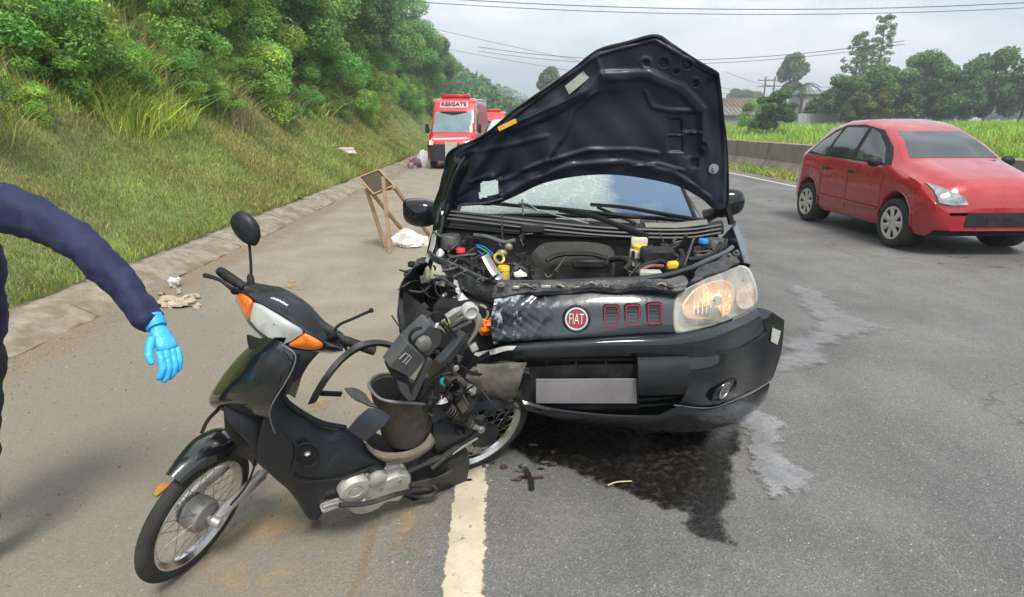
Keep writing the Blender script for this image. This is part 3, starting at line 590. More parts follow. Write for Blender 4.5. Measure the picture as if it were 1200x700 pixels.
m_under = mat('bonnet_underside', (.011, .017, .036), .42, var=.2, coat=.2, nscale=5, dirt=(.03, .04, .07), dirt_amt=.35, dscale=4)
# --- body skin from the cowl backwards
ax_f, ax_r = .74, 3.05
ft = sorted(set(list(np.arange(.30, .99, .035))+list(np.arange(1.0, 2.6, .16))+list(np.arange(2.6, 3.34, .035))+[3.4, 3.55, 3.66, 3.72]))
def fst(t):
    zb = arch_zb(t, .20, (ax_f, ax_r), .335); zbelt = float(np.interp(t, [.3, .95, 2.4, 3.7], [.93, 1.04, 1.07, 1.08])); ws = .74
    zroof = float(np.interp(t, [.3, .98, 1.15, 1.4, 1.72, 2.2, 3.1, 3.5, 3.72], [.96, 1.08, 1.19, 1.345, 1.45, 1.485, 1.46, 1.36, 1.16])); wr = float(np.interp(t, [.3, .98, 1.72, 3.2, 3.72], [.74, .72, .58, .57, .55]))
    wm = float(np.interp(t, [.3, .7, 1.2, 3.2, 3.72], [.80, .82, .825, .82, .74])); wb = wm-.03; zm = float(np.clip(max(.55, zb+.06), 0, .72))
    return (t, min(zb, .66), ws, wm, zm, wb, max(zbelt, zb+.25), min(wr, wb-.05) if t > .98 else wb-.06, max(zroof, zbelt+.03))
FSH = car_shell(cs, [fst(t) for t in ft]); fbv = bvh_of(FSH); m2 = FSH.shape[1]
shell_mb(FSH, lambda i, j: (ft[i] < .96 and 5 <= j <= m2-7) or (ft[i] < .70 and j < 6) or ft[i] < .45 ).build('body', m_paint_blk, fiat, angle=35)
MB().box(cs(0, 2.1, .24), (1.4, 3.0, .16), (FR, FB, (0, 0, 1)), .03).build('floor_pan', m_deep, fiat)
MB().box(cs(0, .42, .27), (1.15, .5, .10), (FR, FB, (0, 0, 1)), .03).build('skid_plate', m_deep, fiat)
for s in (-1, 1):
    sd = 'L' if s < 0 else 'R'
    conform(fbv, cs, [[(1.30, 1.10), (2.25, 1.11)], [(1.72, 1.385), (2.22, 1.405)]], sd).build('side_window', m_glass_dark, fiat)
    conform(fbv, cs, [[(2.32, 1.11), (3.15, 1.12)], [(2.32, 1.405), (3.02, 1.37)]], sd).build('side_window', m_glass_dark, fiat)
    conform(fbv, cs, [[(1.1, .42), (2.3, .42)], [(1.1, .50), (2.3, .50)]], sd, .012).build('rub_strip', m_blackp, fiat)
    conform(fbv, cs, [[(2.05, .95), (2.22, .95)], [(2.05, .98), (2.22, .98)]], sd, .02).build('door_handle', m_blackp, fiat)
conform(fbv, cs, [[(-.5, 1.12), (.5, 1.12)], [(-.47, 1.36), (.47, 1.36)]], 'B').build('rear_window', m_glass_dark, fiat)
for s, t in ((1, ax_f), (1, ax_r), (-1, ax_r), (-1, ax_f+.10)): wheel(fiat, cs(s*.735, t, .285), FR*s, .285, .165, .18, m_tyre, m_alu, 7)
# wheel wells
for s in (-1, 1):
    for t in (ax_f, ax_r): MB().lathe([(.32, -.14), (.32, .08), (.32, -.14), (.02, -.14)], cs(s*.66, t, .32), FR*s, 24, 0, 2*math.pi).build('wheel_well', m_deep, fiat)
# --- windscreen: cracked laminated glass over a dark cabin
def windscreen_material():
    m = bpy.data.materials.new('cracked_windscreen'); m.use_nodes = True; nt = m.node_tree; L = nt.links; b = nt.nodes['Principled BSDF']; tc = nd(nt, 'ShaderNodeTexCoord')
    dn = nd(nt, 'ShaderNodeTexNoise', Scale=3.0, Detail=4.0); L.new(tc.outputs['Object'], dn.inputs['Vector']); ad = nd(nt, 'ShaderNodeMixRGB'); ad.inputs[0].default_value = .3; L.new(tc.outputs['Object'], ad.inputs[1]); L.new(dn.outputs['Color'], ad.inputs[2])
    vo = nd(nt, 'ShaderNodeTexVoronoi', feature='DISTANCE_TO_EDGE', Scale=13.0); L.new(ad.outputs[0], vo.inputs['Vector']); v2 = nd(nt, 'ShaderNodeTexVoronoi', feature='DISTANCE_TO_EDGE', Scale=26.0); L.new(ad.outputs[0], v2.inputs['Vector'])
    mi = nd(nt, 'ShaderNodeMath', operation='MINIMUM'); L.new(vo.outputs['Distance'], mi.inputs[0]); mm = nd(nt, 'ShaderNodeMath', operation='MULTIPLY'); mm.inputs[1].default_value = 1.3; L.new(v2.outputs['Distance'], mm.inputs[0]); L.new(mm.outputs[0], mi.inputs[1])
    cr_ = nd(nt, 'ShaderNodeMapRange'); cr_.inputs[1].default_value = 0; cr_.inputs[2].default_value = .045; cr_.inputs[3].default_value = .6; cr_.inputs[4].default_value = .0; L.new(mi.outputs[0], cr_.inputs[0])
    # where the impact crazed the glass: milky, towards one side of the screen, with an irregular edge
    at = nd(nt, 'ShaderNodeAttribute', attribute_name='tint'); n1 = nd(nt, 'ShaderNodeTexNoise', Scale=5.0, Detail=7.0); L.new(tc.outputs['Object'], n1.inputs['Vector'])
    su = nd(nt, 'ShaderNodeMath', operation='ADD'); L.new(at.outputs['Fac'], su.inputs[0]); L.new(n1.outputs['Fac'], su.inputs[1]); zr = nd(nt, 'ShaderNodeMapRange'); zr.inputs[1].default_value = .72; zr.inputs[2].default_value = 1.25; L.new(su.outputs[0], zr.inputs[0])
    f = nd(nt, 'ShaderNodeMath', operation='MULTIPLY'); L.new(cr_.outputs[0], f.inputs[0]); L.new(zr.outputs[0], f.inputs[1])
    mk = nd(nt, 'ShaderNodeMixRGB'); L.new(zr.outputs[0], mk.inputs[0]); mk.inputs[1].default_value = (.115, .17, .26, 1); mk.inputs[2].default_value = (.30, .36, .35, 1)
    m3 = nd(nt, 'ShaderNodeMixRGB'); L.new(f.outputs[0], m3.inputs[0]); L.new(mk.outputs[0], m3.inputs[1]); m3.inputs[2].default_value = (.52, .60, .58, 1); L.new(m3.outputs[0], b.inputs['Base Color'])
    r = nd(nt, 'ShaderNodeMapRange'); r.inputs[3].default_value = .15; r.inputs[4].default_value = .6; L.new(zr.outputs[0], r.inputs[0]); L.new(r.outputs[0], b.inputs['Roughness']); b.inputs['Specular IOR Level'].default_value = .12
    bp = nd(nt, 'ShaderNodeBump', Strength=.35, Distance=.02); L.new(f.outputs[0], bp.inputs['Height']); L.new(bp.outputs[0], b.inputs['Normal']); return m
rows = []
for k in range(9):
    a = k/8; t = .965+a*.75; z = float(np.interp(t, [.96, .98, 1.15, 1.4, 1.72], [1.075, 1.085, 1.20, 1.357, 1.462])); hw = .70-.135*a; rows.append([cs(s*hw, t+.03*s*s, z+.012-.030*abs(s)**3) for s in np.linspace(-1, 1, 25)])
W = np.array(rows); q = np.arange(W.shape[0]*W.shape[1]).reshape(W.shape[:2]); uu = np.tile(np.linspace(0, 1, 25), 9); tn = np.clip(.9-np.abs(uu-.36)*1.5+(uu < .36)*.3*np.abs(uu-.36), 0, 1)*1.0
tn = np.interp(uu, [0, .2, .62, .70, 1], [.75, .8, .75, .2, 0])
o = link(np_mesh('windscreen', W.reshape(-1, 3)-ORG[fiat.name], np.stack([q[:-1, :-1], q[:-1, 1:], q[1:, 1:], q[1:, :-1]], -1).reshape(-1, 4), tint=np.c_[tn, tn, tn], smooth=True), 'windscreen', fiat, windscreen_material())
MB().tube(np.vstack([W[0], W[:, -1], W[-1][::-1], W[::-1, 0]]), .012, 6).build('windscreen_seal', m_blackp, fiat)
# --- cowl, wipers
mb = MB()
mb.loft([CP([(516, 250), (570, 254), (640, 259), (720, 264), (800, 266), (846, 262)], .90), CP([(515, 258), (570, 263), (640, 269), (720, 273), (800, 274), (848, 268)], .84), CP([(516, 268), (570, 273), (640, 279), (720, 281), (800, 280), (848, 274)], .80)], 30, 8, .02)
mb.build('cowl_panel', m_blackp, fiat)
mb = MB()
for k in range(3):
    d = k*4.5; mb.tube(spline(CP([(520, 247+d), (580, 254+d), (650, 262+d), (720, 268+d), (800, 270+d), (845, 264+d)], .80-.015*k), 24), .008, 6)
mb.build('cowl_seal', mat('rubber_seal', (.018, .019, .022), .45), fiat)
mb = MB(); mb.box(cp(624, 268, .77), (.13, .05, .04), (FR, FB, (0, 0, 1)), .006); mb.build('hinge_cover', m_blackp, fiat)
mb = MB(); mb.loft([CP([(755, 262), (790, 262), (828, 258)], .88), CP([(757, 268), (792, 268), (830, 264)], .84)], 10, 3, .006); mb.build('cowl_grille', mat('grille_grey', (.15, .15, .155), .6, dirt=(.3, .27, .22), dirt_amt=.6), fiat)
for nm, pts in (('wiper', [(692, 243, .93), (735, 247, .96), (790, 257, .93), (826, 263, .88)]), ('wiper', [(560, 240, .93), (610, 245, .95), (660, 249, .94), (735, 258, .88)])):
    P_ = CP(pts); P_[:, 2] += .02; w = MB().tube(spline(P_, 20), [.006, .008, .010, .012], 6).build(nm, m_blackp, fiat)
    mb = MB(); Q = P_.copy(); Q[:, 2] -= .012; mb.tube(spline(Q[:3]+FB*.02, 14), .005, 5, flat=2); mb.build('wiper_blade', m_blackp, w)
mb = MB(); mb.tube(CP([(655, 246, .9), (690, 252, .85), (735, 268, .78), (760, 277, .74)]), .016, 6, n=14, flat=.5); mb.tube(CP([(700, 243, .95), (745, 262, .86)]), .009, 6); mb.build('wiper_arm', m_blackp, fiat)
mb = MB(); mb.tube(CP([(588, 236, .97), (650, 252, .90), (690, 262, .80)]), .004, 5, n=12); mb.tube(CP([(612, 234, .9), (613, 252, .88)]), .006, 5); mb.tube(CP([(608, 238, .9), (620, 240, .88), (632, 248, .86)]), .005, 5, n=8); mb.build('loose_trim', m_alu, fiat)

# --- raised bonnet, its underside facing the camera
HR = [[(522, 243, .86), (548, 239, .86), (575, 241, .84), (600, 232, .80), (640, 214, .76), (690, 205.5, .74), (735, 206.5, .74), (790, 217, .78), (820, 232, .82), (838, 246, .86), (852, 243, .90)],
      [(519, 226, .86), (545, 224, .84), (572, 223, .82), (605, 214, .78), (645, 198, .73), (690, 190, .71), (740, 191, .71), (790, 199, .74), (825, 213, .78), (842, 225, .82), (853, 226, .85)],
      [(522, 205, .84), (550, 199, .80), (590, 190, .76), (640, 176, .70), (700, 166, .67), (760, 166, .67), (800, 172, .70), (835, 182, .74), (852, 190, .80)],
      [(527, 179, .80), (560, 167, .75), (600, 153, .70), (650, 134, .65), (710, 120, .62), (770, 122, .62), (820, 137, .65), (850, 160, .72)],
      [(566, 160, .72), (600, 145, .68), (650, 122, .62), (700, 104, .58), (750, 97, .57), (800, 108, .59), (847, 138, .66)],
      [(607, 127, .66), (645, 108, .62), (695, 84, .56), (748, 69, .53), (798, 80, .54), (844, 108, .60)],
      [(650, 97, .60), (674, 80, .57), (701, 59.5, .53), (735, 50, .51), (768, 42, .49), (786, 52, .49), (801, 62, .50), (820, 74, .52), (841, 86, .54)]]
def seg_d(u, v, pl_):
    d = 1e9
    for (x0, y0), (x1, y1) in zip(pl_, pl_[1:]):
        ex, ey = x1-x0, y1-y0; t = np.clip(((u-x0)*ex+(v-y0)*ey)/(ex*ex+ey*ey+1e-9), 0, 1); d = min(d, math.hypot(u-x0-t*ex, v-y0-t*ey))
    return d
ridges = [([(575, 236), (620, 213), (670, 194), (730, 190), (790, 203), (830, 232)], 4, .018), ([(588, 212), (630, 193), (690, 176), (745, 176), (770, 180)], 3, .013), ([(600, 150), (640, 133), (690, 108), (705, 90), (760, 88), (800, 105), (822, 130), (828, 180), (818, 215)], 7, .02),
          ([(706, 90), (700, 70)], 3, .01), ([(757, 108), (765, 125), (785, 130), (808, 130)], 3, .012), ([(640, 190), (660, 160), (672, 130), (700, 108)], 3, .012), ([(590, 205), (640, 200), (655, 170)], 3, -.01), ([(735, 198), (770, 192), (800, 200)], 2.5, .012), ([(842, 90), (848, 140), (850, 190), (848, 235)], 3, .015), ([(530, 180), (570, 163), (610, 130), (650, 100), (702, 64), (767, 47), (838, 88)], 2.5, .012), ([(552, 214), (575, 205), (583, 222), (590, 238)], 2.5, .012), ([(528, 236), (560, 220), (600, 200)], 2, -.008), ([(545, 180), (590, 172), (640, 160)], 3, .008)]
pits = [((783, 140, 798, 157), -.018), ((801, 133, 822, 154), -.018), ((783, 160, 800, 178), -.018), ((803, 157, 822, 184), -.018), ((809, 186, 818, 196), -.018)]
rounds = [(805, 75, 6, -.016), (778, 74, 5, -.016), (792, 84, 3, -.016), (835, 92, 6, -.016), (851, 99, 5, -.016), (815, 98, 4, -.016), (824, 170, 3, -.016), (757, 74, 4, -.014)]
nu, nv = 150, 112
S_ = np.array([spline(r, nu) for r in HR]); S_ = np.stack([spline(S_[:, j], nv) for j in range(nu)], 1); D_ = np.zeros((nv, nu))
for i in range(nv):
    for j in range(nu):
        u, v, t = S_[i, j]; h = 0
        for pl_, w_, a in ridges: d = seg_d(u, v, pl_); h += a*math.exp(-(d/(w_*.95))**4)
        for (x0, y0, x1, y1), a in pits:
            e = min(u-x0, x1-u, v-y0, y1-v); h += a*float(np.clip(e/2.0+.5, 0, 1))
        for x0, y0, r_, a in rounds: d = math.hypot(u-x0, v-y0); h += a*float(np.clip((r_-d)/1.5, 0, 1))+.006*math.exp(-((d-r_-2)/1.5)**2)
        h += .006*math.sin(u*.07+v*.04)+.004*math.sin(u*.13-v*.11)
        if u < 620: h += .012*math.sin(u*.22+v*.15)*min(1, (620-u)/50)
        D_[i, j] = h
HG = np.array([[cp(S_[i, j, 0], S_[i, j, 1], S_[i, j, 2]-D_[i, j]) for j in range(nu)] for i in range(nv)]); HO = np.array([[cp(S_[i, j, 0], S_[i, j, 1], S_[i, j, 2]+.022) for j in range(nu)] for i in range(nv)])
hole = lambda u, v: 561 < u < 583 and 215+(u-561)*-.12 < v < 234-(u-561)*.25
fs = []; o_ = nu*nv
for i in range(nv-1):
    for j in range(nu-1):
        if hole(S_[i, j, 0], S_[i, j, 1]): continue
        q_ = (i*nu+j, i*nu+j+1, (i+1)*nu+j+1, (i+1)*nu+j); fs.append(q_); fs.append(tuple(o_+k for k in q_[::-1]))
ids = [j for j in range(nu)]+[i*nu+nu-1 for i in range(1, nv)]+[(nv-1)*nu+j for j in range(nu-2, -1, -1)]+[i*nu for i in range(nv-2, 0, -1)]
for a, b in zip(ids, ids[1:]+ids[:1]): fs.append((b, a, o_+a, o_+b))
bonnet = MB().add(np.vstack([HG.reshape(-1, 3), HO.reshape(-1, 3)]), fs).build('bonnet', m_under, fiat, angle=60)
mb = MB()
edge = [cp(*S_[i, 0][:2], S_[i, 0][2]) for i in range(nv)]+[cp(*S_[nv-1, j][:2], S_[nv-1, j][2]) for j in range(nu)]+[cp(*S_[i, nu-1][:2], S_[i, nu-1][2]) for i in range(nv-1, -1, -1)]
mb.tube(poly_s(edge, 150), .008, 6); mb.build('bonnet_hem', m_paint_blk, bonnet)
def quad_tag(pts, t, name, m, parent, th=.004): return MB().prism(CP(pts, t), -FB*th).build(name, m, parent, smooth=False)
quad_tag([(662, 101), (687, 81), (692, 90), (667, 111)], .57, 'maker_sticker', mat('sticker_grey', (.36, .38, .34), .5, dirt=(.1, .1, .1), dirt_amt=.6, dscale=30), bonnet)
quad_tag([(583, 149), (604, 139), (606, 144), (585, 154)], .66, 'warning_sticker', mat('sticker_yellow', (.75, .42, .03), .5, dirt=(.2, .12, .02), dirt_amt=.5, dscale=40), bonnet)
mb = MB(); mb.lathe([(.026, 0), (.026, .008), (.010, .008), (.010, .03), (.001, .03)], cp(836, 198, .76), -FB, 16); mb.build('bump_stop', mat('stop_grey', (.2, .22, .27), .5), bonnet)
# hinge arms
for a, b in (((851, 238, .9), (857, 262, .93)), ((524, 240, .88), (520, 262, .9))): MB().bar(cp(*a), cp(*b), .018, .03).build('bonnet_hinge', m_blackp, fiat)
# crumpled left wing folded against the pillar
m_crumple = m_paint_blk
mb = MB()
L_ = [[(527, 178, .80), (540, 172, .80), (556, 168, .78)], [(522, 198, .84), (536, 192, .78), (552, 190, .80)], [(514, 222, .86), (530, 214, .80), (548, 210, .84)], [(509, 240, .84), (524, 232, .78), (540, 232, .86)], [(509, 262, .78), (518, 256, .74), (530, 252, .84)], [(505, 285, .70), (513, 282, .68), (522, 274, .76)], [(498, 305, .62), (508, 303, .60), (516, 296, .66)]]
mb.loft([CP(r) for r in L_], 14, 36, .006, noise=.004); mb.build('crumpled_wing', m_crumple, fiat, angle=30)
mb = MB()
for pts in ([(534, 190, .76), (526, 212, .76), (516, 240, .74), (512, 262, .70)], [(545, 184, .75), (533, 205, .74), (524, 232, .74), (521, 250, .73)], [(541, 240, .78), (570, 238, .76), (590, 233, .76)]): mb.tube(CP(pts), .009, 6, n=14)
mb.build('folded_edge', m_paint_grey, fiat)
MB().loft([CP([(512, 270, .68), (509, 290, .62), (500, 312, .54)]), CP([(507, 276, .70), (503, 294, .64), (494, 310, .58)])], 10, 4, .004).build('wing_edge_glint', mat('painted_edge_glint', (.6, .6, .6), .35, .4), fiat)  # pale strip paints the reflection along the wing's inner edge

# --- bumper, nose panel
mb = MB()
mb.loft([CNn([(546, 417), (575, 411), (610, 404), (680, 399), (740, 394.5), (790, 392), (835, 384), (868, 372), (886, 362)], .012), CNn([(545, 420), (575, 414), (610, 408), (680, 403), (740, 400), (790, 400), (836, 393), (870, 381), (889, 368)], -.012), CNn([(546, 427), (575, 421), (610, 416), (680, 412), (740, 411), (792, 412), (840, 405), (874, 393), (892, 378)], -.004), CNn([(556, 432), (580, 426), (610, 421), (680, 417), (740, 416), (798, 418), (842, 416), (878, 404), (896, 392)], .015)], 60, 12, .006)
bumper = mb.build('bumper', m_paint_grey, fiat, angle=60)
mb = MB()
mb.loft([CNn([(796, 417), (842, 415), (878, 403), (896, 391), (905, 388), (917, 390)], .014), CNn([(803, 438), (845, 437), (880, 430), (900, 420), (909, 416), (914, 414)], -.004), CNn([(803, 458), (845, 462), (875, 458), (895, 448), (905, 441)], .0), CNn([(795, 473), (823, 477), (845, 473), (875, 460), (897, 449), (902, 446)], .012)], 44, 14, .006)
mb.loft([CNn([(886, 361), (900, 364), (918, 375.5)], .02), CNn([(890, 376), (903, 380), (917, 390)], .008), CNn([(896, 391), (905, 398), (914, 413)], .014)], 10, 5, .006)
mb.build('bumper_corner', m_paint_blk, bumper, angle=60)
mb = MB()
mb.loft([CNn([(612, 470), (650, 479), (700, 485), (745, 487), (772, 486), (796, 476), (823, 480), (848, 475), (880, 462), (901, 449)], -.012), CNn([(614, 473), (650, 482), (700, 488), (745, 491), (772, 491), (798, 484), (825, 486), (850, 482), (880, 470), (900, 455)], -.02), CNn([(616, 480), (650, 489), (700, 497), (745, 502), (774, 504), (802, 504), (830, 502), (860, 493), (884, 478), (898, 462)], .01), CNn([(618, 482), (650, 490), (700, 498), (745, 503), (774, 505), (802, 505), (830, 503), (860, 495), (884, 480), (898, 464)], .07)], 60, 12, .006)
mb.build('bumper_lip', m_paint_blk, bumper, angle=60)
for pts in ([(790, 475), (823, 478.5), (846, 475), (876, 462), (899, 449)], [(882, 366), (894, 377), (898, 392), (878, 403.5), (842, 414.5)]):
    MB().tube(CNn(pts, -.008), .0035, 5, n=20).build('gap_or_highlight_line', m_deep if pts[0][0] > 800 else mat('edge_highlight', (.09, .095, .11), .3), bumper)  # first line paints a pale highlight on the crease, second is a dark joint
quad = [(905, 384), (915, 388), (911, 404), (903, 400)]
MB().prism(CNn(quad, .0), -FB*.003).build('side_reflector', mat('reflector_smoke', (.35, .36, .32), .25), bumper, smooth=False)
# opening behind: dark back, slats, beam
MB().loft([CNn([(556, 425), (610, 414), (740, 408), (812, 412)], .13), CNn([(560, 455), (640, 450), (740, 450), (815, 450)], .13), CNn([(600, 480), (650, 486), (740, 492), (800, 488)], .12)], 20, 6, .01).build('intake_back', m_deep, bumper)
mb = MB()
mb.loft([CNn([(746, 424), (775, 422), (803, 420)], .035), CNn([(746, 429), (775, 428), (804, 427)], .008), CNn([(746, 444), (775, 445), (804, 443)], .012), CNn([(746, 457), (775, 457), (801, 456)], .03)], 12, 10, .03); mb.build('intake_bar', mat('intake_grey', (.012, .013, .016), .5, spec=.3, dirt=(.05, .05, .05), dirt_amt=.3), bumper)
mb = MB()
for v_ in (421, 462, 469, 476): mb.tube(CNn([(620, v_+1), (690, v_+1), (750, v_), (798, v_-4)], .06), .006, 5, n=14)
for u_ in (640, 675, 710, 752, 778): mb.tube(CNn([(u_, 419), (u_, 428)], .04), .004, 4)
mb.build('intake_slat', m_blackp, bumper)
MB().loft([CNn([(600, 430), (680, 427), (748, 426)], .055), CNn([(600, 476), (680, 478), (748, 478)], .055)], 12, 4, .012).build('plate_mount', m_blackp, bumper)
pc = CNn([(628, 444), (746, 443.5), (746, 472.5), (628, 472.5)], .025); MB().prism(pc, -FB*.005+V(0, 0, 0)).build('number_plate', mat('plate_grey', (.27, .26, .275), .45, var=.1, nscale=6, dirt=(.13, .12, .12), dirt_amt=.5, dscale=5), bumper, smooth=False, bevel=.002)
# fog lamp in its oval socket
def nrm_at(u, v): a, b, c = cn(u, v), cn(u+3, v), cn(u, v+3); n_ = nrm(np.cross(b-a, c-a)); return -n_ if n_@FB > 0 else n_
n_ = nrm_at(846, 455); c0 = cn(846, 457, .004); xa = nrm(np.cross((0, 0, 1), n_)); xa = -xa if xa@FR < 0 else xa; ya = np.cross(n_, xa); ya = -ya if ya[2] < 0 else ya
R_ = []
for rx_, ry_, d in ((.108, .066, .012), (.098, .058, .014), (.088, .050, -.004), (.070, .042, -.03), (.02, .02, -.034)): R_.append([c0+xa*rx_*math.cos(t)+ya*ry_*math.sin(t)+n_*(d+.004) for t in np.linspace(0, 2*math.pi, 36, endpoint=False)])
MB().grid(np.array(R_), closeu=True).build('fog_socket', m_blackp, bumper)
fl = MB().lathe([(.045, -.01), (.045, .004), (.038, .006), (.034, -.012), (.012, -.03), (.001, -.03)], c0+ya*.004+n_*.012, n_, 24).build('fog_lamp', m_chrome, bumper)
MB().blob(c0+ya*.004+n_*.014, (.034, .034, .008), (xa, ya, n_), 16).build('lens', mat('clear_lens', (.75, .78, .8), .03, trans=.9, coat=.5), fl)
# nose panel with scraped paint
def scraped():
    m = bpy.data.materials.new('scraped_black_paint'); m.use_nodes = True; nt = m.node_tree; L = nt.links; b = nt.nodes['Principled BSDF']; tc = nd(nt, 'ShaderNodeTexCoord'); at = nd(nt, 'ShaderNodeAttribute', attribute_name='tint')
    mpn = nd(nt, 'ShaderNodeMapping'); mpn.inputs['Scale'].default_value = (14, 14, 7); L.new(tc.outputs['Object'], mpn.inputs[0]); n1 = nd(nt, 'ShaderNodeTexNoise', Scale=1.6, Detail=9.0, Roughness=.62); L.new(mpn.outputs[0], n1.inputs['Vector'])
    su = nd(nt, 'ShaderNodeMath', operation='ADD'); L.new(at.outputs['Fac'], su.inputs[0]); L.new(n1.outputs['Fac'], su.inputs[1]); r = nd(nt, 'ShaderNodeMapRange'); r.inputs[1].default_value = 1.08; r.inputs[2].default_value = 1.17; L.new(su.outputs[0], r.inputs[0])
    r2 = nd(nt, 'ShaderNodeMapRange'); r2.inputs[1].default_value = .86; r2.inputs[2].default_value = .93; L.new(su.outputs[0], r2.inputs[0])
    a = nd(nt, 'ShaderNodeMixRGB'); a.inputs[1].default_value = (.026, .031, .041, 1); a.inputs[2].default_value = (.010, .014, .023, 1); L.new(r2.outputs[0], a.inputs[0])
    c = nd(nt, 'ShaderNodeMixRGB'); L.new(a.outputs[0], c.inputs[1]); c.inputs[2].default_value = (.42, .44, .48, 1); L.new(r.outputs[0], c.inputs[0]); L.new(c.outputs[0], b.inputs['Base Color'])
    b.inputs['Roughness'].default_value = .28; b.inputs['Coat Weight'].default_value = .9; bp = nd(nt, 'ShaderNodeBump', Strength=.4, Distance=.006); L.new(n1.outputs['Fac'], bp.inputs['Height']); L.new(bp.outputs[0], b.inputs['Normal']); return m
m_scr = scraped()
rws = [[(580, 351), (600, 347), (645, 345), (672, 340), (700, 338), (750, 338), (790, 341)], [(577, 364), (600, 362), (645, 361), (700, 356), (750, 355), (790, 358)], [(576, 384), (600, 383), (645, 381), (700, 377), (750, 375), (789, 376)], [(578, 400), (600, 397), (645, 395), (700, 392), (750, 389), (790, 388)], [(579, 402), (600, 399), (645, 397), (700, 394), (750, 391), (790, 389.5)]]
off = [.02, .0, .0, .004, .02]; nG = 70; G_ = np.array([spline(CNn(r, o_), nG) for r, o_ in zip(rws, off)]); G_ = np.stack([spline(G_[:, j], 30) for j in range(nG)], 1)
px_ = np.linspace(578, 790, nG); Gn = G_.copy()
for j in range(nG):
    for i in range(30):
        if px_[j] < 655: Gn[i, j] += FB*(.004*math.sin(px_[j]*.13+i*.25)+.004*math.sin(i*.5+px_[j]*.31)+.002*math.sin(i*1.3-px_[j]*.5))*min(1, (655-px_[j])/25)
mb = MB().loft(list(Gn), nG, None, .006, sp=False); np_ = mb.build('nose_panel', m_scr, fiat, angle=50); me = np_.data
a_ = me.color_attributes.new('tint', 'FLOAT_COLOR', 'POINT'); ov = (np.array([v.co for v in me.vertices])+ORG[fiat.name]-FN)@FR; tv = np.interp(ov, [-.42, -.3, -.14, -.06, .0], [.60, .52, .43, .28, 0]); zz = np.array([v.co.z for v in me.vertices]); tv += np.where(ov < -.05, np.interp(zz, [.70, .84, .87], [0, .0, .1]), 0)
a_.data.foreach_set('color', np.c_[tv, tv, tv, np.ones(len(tv))].astype(np.float32).ravel())
# badge
bn = nrm_at(676, 373); c0 = cn(675.5, 373.5, -.004); bx = nrm(np.cross((0, 0, 1), bn)); bx = -bx if bx@FR < 0 else bx; by = np.cross(bn, bx); by = -by if by[2] < 0 else by
bd = MB().lathe([(.063, -.01), (.062, .006), (.056, .012), (.050, .010)], c0, bn, 40).build('badge', mat('badge_black', (.008, .008, .01), .3, coat=.5), fiat)
MB().lathe([(.052, .008), (.050, .015), (.043, .015), (.041, .009), (.035, .009)][:4], c0, bn, 40).build('badge_ring', m_chrome, bd)
MB().lathe([(.043, .008), (.04, .011), (.0005, .012)], c0, bn, 40).build('badge_disc', mat('badge_red', (.26, .02, .035), .35, coat=.6), bd)
text_mesh('FIAT', c0+bn*.0135, bx, by, .046, .004, 'badge_letters', mat('badge_white', (.75, .75, .76), .3, .3), bd, bold=-.008, width=.064)
m_red = mat('red_trim', (.26, .012, .03), .45)
for u_, v_ in ((716, 370.5), (741, 369.5), (766.5, 368)):
    n_ = nrm_at(u_, v_); c0 = cn(u_, v_, -.001); xa = nrm(np.cross((0, 0, 1), n_)); xa = -xa if xa@FR < 0 else xa; ya = np.cross(n_, xa); ya = -ya if ya[2] < 0 else ya
    def ring(w0, h0, w1, h1, z0, z1):
        A = rrect(c0+n_*z0, xa, ya, w0, h0, .014); B = rrect(c0+n_*z1, xa, ya, w1, h1, .012); C2 = rrect(c0+n_*z1, xa, ya, w1-.010, h1-.010, .009); D2 = rrect(c0+n_*(z0-.004), xa, ya, w1-.013, h1-.013, .008); return np.array([A, B, C2, D2])
    sl = MB().grid(ring(.074, .106, .071, .103, -.006, .004), closeu=True).build('grille_slot', m_blackp, fiat)
    MB().grid(ring(.064, .094, .062, .092, .0, .008), closeu=True).build('slot_ring', m_red, sl)
    mb = MB(); mb.prism(rrect(c0+n_*.0005, xa, ya, .052, .082, .008), n_*.001); [mb.box(c0+n_*.003+ya*k*.016, (.044, .004, .005), (xa, ya, n_)) for k in (-2, -1, 0, 1, 2)]; mb.build('slot_slat', mat('slot_dark', (.03, .034, .04), .6), sl)
# --- headlight
hl_out = [(790, 353), (797, 343), (815, 333), (838, 322), (860, 314), (870, 312), (878, 317), (884, 330), (887, 345), (885, 357), (872, 367), (840, 380), (805, 389), (794, 390), (789, 385), (788, 368)]
def ht(u, v, off=0): return cn(u, v, off)
def radial(outline, fn, levels, n=64):
    O = spline(np.array([(a, b, 0) for a, b in outline+outline[:1]]), n+1)[:-1, :2]; c = O.mean(0); G_ = [[fn(*(c+(p-c)*k), o_) for p in O] for k, o_ in levels]; return np.array(G_)
hl = MB().grid(radial(hl_out, ht, [(1.02, .03), (1.01, .005), (.97, .0), (.95, .03), (.9, .06), (.8, .085), (.65, .10), (.5, .11), (.3, .11), (.02, .11)]), closeu=True).build('headlight', mat('lamp_housing', (.42, .41, .37), .45, var=.12, dirt=(.2, .2, .18), dirt_amt=.4), fiat, angle=60)
refl_out = [(802, 356), (815, 340), (835, 331), (850, 330), (858, 338), (858, 356), (853, 368), (835, 372), (812, 373), (803, 368)]
G_ = radial(refl_out, ht, [(1.06, .018), (1.0, .016), (.94, .04), (.75, .065), (.5, .082), (.25, .09), (.03, .092)], 60)
MB().grid(G_, closeu=True).build('reflector', mat('warm_reflector', (.95, .60, .24), .24, .55, var=.35, nscale=30, bump=.9, bscale=45), hl, angle=60)
mb = MB()
for k in range(9): u_ = 812+k*5; mb.tube([ht(u_, 336+abs(k-5)*1.2, .030), ht(u_+1, 352, .062), ht(u_+1, 368, .03)], .0035, 4, n=8)
mb.build('reflector_rib', mat('rib_warm', (.95, .80, .52), .2, .6), hl)
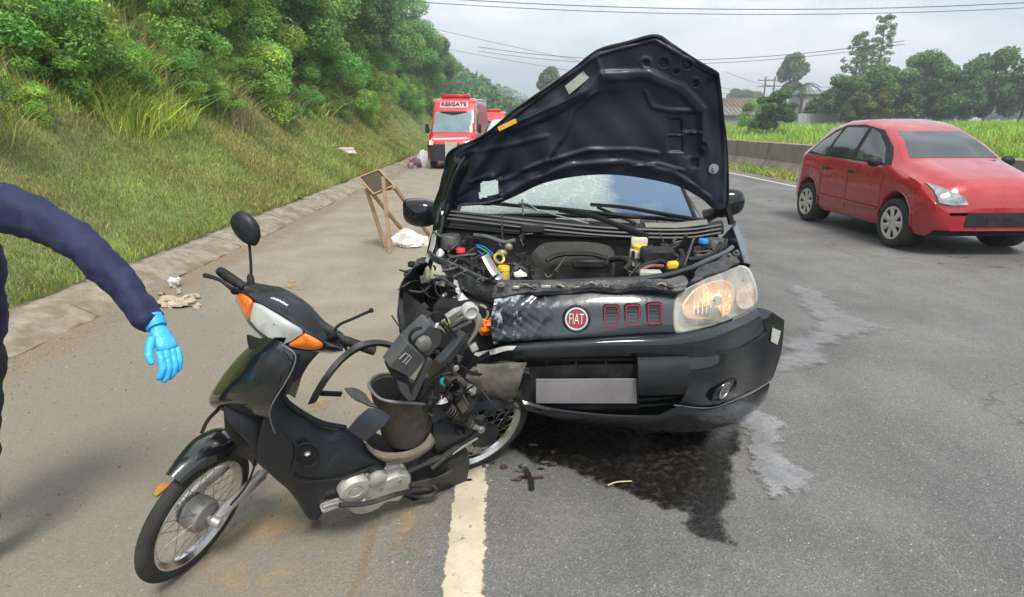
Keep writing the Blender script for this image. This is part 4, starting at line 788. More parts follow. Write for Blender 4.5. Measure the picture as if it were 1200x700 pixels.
bl = MB().blob(ht(840, 350, .045), (.02, .02, .022), None, 12).build('bulb', mat('bulb', (.95, .72, .35), .1, emis=((1, .62, .25), 2.5)), hl)
MB().lathe([(.024, 0), (.022, .012), (.001, .014)], ht(840, 352, .04), -FB, 16).build('bulb_cap', m_chrome, hl)
G_ = radial([(864, 338), (872, 331), (880, 330), (884, 345), (883, 357), (872, 362), (865, 358), (863, 350)], ht, [(1.02, .012), (.9, .024), (.7, .03), (.5, .034), (.25, .034), (.03, .034)], 40)
MB().grid(G_, closeu=True).build('side_indicator', mat('indicator_clear', (.72, .55, .50), .3, .2, var=.5, nscale=45, bump=.8, bscale=70), hl)
m_lens = bpy.data.materials.new('cloudy_lens'); m_lens.use_nodes = True; nt = m_lens.node_tree; b_ = nt.nodes['Principled BSDF']; b_.inputs['Base Color'].default_value = (.62, .61, .56, 1); b_.inputs['Roughness'].default_value = .12; b_.inputs['Coat Weight'].default_value = .5
tc_ = nd(nt, 'ShaderNodeTexCoord'); n1 = nd(nt, 'ShaderNodeTexNoise', Scale=11.0, Detail=6.0); r_ = nd(nt, 'ShaderNodeMapRange'); r_.inputs[1].default_value = .3; r_.inputs[2].default_value = .75; r_.inputs[3].default_value = .22; r_.inputs[4].default_value = .6
nt.links.new(tc_.outputs['Object'], n1.inputs['Vector']); nt.links.new(n1.outputs['Fac'], r_.inputs[0]); nt.links.new(r_.outputs[0], b_.inputs['Alpha'])
MB().grid(radial(hl_out, ht, [(1.0, .0), (.97, -.012), (.93, -.014), (.87, -.016), (.8, -.018), (.7, -.018), (.6, -.018), (.5, -.018), (.4, -.018), (.25, -.018), (.03, -.018)]), closeu=True).build('lens', m_lens, hl, angle=80)
# right wing (thin sliver seen beside the lamp and mirror)
MB().loft([CP([(856, 258, .98), (864, 280, .72), (870, 300, .52), (872, 308, .5)]), CP([(862, 262, 1.0), (872, 284, .76), (878, 303, .58), (880, 312, .55)]), [cs(.80, 1.0, .9), cs(.805, .85, .84), cs(.81, .75, .80), cs(.81, .68, .78)]], 16, 8, .006).build('front_wing', mat('wing_paint', (.05, .053, .06), .16, coat=1.0, var=.1), fiat)

# --- engine bay
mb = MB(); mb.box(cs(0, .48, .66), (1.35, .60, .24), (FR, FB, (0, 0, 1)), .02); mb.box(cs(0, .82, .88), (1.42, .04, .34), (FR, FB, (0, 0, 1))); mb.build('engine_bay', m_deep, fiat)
m_engm = mat('engine_metal', (.09, .092, .095), .5, .4, var=.5, nscale=25, dirt=(.2, .17, .13), dirt_amt=.6, dscale=14, bump=.6, bscale=50)
m_rail = mat('rail_metal', (.035, .038, .045), .4, .3, var=.5, nscale=22, dirt=(.16, .14, .12), dirt_amt=.6, dscale=16, bump=.6, bscale=60)
mb = MB(); mb.loft([CP([(583, 333, .14), (640, 333, .125), (700, 331, .12), (760, 330, .125), (800, 326, .15)]), CP([(580, 341, .12), (640, 340, .10), (700, 338, .10), (760, 337, .10), (805, 333, .13)]), CP([(578, 350, .10), (640, 346, .07), (700, 342, .07), (760, 342, .07), (800, 342, .10)])], 40, 10, .02, noise=.0025); mb.build('front_crossmember', m_rail, fiat)
g = np.random.default_rng(3)
for k in range(16):
    u_ = 590+k*13+g.uniform(-3, 3); c_ = cp(u_, 336+g.uniform(-2, 3), .09); kind = k % 3
    mb = MB()
    if kind == 0: mb.lathe([(.016, 0), (.016, .012), (.008, .012), (.008, .018), (.001, .018)], c_, nrm(V(0, -.6, .8)), 12)
    elif kind == 1: mb.box(c_, (g.uniform(.03, .06), .02, .015), (FR, FB, (0, 0, 1)), .003)
    else: mb.tube([c_-FR*.02, c_+V(0, 0, .012), c_+FR*.025], .006, 5, n=6)
    mb.build('bracket', [m_engm, m_alu, mat('brass_dirty', (.22, .2, .14), .6, .3, dirt=(.08, .07, .05), dirt_amt=.6, dscale=30)][k % 3], fiat)
mb = MB(); mb.tube(CP([(503, 296, .6), (512, 302, .5), (545, 317, .34), (572, 329, .22), (600, 331, .17), (640, 331, .15), (700, 328.5, .15), (760, 325.5, .15), (800, 317, .2), (830, 305, .32), (850, 296, .46), (858, 290, .56)]), .012, 8, n=70); mb.build('bay_seal', mat('seal_sheen', (.03, .033, .04), .3, coat=.4), fiat)
mb = MB()
for rr_ in ([(812, 322, .24), (835, 310, .34), (856, 300, .46), (866, 300, .48)], [(806, 333, .17), (835, 319, .3), (862, 309, .44), (870, 306, .46)]): pass
mb.loft([CP([(812, 320, .24), (835, 309, .34), (856, 299, .47)]), CP([(812, 327, .2), (838, 315, .3), (862, 304, .44)]), CP([(806, 335, .15), (838, 322, .26), (866, 310, .40)])], 24, 10, .015, noise=.003); mb.build('right_rail', m_rail, fiat)
mb = MB(); mb.loft([CP([(505, 300, .56), (530, 313, .42), (560, 328, .28), (598, 343, .14)]), CP([(512, 312, .50), (535, 325, .38), (562, 340, .24), (594, 350, .12)]), CP([(518, 320, .48), (540, 334, .36), (566, 348, .24), (588, 356, .14)])], 24, 10, .015, noise=.004); mb.build('left_rail', m_rail, fiat)
for u_, v_, t_ in ((836, 306, .4), (853, 303, .42), (862, 299, .46), (826, 316, .3), (530, 314, .4), (545, 322, .33), (562, 331, .26)):
    MB().lathe([(.016, 0), (.016, .014), (.009, .014), (.009, .028), (.001, .03)], cp(u_, v_, t_), nrm(V(0, -.5, .9)), 10).build('bolt', m_engm, fiat)
# engine cover
cov = [(622, 300), (628, 292), (645, 287), (690, 287), (716, 292), (720, 303), (718, 316), (690, 318), (650, 318), (630, 312)]
O_ = CP(cov, .50); cz = O_.mean(0)
R_ = [O_+V(0, 0, -.10), O_, cz+(O_-cz)*.93+V(0, -.02, .022), cz+(O_-cz)*.80+V(0, -.02, .030), cz+(O_-cz)*.3+V(0, -.02, .030), cz+(O_-cz)*.01+V(0, -.02, .03)]
cv = MB().grid(np.array([spline(np.vstack([r, r[:1]]), 49)[:-1] for r in R_]), closeu=True).build('engine_cover', mat('cover_grey', (.075, .072, .068), .5, var=.2, nscale=10, dirt=(.16, .14, .11), dirt_amt=.5, bump=.3, bscale=40), fiat)
mb = MB(); mb.tube(CP([(640, 306, .42), (655, 299, .44), (690, 298, .43), (712, 303, .42)]), .012, 7, n=16); mb.box(cp(690, 309, .42), (.17, .04, .05), (FR, FB, (0, 0, 1)), .012); mb.build('cover_rib', m_blackp, cv)
def jar(name, u, v, t, r, h, m, cap=None, capm=None, sq=False):
    c_ = cp(u, v, t); mb = MB()
    if sq: mb.box(c_-V(0, 0, h/2), (r*2, r*1.6, h), (FR, FB, (0, 0, 1)), .008)
    else: mb.lathe([(.001, 0), (r*.92, 0), (r, -.008), (r, -h), (.001, -h)], c_, (0, 0, 1), 20)
    o = mb.build(name, m, fiat)
    if cap: MB().lathe([(.001, .018), (cap*.85, .018), (cap, .012), (cap, -.004), (.001, -.004)], c_+V(0, 0, .004), (0, 0, 1), 18).build('cap', capm, o)
    return o
m_wp = mat('milky_plastic', (.62, .60, .50), .4, var=.1, dirt=(.3, .27, .2), dirt_amt=.4); m_yel = mat('yellow_cap', (.72, .50, .02), .4, dirt=(.3, .2, .03), dirt_amt=.3, dscale=20); m_blu = mat('blue_cap', (.02, .22, .62), .4); m_rc = mat('red_cap', (.75, .04, .05), .45)
jar('brake_fluid_tank', 749, 292, .60, .046, .09, m_wp, .036, m_yel, True); MB().box(cp(749, 285, .66), (.085, .03, .06), (FR, FB, (0, 0, 1)), .006).build('tank_neck', m_wp, fiat)
MB().box(cp(788, 311, .28), (.052, .045, .035), (nrm(FR+V(0, 0, .15)), FB, (0, 0, 1)), .008).build('yellow_plug', m_yel, fiat)
jar('washer_cap', 824, 285, .62, .02, .03, m_blackp, .026, m_blu); jar('coolant_cap', 540, 296, .55, .02, .04, m_blackp, .024, m_rc)
jar('oil_filler', 590, 317, .30, .03, .05, mat('dirty_yellow', (.55, .42, .12), .5, dirt=(.2, .16, .06), dirt_amt=.6, dscale=20), .03, m_yel)
mb = MB(); mb.tube(circ(cp(585, 303, .34), .024, V(.3, -.8, .5), 16), .007, 6, closed=True); mb.build('brass_clip', mat('brass', (.55, .36, .06), .4, .5), fiat)
MB().blob(cp(608, 322, .26), (.03, .03, .018), None, 10, .3, 3).build('white_rag', mat('white_tape', (.75, .73, .68), .7), fiat)
mb = MB(); mb.blob(cp(596, 290, .45), (.022, .022, .022), None, 10); mb.blob(cp(588, 297, .42), (.03, .02, .02), None, 10); mb.build('valve', mat('bronze_dirty', (.3, .27, .18), .5, .5, dirt=(.08, .07, .05), dirt_amt=.6, dscale=30), fiat)
for nm, pts, r_, m in [('green_wire', [(560, 289, .45), (572, 296, .40), (584, 306, .34)], .004, mat('wire_green', (.02, .35, .22), .4)), ('blue_wire', [(558, 287, .46), (568, 290, .42), (580, 300, .36)], .004, mat('wire_blue', (.03, .12, .5), .4)), ('blue_wire', [(560, 294, .44), (570, 302, .40)], .003, MATS.get('wire_blue')),
                       ('hose', [(715, 305, .46), (728, 303, .42), (738, 308, .36), (732, 316, .34)], .014, m_blackp), ('hose', [(745, 322, .26), (755, 312, .34), (772, 307, .36), (782, 309, .30)], .013, m_blackp), ('hose', [(750, 318, .28), (762, 312, .32), (778, 312, .30)], .008, mat('wire_mauve', (.25, .1, .12), .5)), ('hose', [(797, 294, .5), (800, 303, .45), (797, 312, .34), (803, 315, .3)], .016, m_blackp), ('hose', [(770, 291, .55), (785, 292, .5), (796, 286, .55)], .009, m_blackp), ('hose', [(556, 276, .65), (572, 278, .6), (590, 284, .6), (604, 282, .6)], .012, mat('grey_hose', (.10, .11, .12), .4)), ('hose', [(806, 304, .4), (820, 303, .42), (835, 298, .5), (845, 286, .62)], .012, m_blackp), ('hose', [(815, 300, .44), (828, 299, .5), (838, 292, .56)], .007, mat('wire_rust', (.14, .07, .05), .5)), ('hose', [(525, 300, .5), (545, 306, .45), (560, 315, .38), (575, 316, .34)], .012, m_blackp)]:
    MB().tube(CP(pts), r_, 8, n=18).build(nm, m, fiat)
mb = MB(); mb.lathe([(.001, .014), (.05, .014), (.058, 0), (.058, -.06)], cp(838, 283, .68), (0, 0, 1), 20); mb.build('strut_tower', m_engm, fiat); mb = MB(); mb.lathe([(.001, .014), (.05, .014), (.058, 0), (.058, -.06)], cp(528, 278, .70), (0, 0, 1), 20); mb.build('strut_tower', m_engm, fiat)
MB().box(cp(762, 322, .24), (.10, .05, .04), (FR, FB, (0, 0, 1)), .006).build('fuse_box', mat('cream_box', (.4, .4, .36), .5), fiat)
MB().box(cp(770, 300, .5), (.16, .12, .08), (FR, FB, (0, 0, 1)), .01).build('battery', m_blackp, fiat)
g = np.random.default_rng(12)
for k in range(120):
    u_, v_ = g.uniform(520, 850), g.uniform(278, 324)
    if 618 < u_ < 722 and v_ < 319: continue
    t_ = float(np.interp(v_, [284, 322], [.62, .26])); c_ = cp(u_, v_, t_+.06); mb = MB()
    if k % 2: mb.box(c_, tuple(g.uniform(.015, .05, 3)), (nrm(g.normal(0, 1, 3)+FR*3), FB, (0, 0, 1)), .003)
    else: mb.tube([c_, c_+V(*g.normal(0, .03, 3)), c_+V(*g.normal(0, .05, 3))], g.uniform(.003, .008), 5, n=8)
    mb.build('engine_fitting', [m_engm, m_blackp, m_rail, m_blackp][k % 4], fiat)

# --- smashed front corner on the scooter side
mb = MB()
wr = [[(500, 306, .50), (486, 312, .46), (475, 326, .40), (468, 348, .36), (467, 370, .32), (470, 392, .28)], [(512, 322, .62), (500, 330, .66), (492, 345, .62), (486, 362, .56), (484, 378, .48), (482, 396, .36)], [(520, 335, .66), (512, 350, .70), (504, 362, .66), (498, 376, .60), (494, 390, .46), (488, 402, .34)]]
mb.loft([CP(r) for r in wr], 30, 16, .006, noise=.004); mb.build('torn_wheel_arch', mat('torn_black', (.014, .015, .017), .55, dirt=(.07, .065, .055), dirt_amt=.6, dscale=8, bump=.5, bscale=30), fiat)
mb = MB(); mb.loft([CP([(474, 340, .36), (500, 362, .28), (528, 392, .22)]), CP([(467, 366, .33), (492, 382, .24), (516, 402, .2)]), CP([(470, 394, .28), (484, 400, .24), (500, 408, .2)])], 18, 10, .005, noise=.006); mb.build('torn_liner', m_blackp, fiat)
mb = MB(); mb.loft([CP([(468, 348, .34), (468, 370, .30), (471, 394, .26)]), CP([(472, 350, .34), (474, 372, .30), (480, 390, .26)])], 12, 3, .004, noise=.002); mb.tube(CP([(459, 370, .26), (466, 380, .26), (474, 392, .25)]), .004, 5); mb.build('bent_strip', m_blackp, fiat)
mb = MB(); mb.loft([CP([(508, 308, .50), (524, 313, .46)]), CP([(506, 322, .46), (524, 327, .42)]), CP([(509, 334, .44), (521, 336, .40)])], 8, 8, .012, noise=.004); mb.blob(cp(502, 324, .46), (.02, .03, .045), None, 10, .2); mb.build('bent_bracket', mat('olive_steel', (.36, .36, .27), .5, .2, dirt=(.12, .1, .06), dirt_amt=.6, dscale=18), fiat)
mb = MB(); mb.blob(cp(516, 297, .52), (.022, .03, .026), None, 10, .2, 4); mb.build('wing_mount', mat('dusty_mount', (.5, .5, .52), .5), fiat)
mb = MB(); mb.loft([CP([(490, 304, .5), (500, 302, .48)]), CP([(484, 312, .5), (497, 309, .47)])], 6, 5, .01, noise=.004); mb.build('wing_scrap', m_engm, fiat)
mb = MB(); mb.loft([CP([(533, 328, .34), (532, 350, .30), (545, 372, .24)]), CP([(538, 330, .36), (541, 345, .33), (550, 356, .28)])], 12, 8, .006, noise=.003); mb.blob(cp(542, 355, .27), (.03, .03, .035), None, 12, .35, 5); mb.build('broken_headlight', mat('broken_lens', (.68, .70, .74), .12, .3, bump=.8, bscale=60), fiat)
mb = MB(); mb.tube(CP([(527, 350, .36), (530, 338, .36), (545, 332, .36), (562, 340, .32), (572, 356, .26)]), .012, 7, n=20); mb.tube(CP([(572, 350, .24), (580, 365, .2), (578, 392, .18)]), .012, 7, n=14); mb.loft([CP([(555, 340, .3), (585, 352, .24)]), CP([(558, 356, .27), (580, 362, .2)])], 8, 5, .006, noise=.004); mb.build('lamp_carrier', m_blackp, fiat)
mb = MB(); mb.lathe([(.05, 0), (.052, .02), (.044, .035), (.044, .06), (.034, .062), (.03, .02), (.001, .02)], cp(566, 366, .24), nrm(V(-.2, -.9, .2)), 20); mb.build('lamp_bowl', mat('beige_bowl', (.32, .28, .22), .5, .2, var=.3, nscale=30, dirt=(.12, .1, .07), dirt_amt=.6, dscale=20), fiat)
mb = MB(); mb.blob(cp(568, 384, .16), (.034, .026, .032), None, 14, .5, 8); mb.blob(cp(574, 378, .15), (.018, .016, .026), None, 10, .6, 9); mb.build('broken_indicator', mat('amber_lens', (.85, .20, .01), .2, var=.45, nscale=30, coat=.6, bump=1, bscale=60), fiat)
mb = MB(); mb.loft([CNn([(538, 430), (575, 428), (606, 426), (616, 425)], -.08), CNn([(536, 444), (565, 443), (590, 441), (612, 439)], -.15), CNn([(545, 460), (570, 462), (590, 460), (608, 455)], -.15), CNn([(556, 469), (575, 472), (592, 471), (602, 465)], -.09)], 28, 16, .006, noise=.0025); mb.build('dusty_inner_arch', mat('dusty_olive', (.055, .05, .04), .7, var=.5, nscale=14, dirt=(.20, .175, .135), dirt_amt=.75, dscale=9, bump=.5, bscale=30), fiat)
mb = MB(); mb.loft([CNn([(552, 415), (580, 409), (606, 406)], -.02), CNn([(562, 419), (584, 414), (602, 411)], -.03)], 14, 6, .003, noise=.002); mb.build('scraped_patch', mat('scraped_white', (.36, .36, .36), .5, var=.4, dirt=(.02, .02, .022), dirt_amt=1.0, dscale=18), bumper)
mb = MB(); mb.loft([CNn([(535, 415), (560, 420), (600, 424), (620, 430)], .02), CNn([(538, 425), (560, 430), (600, 432), (622, 436)], -.01), CNn([(545, 434), (566, 438), (600, 438), (622, 442)], .03)], 20, 8, .005, noise=.006); mb.build('torn_bumper_edge', m_blackp, bumper)
MB().box(cs(-.48, .66, .66), (.60, .3, .46), (FR, FB, (0, 0, 1)), .03).build('inner_wing', m_deep, fiat)
# tangle of torn strips, hoses and lamp pieces in the crushed corner
g = np.random.default_rng(44); m_bright = mat('bent_bright_metal', (.50, .50, .50), .35, .6, var=.3, dirt=(.12, .1, .08), dirt_amt=.6, dscale=20); junk = [m_blackp, m_deep, m_engm, m_blackp, m_bright, m_rail, m_deep]
for k in range(64):
    u_ = g.uniform(478, 592); v_ = g.uniform(305, 428); 
    if v_ > 345+ (u_-478)*.9 + 50 or (u_ > 575 and 345 < v_ < 400): continue
    t_ = float(np.interp(u_, [470, 590], [.44, .16]))+g.uniform(-.05, .14); a = cp(u_, v_, t_); d = nrm(V(*g.normal(0, 1, 3))+V(.3, 0, -.3)); e_ = nrm(np.cross(d, V(*g.normal(0, 1, 3)))); L_ = g.uniform(.05, .17)
    P_ = np.array([a-d*L_/2, a+e_*L_*g.uniform(-.25, .25), a+d*L_/2+V(0, 0, g.uniform(-.03, .02))])
    if k % 3 == 0: MB().tube(spline(P_, 12), g.uniform(.003, .009), 6).build('torn_hose', junk[k % 7] if k % 7 != 4 else m_blackp, fiat)
    elif k % 3 == 1: w_ = np.cross(d, e_)*g.uniform(.008, .03); MB().loft([P_-w_, P_+e_*.006, P_+w_*g.uniform(.4, 1)], 10, 5, .003, noise=.002).build('torn_strip', junk[k % 7], fiat)
    else: MB().box(a, tuple(g.uniform(.012, .05, 3)), (d, e_, np.cross(d, e_)), .003).build('broken_piece', junk[(k+2) % 7], fiat)
for k in range(10):
    a = cp(g.uniform(532, 556), g.uniform(336, 372), .26+g.uniform(-.03, .03)); MB().blob(a, tuple(g.uniform(.006, .016, 3)), None, 6, .5, k).build('lens_shard', mat('lens_shard', (.8, .82, .85), .1, .2, coat=1), fiat)
# --- door mirrors
for nm, pts, t_, arm in (('left', [(472, 243), (473, 235), (482, 233.5), (500, 234), (511, 240), (512, 252), (508, 263), (495, 266.5), (480, 263), (473, 255)], 1.04, ((505, 252), (522, 256))), ('right', [(840, 226), (848, 221.5), (862, 221), (871, 226), (872.5, 238), (868, 248), (858, 253), (842, 255.5), (837, 250), (838, 236)], 1.08, ((845, 247), (826, 254)))):
    O = CP(pts, t_); c_ = O.mean(0); R_ = [c_+(O-c_)*.93+FB*.09, c_+(O-c_)*1.0+FB*.04, O, c_+(O-c_)*.9-FB*.035, c_+(O-c_)*.6-FB*.058, c_+(O-c_)*.02-FB*.065]
    mo = MB().grid(np.array([spline(np.vstack([r, r[:1]]), 33)[:-1] for r in R_]), closeu=True).build('door_mirror', m_paint_blk, fiat, angle=60)
    MB().prism(c_+(O-c_)*.9+FB*.088, FB*.006).build('mirror_glass', m_chrome, mo)
    MB().tube([cp(*arm[0], t_+.02), cp(*arm[1], t_+.06)], [.028, .04], 8).build('mirror_arm', m_blackp, mo)
    if nm == 'right': MB().tube(spline(CP([(846, 231), (858, 230), (862, 234), (861, 241), (848, 246), (842, 243)], t_-.055), 20), .0035, 5).build('mirror_groove', m_deep, mo)
# ================================================================== THE CRASHED SCOOTER
def dirn(az, el): a, e = math.radians(az), math.radians(el); return V(math.cos(e)*math.cos(a), math.cos(e)*math.sin(a), math.sin(e))
nS, nB = dirn(-18, -18), dirn(-57, -20)           # axle directions (towards the rider's left) of the steered front and of the frame
WK = .915                                         # wheel size against the nominal 0.282 m
FC, RC = pz(231, 600, .262*WK+.004), pz(564, 503, .262*WK)
uS = nrm(V(0, 0, 1)-nS*nS[2]); fS = V(-.309, -.951, 0); uB = nrm(V(0, 0, 1)-nB*nB[2]); fB = V(-.839, -.545, 0)
def sp(u, v, o=0): return pl(u, v, FC+nS*o, nS)
def bp(u, v, o=0): return pl(u, v, RC+nB*o, nB)
HB = FC+uS*.70-fS*.35
def lf(u, v, d=0.): return pl(u, v, HB+fS*(.085-d), fS)
def lfc(u, v, d=0., k=1.6):
    p = lf(u, v, d)
    for _ in range(4): s = (p-HB)@nS; p = lf(u, v, d+k*s*s)
    return p
def ff(u, v, f): return pl(u, v, RC+fB*f, fB)
BPs = lambda pts, o=None: np.array([bp(*p) if o is None else bp(*p, o) for p in pts])
scoot = root('scooter', ((FC+RC)/2)*V(1, 1, 0), 'wrecked black underbone scooter leaning over with its front wheel towards the camera', 'motorcycle')
m_sb = mat('scooter_gloss_black', (.008, .010, .013), .14, var=.1, coat=1.0, dirt=(.03, .03, .028), dirt_amt=.25, dscale=3)
m_sm = mat('scooter_matte_black', (.013, .016, .022), .36, spec=.35, var=.15, nscale=20, dirt=(.04, .04, .04), dirt_amt=.35, dscale=5, bump=.12, bscale=150)
m_sg = mat('scooter_grey_blue', (.040, .050, .072), .38, var=.12, dirt=(.09, .09, .09), dirt_amt=.4, dscale=5)
m_case = mat('engine_case_silver', (.50, .49, .45), .42, .35, var=.1, nscale=20, dirt=(.22, .19, .15), dirt_amt=.55, dscale=10, bump=.15, bscale=80)
m_steel = mat('frame_steel', (.03, .03, .032), .5, .3, var=.3, dirt=(.14, .12, .1), dirt_amt=.5, dscale=12)
m_fork = mat('fork_silver', (.55, .54, .52), .3, .7, var=.1, dirt=(.25, .22, .18), dirt_amt=.5, dscale=12)
m_amb = mat('amber_indicator', (.85, .18, .015), .18, var=.25, nscale=40, coat=.8, bump=.5, bscale=120, emis=((1, .25, .02), .06))
# --- wire wheels
def wire_wheel(c, n, f, u, nm_hub=None, side=1, n_sp=36, hub=.055):
    mb = MB(); prof = [(.222, -.020)]+[(.247+.034*math.cos(a), .027*math.sin(a)) for a in np.linspace(-2.2, 2.2, 23)]+[(.222, .020)]; prof = [(r*WK*(1-(.006 if 6 < i < 18 and i % 3 == 0 else 0)), h*WK) for i, (r, h) in enumerate(prof)]; mb.lathe(prof, c, n, 64); hub = hub*WK
    w = mb.build('wheel', m_tyre, scoot, angle=45)
    MB().lathe([(r*WK, h*WK) for r, h in [(.226, -.024), (.229, -.018), (.214, -.014), (.207, -.006), (.207, .006), (.214, .014), (.229, .018), (.226, .024), (.219, .024), (.201, .008), (.201, -.008), (.219, -.024)]], c, n, 56).build('rim', m_chrome, w)
    MB().lathe([(.016, -.05), (hub, -.045), (hub+.006, -.036), (hub-.004, -.03), (hub-.006, .03), (hub+.006, .036), (hub, .045), (.016, .05)], c, n, 28).build('hub', mat('hub_dull', (.22, .22, .21), .5, .4, dirt=(.12, .1, .08), dirt_amt=.6), w)
    for k in range(n_sp):
        sd = 1 if k % 2 else -1; t0 = 2*math.pi*k/n_sp; t1 = t0+(.42 if (k//2) % 2 else -.42); a = c+n*sd*.036+(f*math.cos(t0)+u*math.sin(t0))*hub; b = c+n*sd*.003+(f*math.cos(t1)+u*math.sin(t1))*.203*WK
        MB().tube([a, b], .0014, 4).build('spoke', mat('spoke_steel', (.30, .30, .29), .35, .7, dirt=(.12, .1, .08), dirt_amt=.6), w)
    return w
ff_, uf_ = fS, uS
wf = wire_wheel(FC, nS, fS, uS, hub=.058); wr_ = wire_wheel(RC, nB, fB, uB, hub=.052)
mb = MB(); mb.lathe([(.062, -.02), (.066, .02), (.060, .042), (.03, .05), (.012, .052), (.012, .07), (.001, .07)], FC, nS, 28); mb.build('brake_plate', mat('brake_plate_dull', (.28, .275, .26), .5, .3, dirt=(.14, .12, .1), dirt_amt=.6), wf)
# --- fork
for s_ in (-1, 1):
    o = .072*s_; a, b = FC+nS*o, sp(289, 548, 0)+nS*o; mb = MB(); d = nrm(b-a)
    mb.tube([a-d*.015, a+d*.05, a+(b-a)*.5, b], [.014, .021, .021, .023], 12); mb.lathe([(.001, .018), (.018, .018), (.02, -.012), (.001, -.012)], a+nS*s_*.012, nS*s_, 14); mb.tube([b, b+d*.34], .014, 10)
    mb.build('fork_leg', m_fork if s_ > 0 else m_fork, scoot)
MB().lathe([(.001, .10), (.011, .10), (.012, .085), (.007, .084), (.007, -.10)], FC, nS, 10).build('axle', m_alu, scoot)
MB().tube([sp(300, 533, .10), sp(297, 550, .12), sp(287, 572, .12), sp(270, 592, .10)], .004, 6, n=16).build('brake_cable', m_deep, scoot)
# --- front fender: a curved sheet around the wheel with a side skirt
def arcpt(a, r, o): return FC+(fS*math.cos(a)+uS*math.sin(a))*r*(WK+.03)+nS*o
rows = []
for a in np.radians(np.linspace(61, 158, 30)):
    k = (math.degrees(a)-61)/97; wd = .022+.024*min(1, k*3.5); sk = .012+.055*min(1, k*1.5)**1.5; rb = .018*math.sin(min(1, k*1.3)*math.pi)
    rows.append([arcpt(a, .312-sk, -wd-.012), arcpt(a, .308+rb, -wd-.006), arcpt(a, .322+rb, -wd*.6), arcpt(a, .327+rb, 0), arcpt(a, .322+rb, wd*.6), arcpt(a, .308+rb, wd+.006), arcpt(a, .312-sk, wd+.012)])
MB().loft([np.array(r) for r in rows], 22, None, .003).build('front_fender', m_sb, scoot, angle=60)
# --- front cover (glossy, convex), seen from the front left
fr = [[(303, 398, -.10), (306, 397, -.04), (318, 397, .03), (332, 402, .09), (345, 412, .12)], [(283, 416, -.12), (286, 414, -.05), (304, 413, .04), (326, 418, .11), (342, 426, .14)], [(264, 438, -.13), (268, 435, -.06), (288, 434, .04), (312, 440, .12), (334, 448, .15)], [(249, 460, -.13), (252, 457, -.06), (272, 454, .04), (300, 458, .12), (326, 464, .15)], [(246, 472, -.12), (248, 471, -.05), (268, 470, .04), (292, 472, .11), (319, 476, .14)], [(254, 480, -.10), (258, 480, -.04), (272, 482, .02), (292, 484, .08), (316, 488, .12)]]
MB().loft([BPs(r) for r in fr], 22, 26, .004).build('front_cover', m_sb, scoot, angle=70)
MB().loft([np.array([q_-nB*1.4*max(0, (q_-RC)@nB)-fB*.06 for q_ in BPs(r)]) for r in fr[2:]], 16, 16, .004).build('cover_back', m_sb, scoot, angle=70)
MB().loft([BPs(r) for r in ([(308, 420, .085), (322, 410, .105), (334, 414, .13), (342, 424, .15)], [(298, 436, .105), (315, 430, .13), (330, 438, .155)], [(302, 446, .12), (316, 448, .14), (328, 452, .16)])], 14, 8, .006).build('cover_inset', m_sm, scoot)
MB().tube(BPs([(330, 404, .10), (344, 413, .14), (346, 424, .15), (336, 446, .16), (322, 468, .16), (316, 484, .15), (319, 500, .14), (323, 508, .13)]), .002, 6, n=30).build('silver_piping', mat('piping', (.16, .17, .19), .35), scoot)
MB().loft([BPs(r) for r in ([(292, 392, -.06), (318, 402, .02), (345, 412, .06), (372, 412, .04)], [(294, 404, -.04), (320, 416, .06), (345, 424, .09), (360, 424, .06)], [(300, 420, .0), (322, 440, .08), (340, 446, .09), (350, 440, .06)])], 14, 8, .01).build('column_cover', m_deep, scoot)
MB().loft([BPs(r) for r in ([(344, 414, .13), (352, 414, .05), (358, 420, -.05)], [(340, 432, .14), (348, 434, .05), (352, 440, -.05)], [(332, 462, .12), (338, 462, .05), (344, 466, -.05)])], 10, 8, .006).build('inner_shield', m_sm, scoot)
# dark lower cover over the fork crown
mb = MB(); mb.loft([BPs([(262, 478), (290, 477), (318, 474), (333, 470)], .02), BPs([(264, 492), (292, 495), (318, 496), (335, 500)], .07), BPs([(284, 506), (298, 520), (312, 528), (330, 530)], .07), BPs([(298, 516), (302, 535), (312, 548), (322, 552)], .03)], 16, 14, .01); mb.build('fork_cover', m_sm, scoot, angle=60)
mb = MB(); mb.blob(bp(296, 490, -.02), (.09, .075, .12), (fB, nB, uB), 14); mb.build('crown_cover', m_deep, scoot)
MB().tube([sp(258, 478, .04), sp(244, 492, .04), sp(236, 508, .05)], .006, 6, n=10).build('cable', m_deep, scoot)
# --- leg shield, floor and side panel: one long moulded body
outer = [(312, 480), (303, 505), (302, 537), (322, 560), (341, 577), (363, 608), (377, 603), (380, 587), (398, 582), (425, 566), (452, 552)]
inner = [(338, 438), (331, 462), (338, 473), (350, 482), (366, 491), (375, 496), (386, 499.5), (396, 501), (408, 502), (428, 517), (452, 542)]
def between(k, o): return np.array([bp(a[0]+(b[0]-a[0])*k, a[1]+(b[1]-a[1])*k, o) for a, b in zip(outer, inner)])
MB().loft([between(0, -.02), between(.0, .075), between(.12, .105), between(.5, .115), between(.82, .095), between(.96, .06), between(1.0, .0), between(.9, -.06)], 60, 40, .004).build('body_panel', m_sm, scoot, angle=60)
mb = MB(); ve = [(345, 528), (352, 520), (364, 519), (374, 530), (373, 543), (358, 549), (349, 540)]; O = BPs(ve, .122); c_ = O.mean(0); mb.grid(np.array([spline(np.vstack([r, r[:1]]), 31)[:-1] for r in (O, c_+(O-c_)*.93+nB*.003, c_+(O-c_)*.88-nB*.004, c_+(O-c_)*.02-nB*.004)]), closeu=True); vt = mb.build('vent', m_deep, scoot)
mb = MB(); mb.blob(bp(360, 532, .125), (.012, .012, .008), None, 8); mb.build('screw', m_alu, vt)
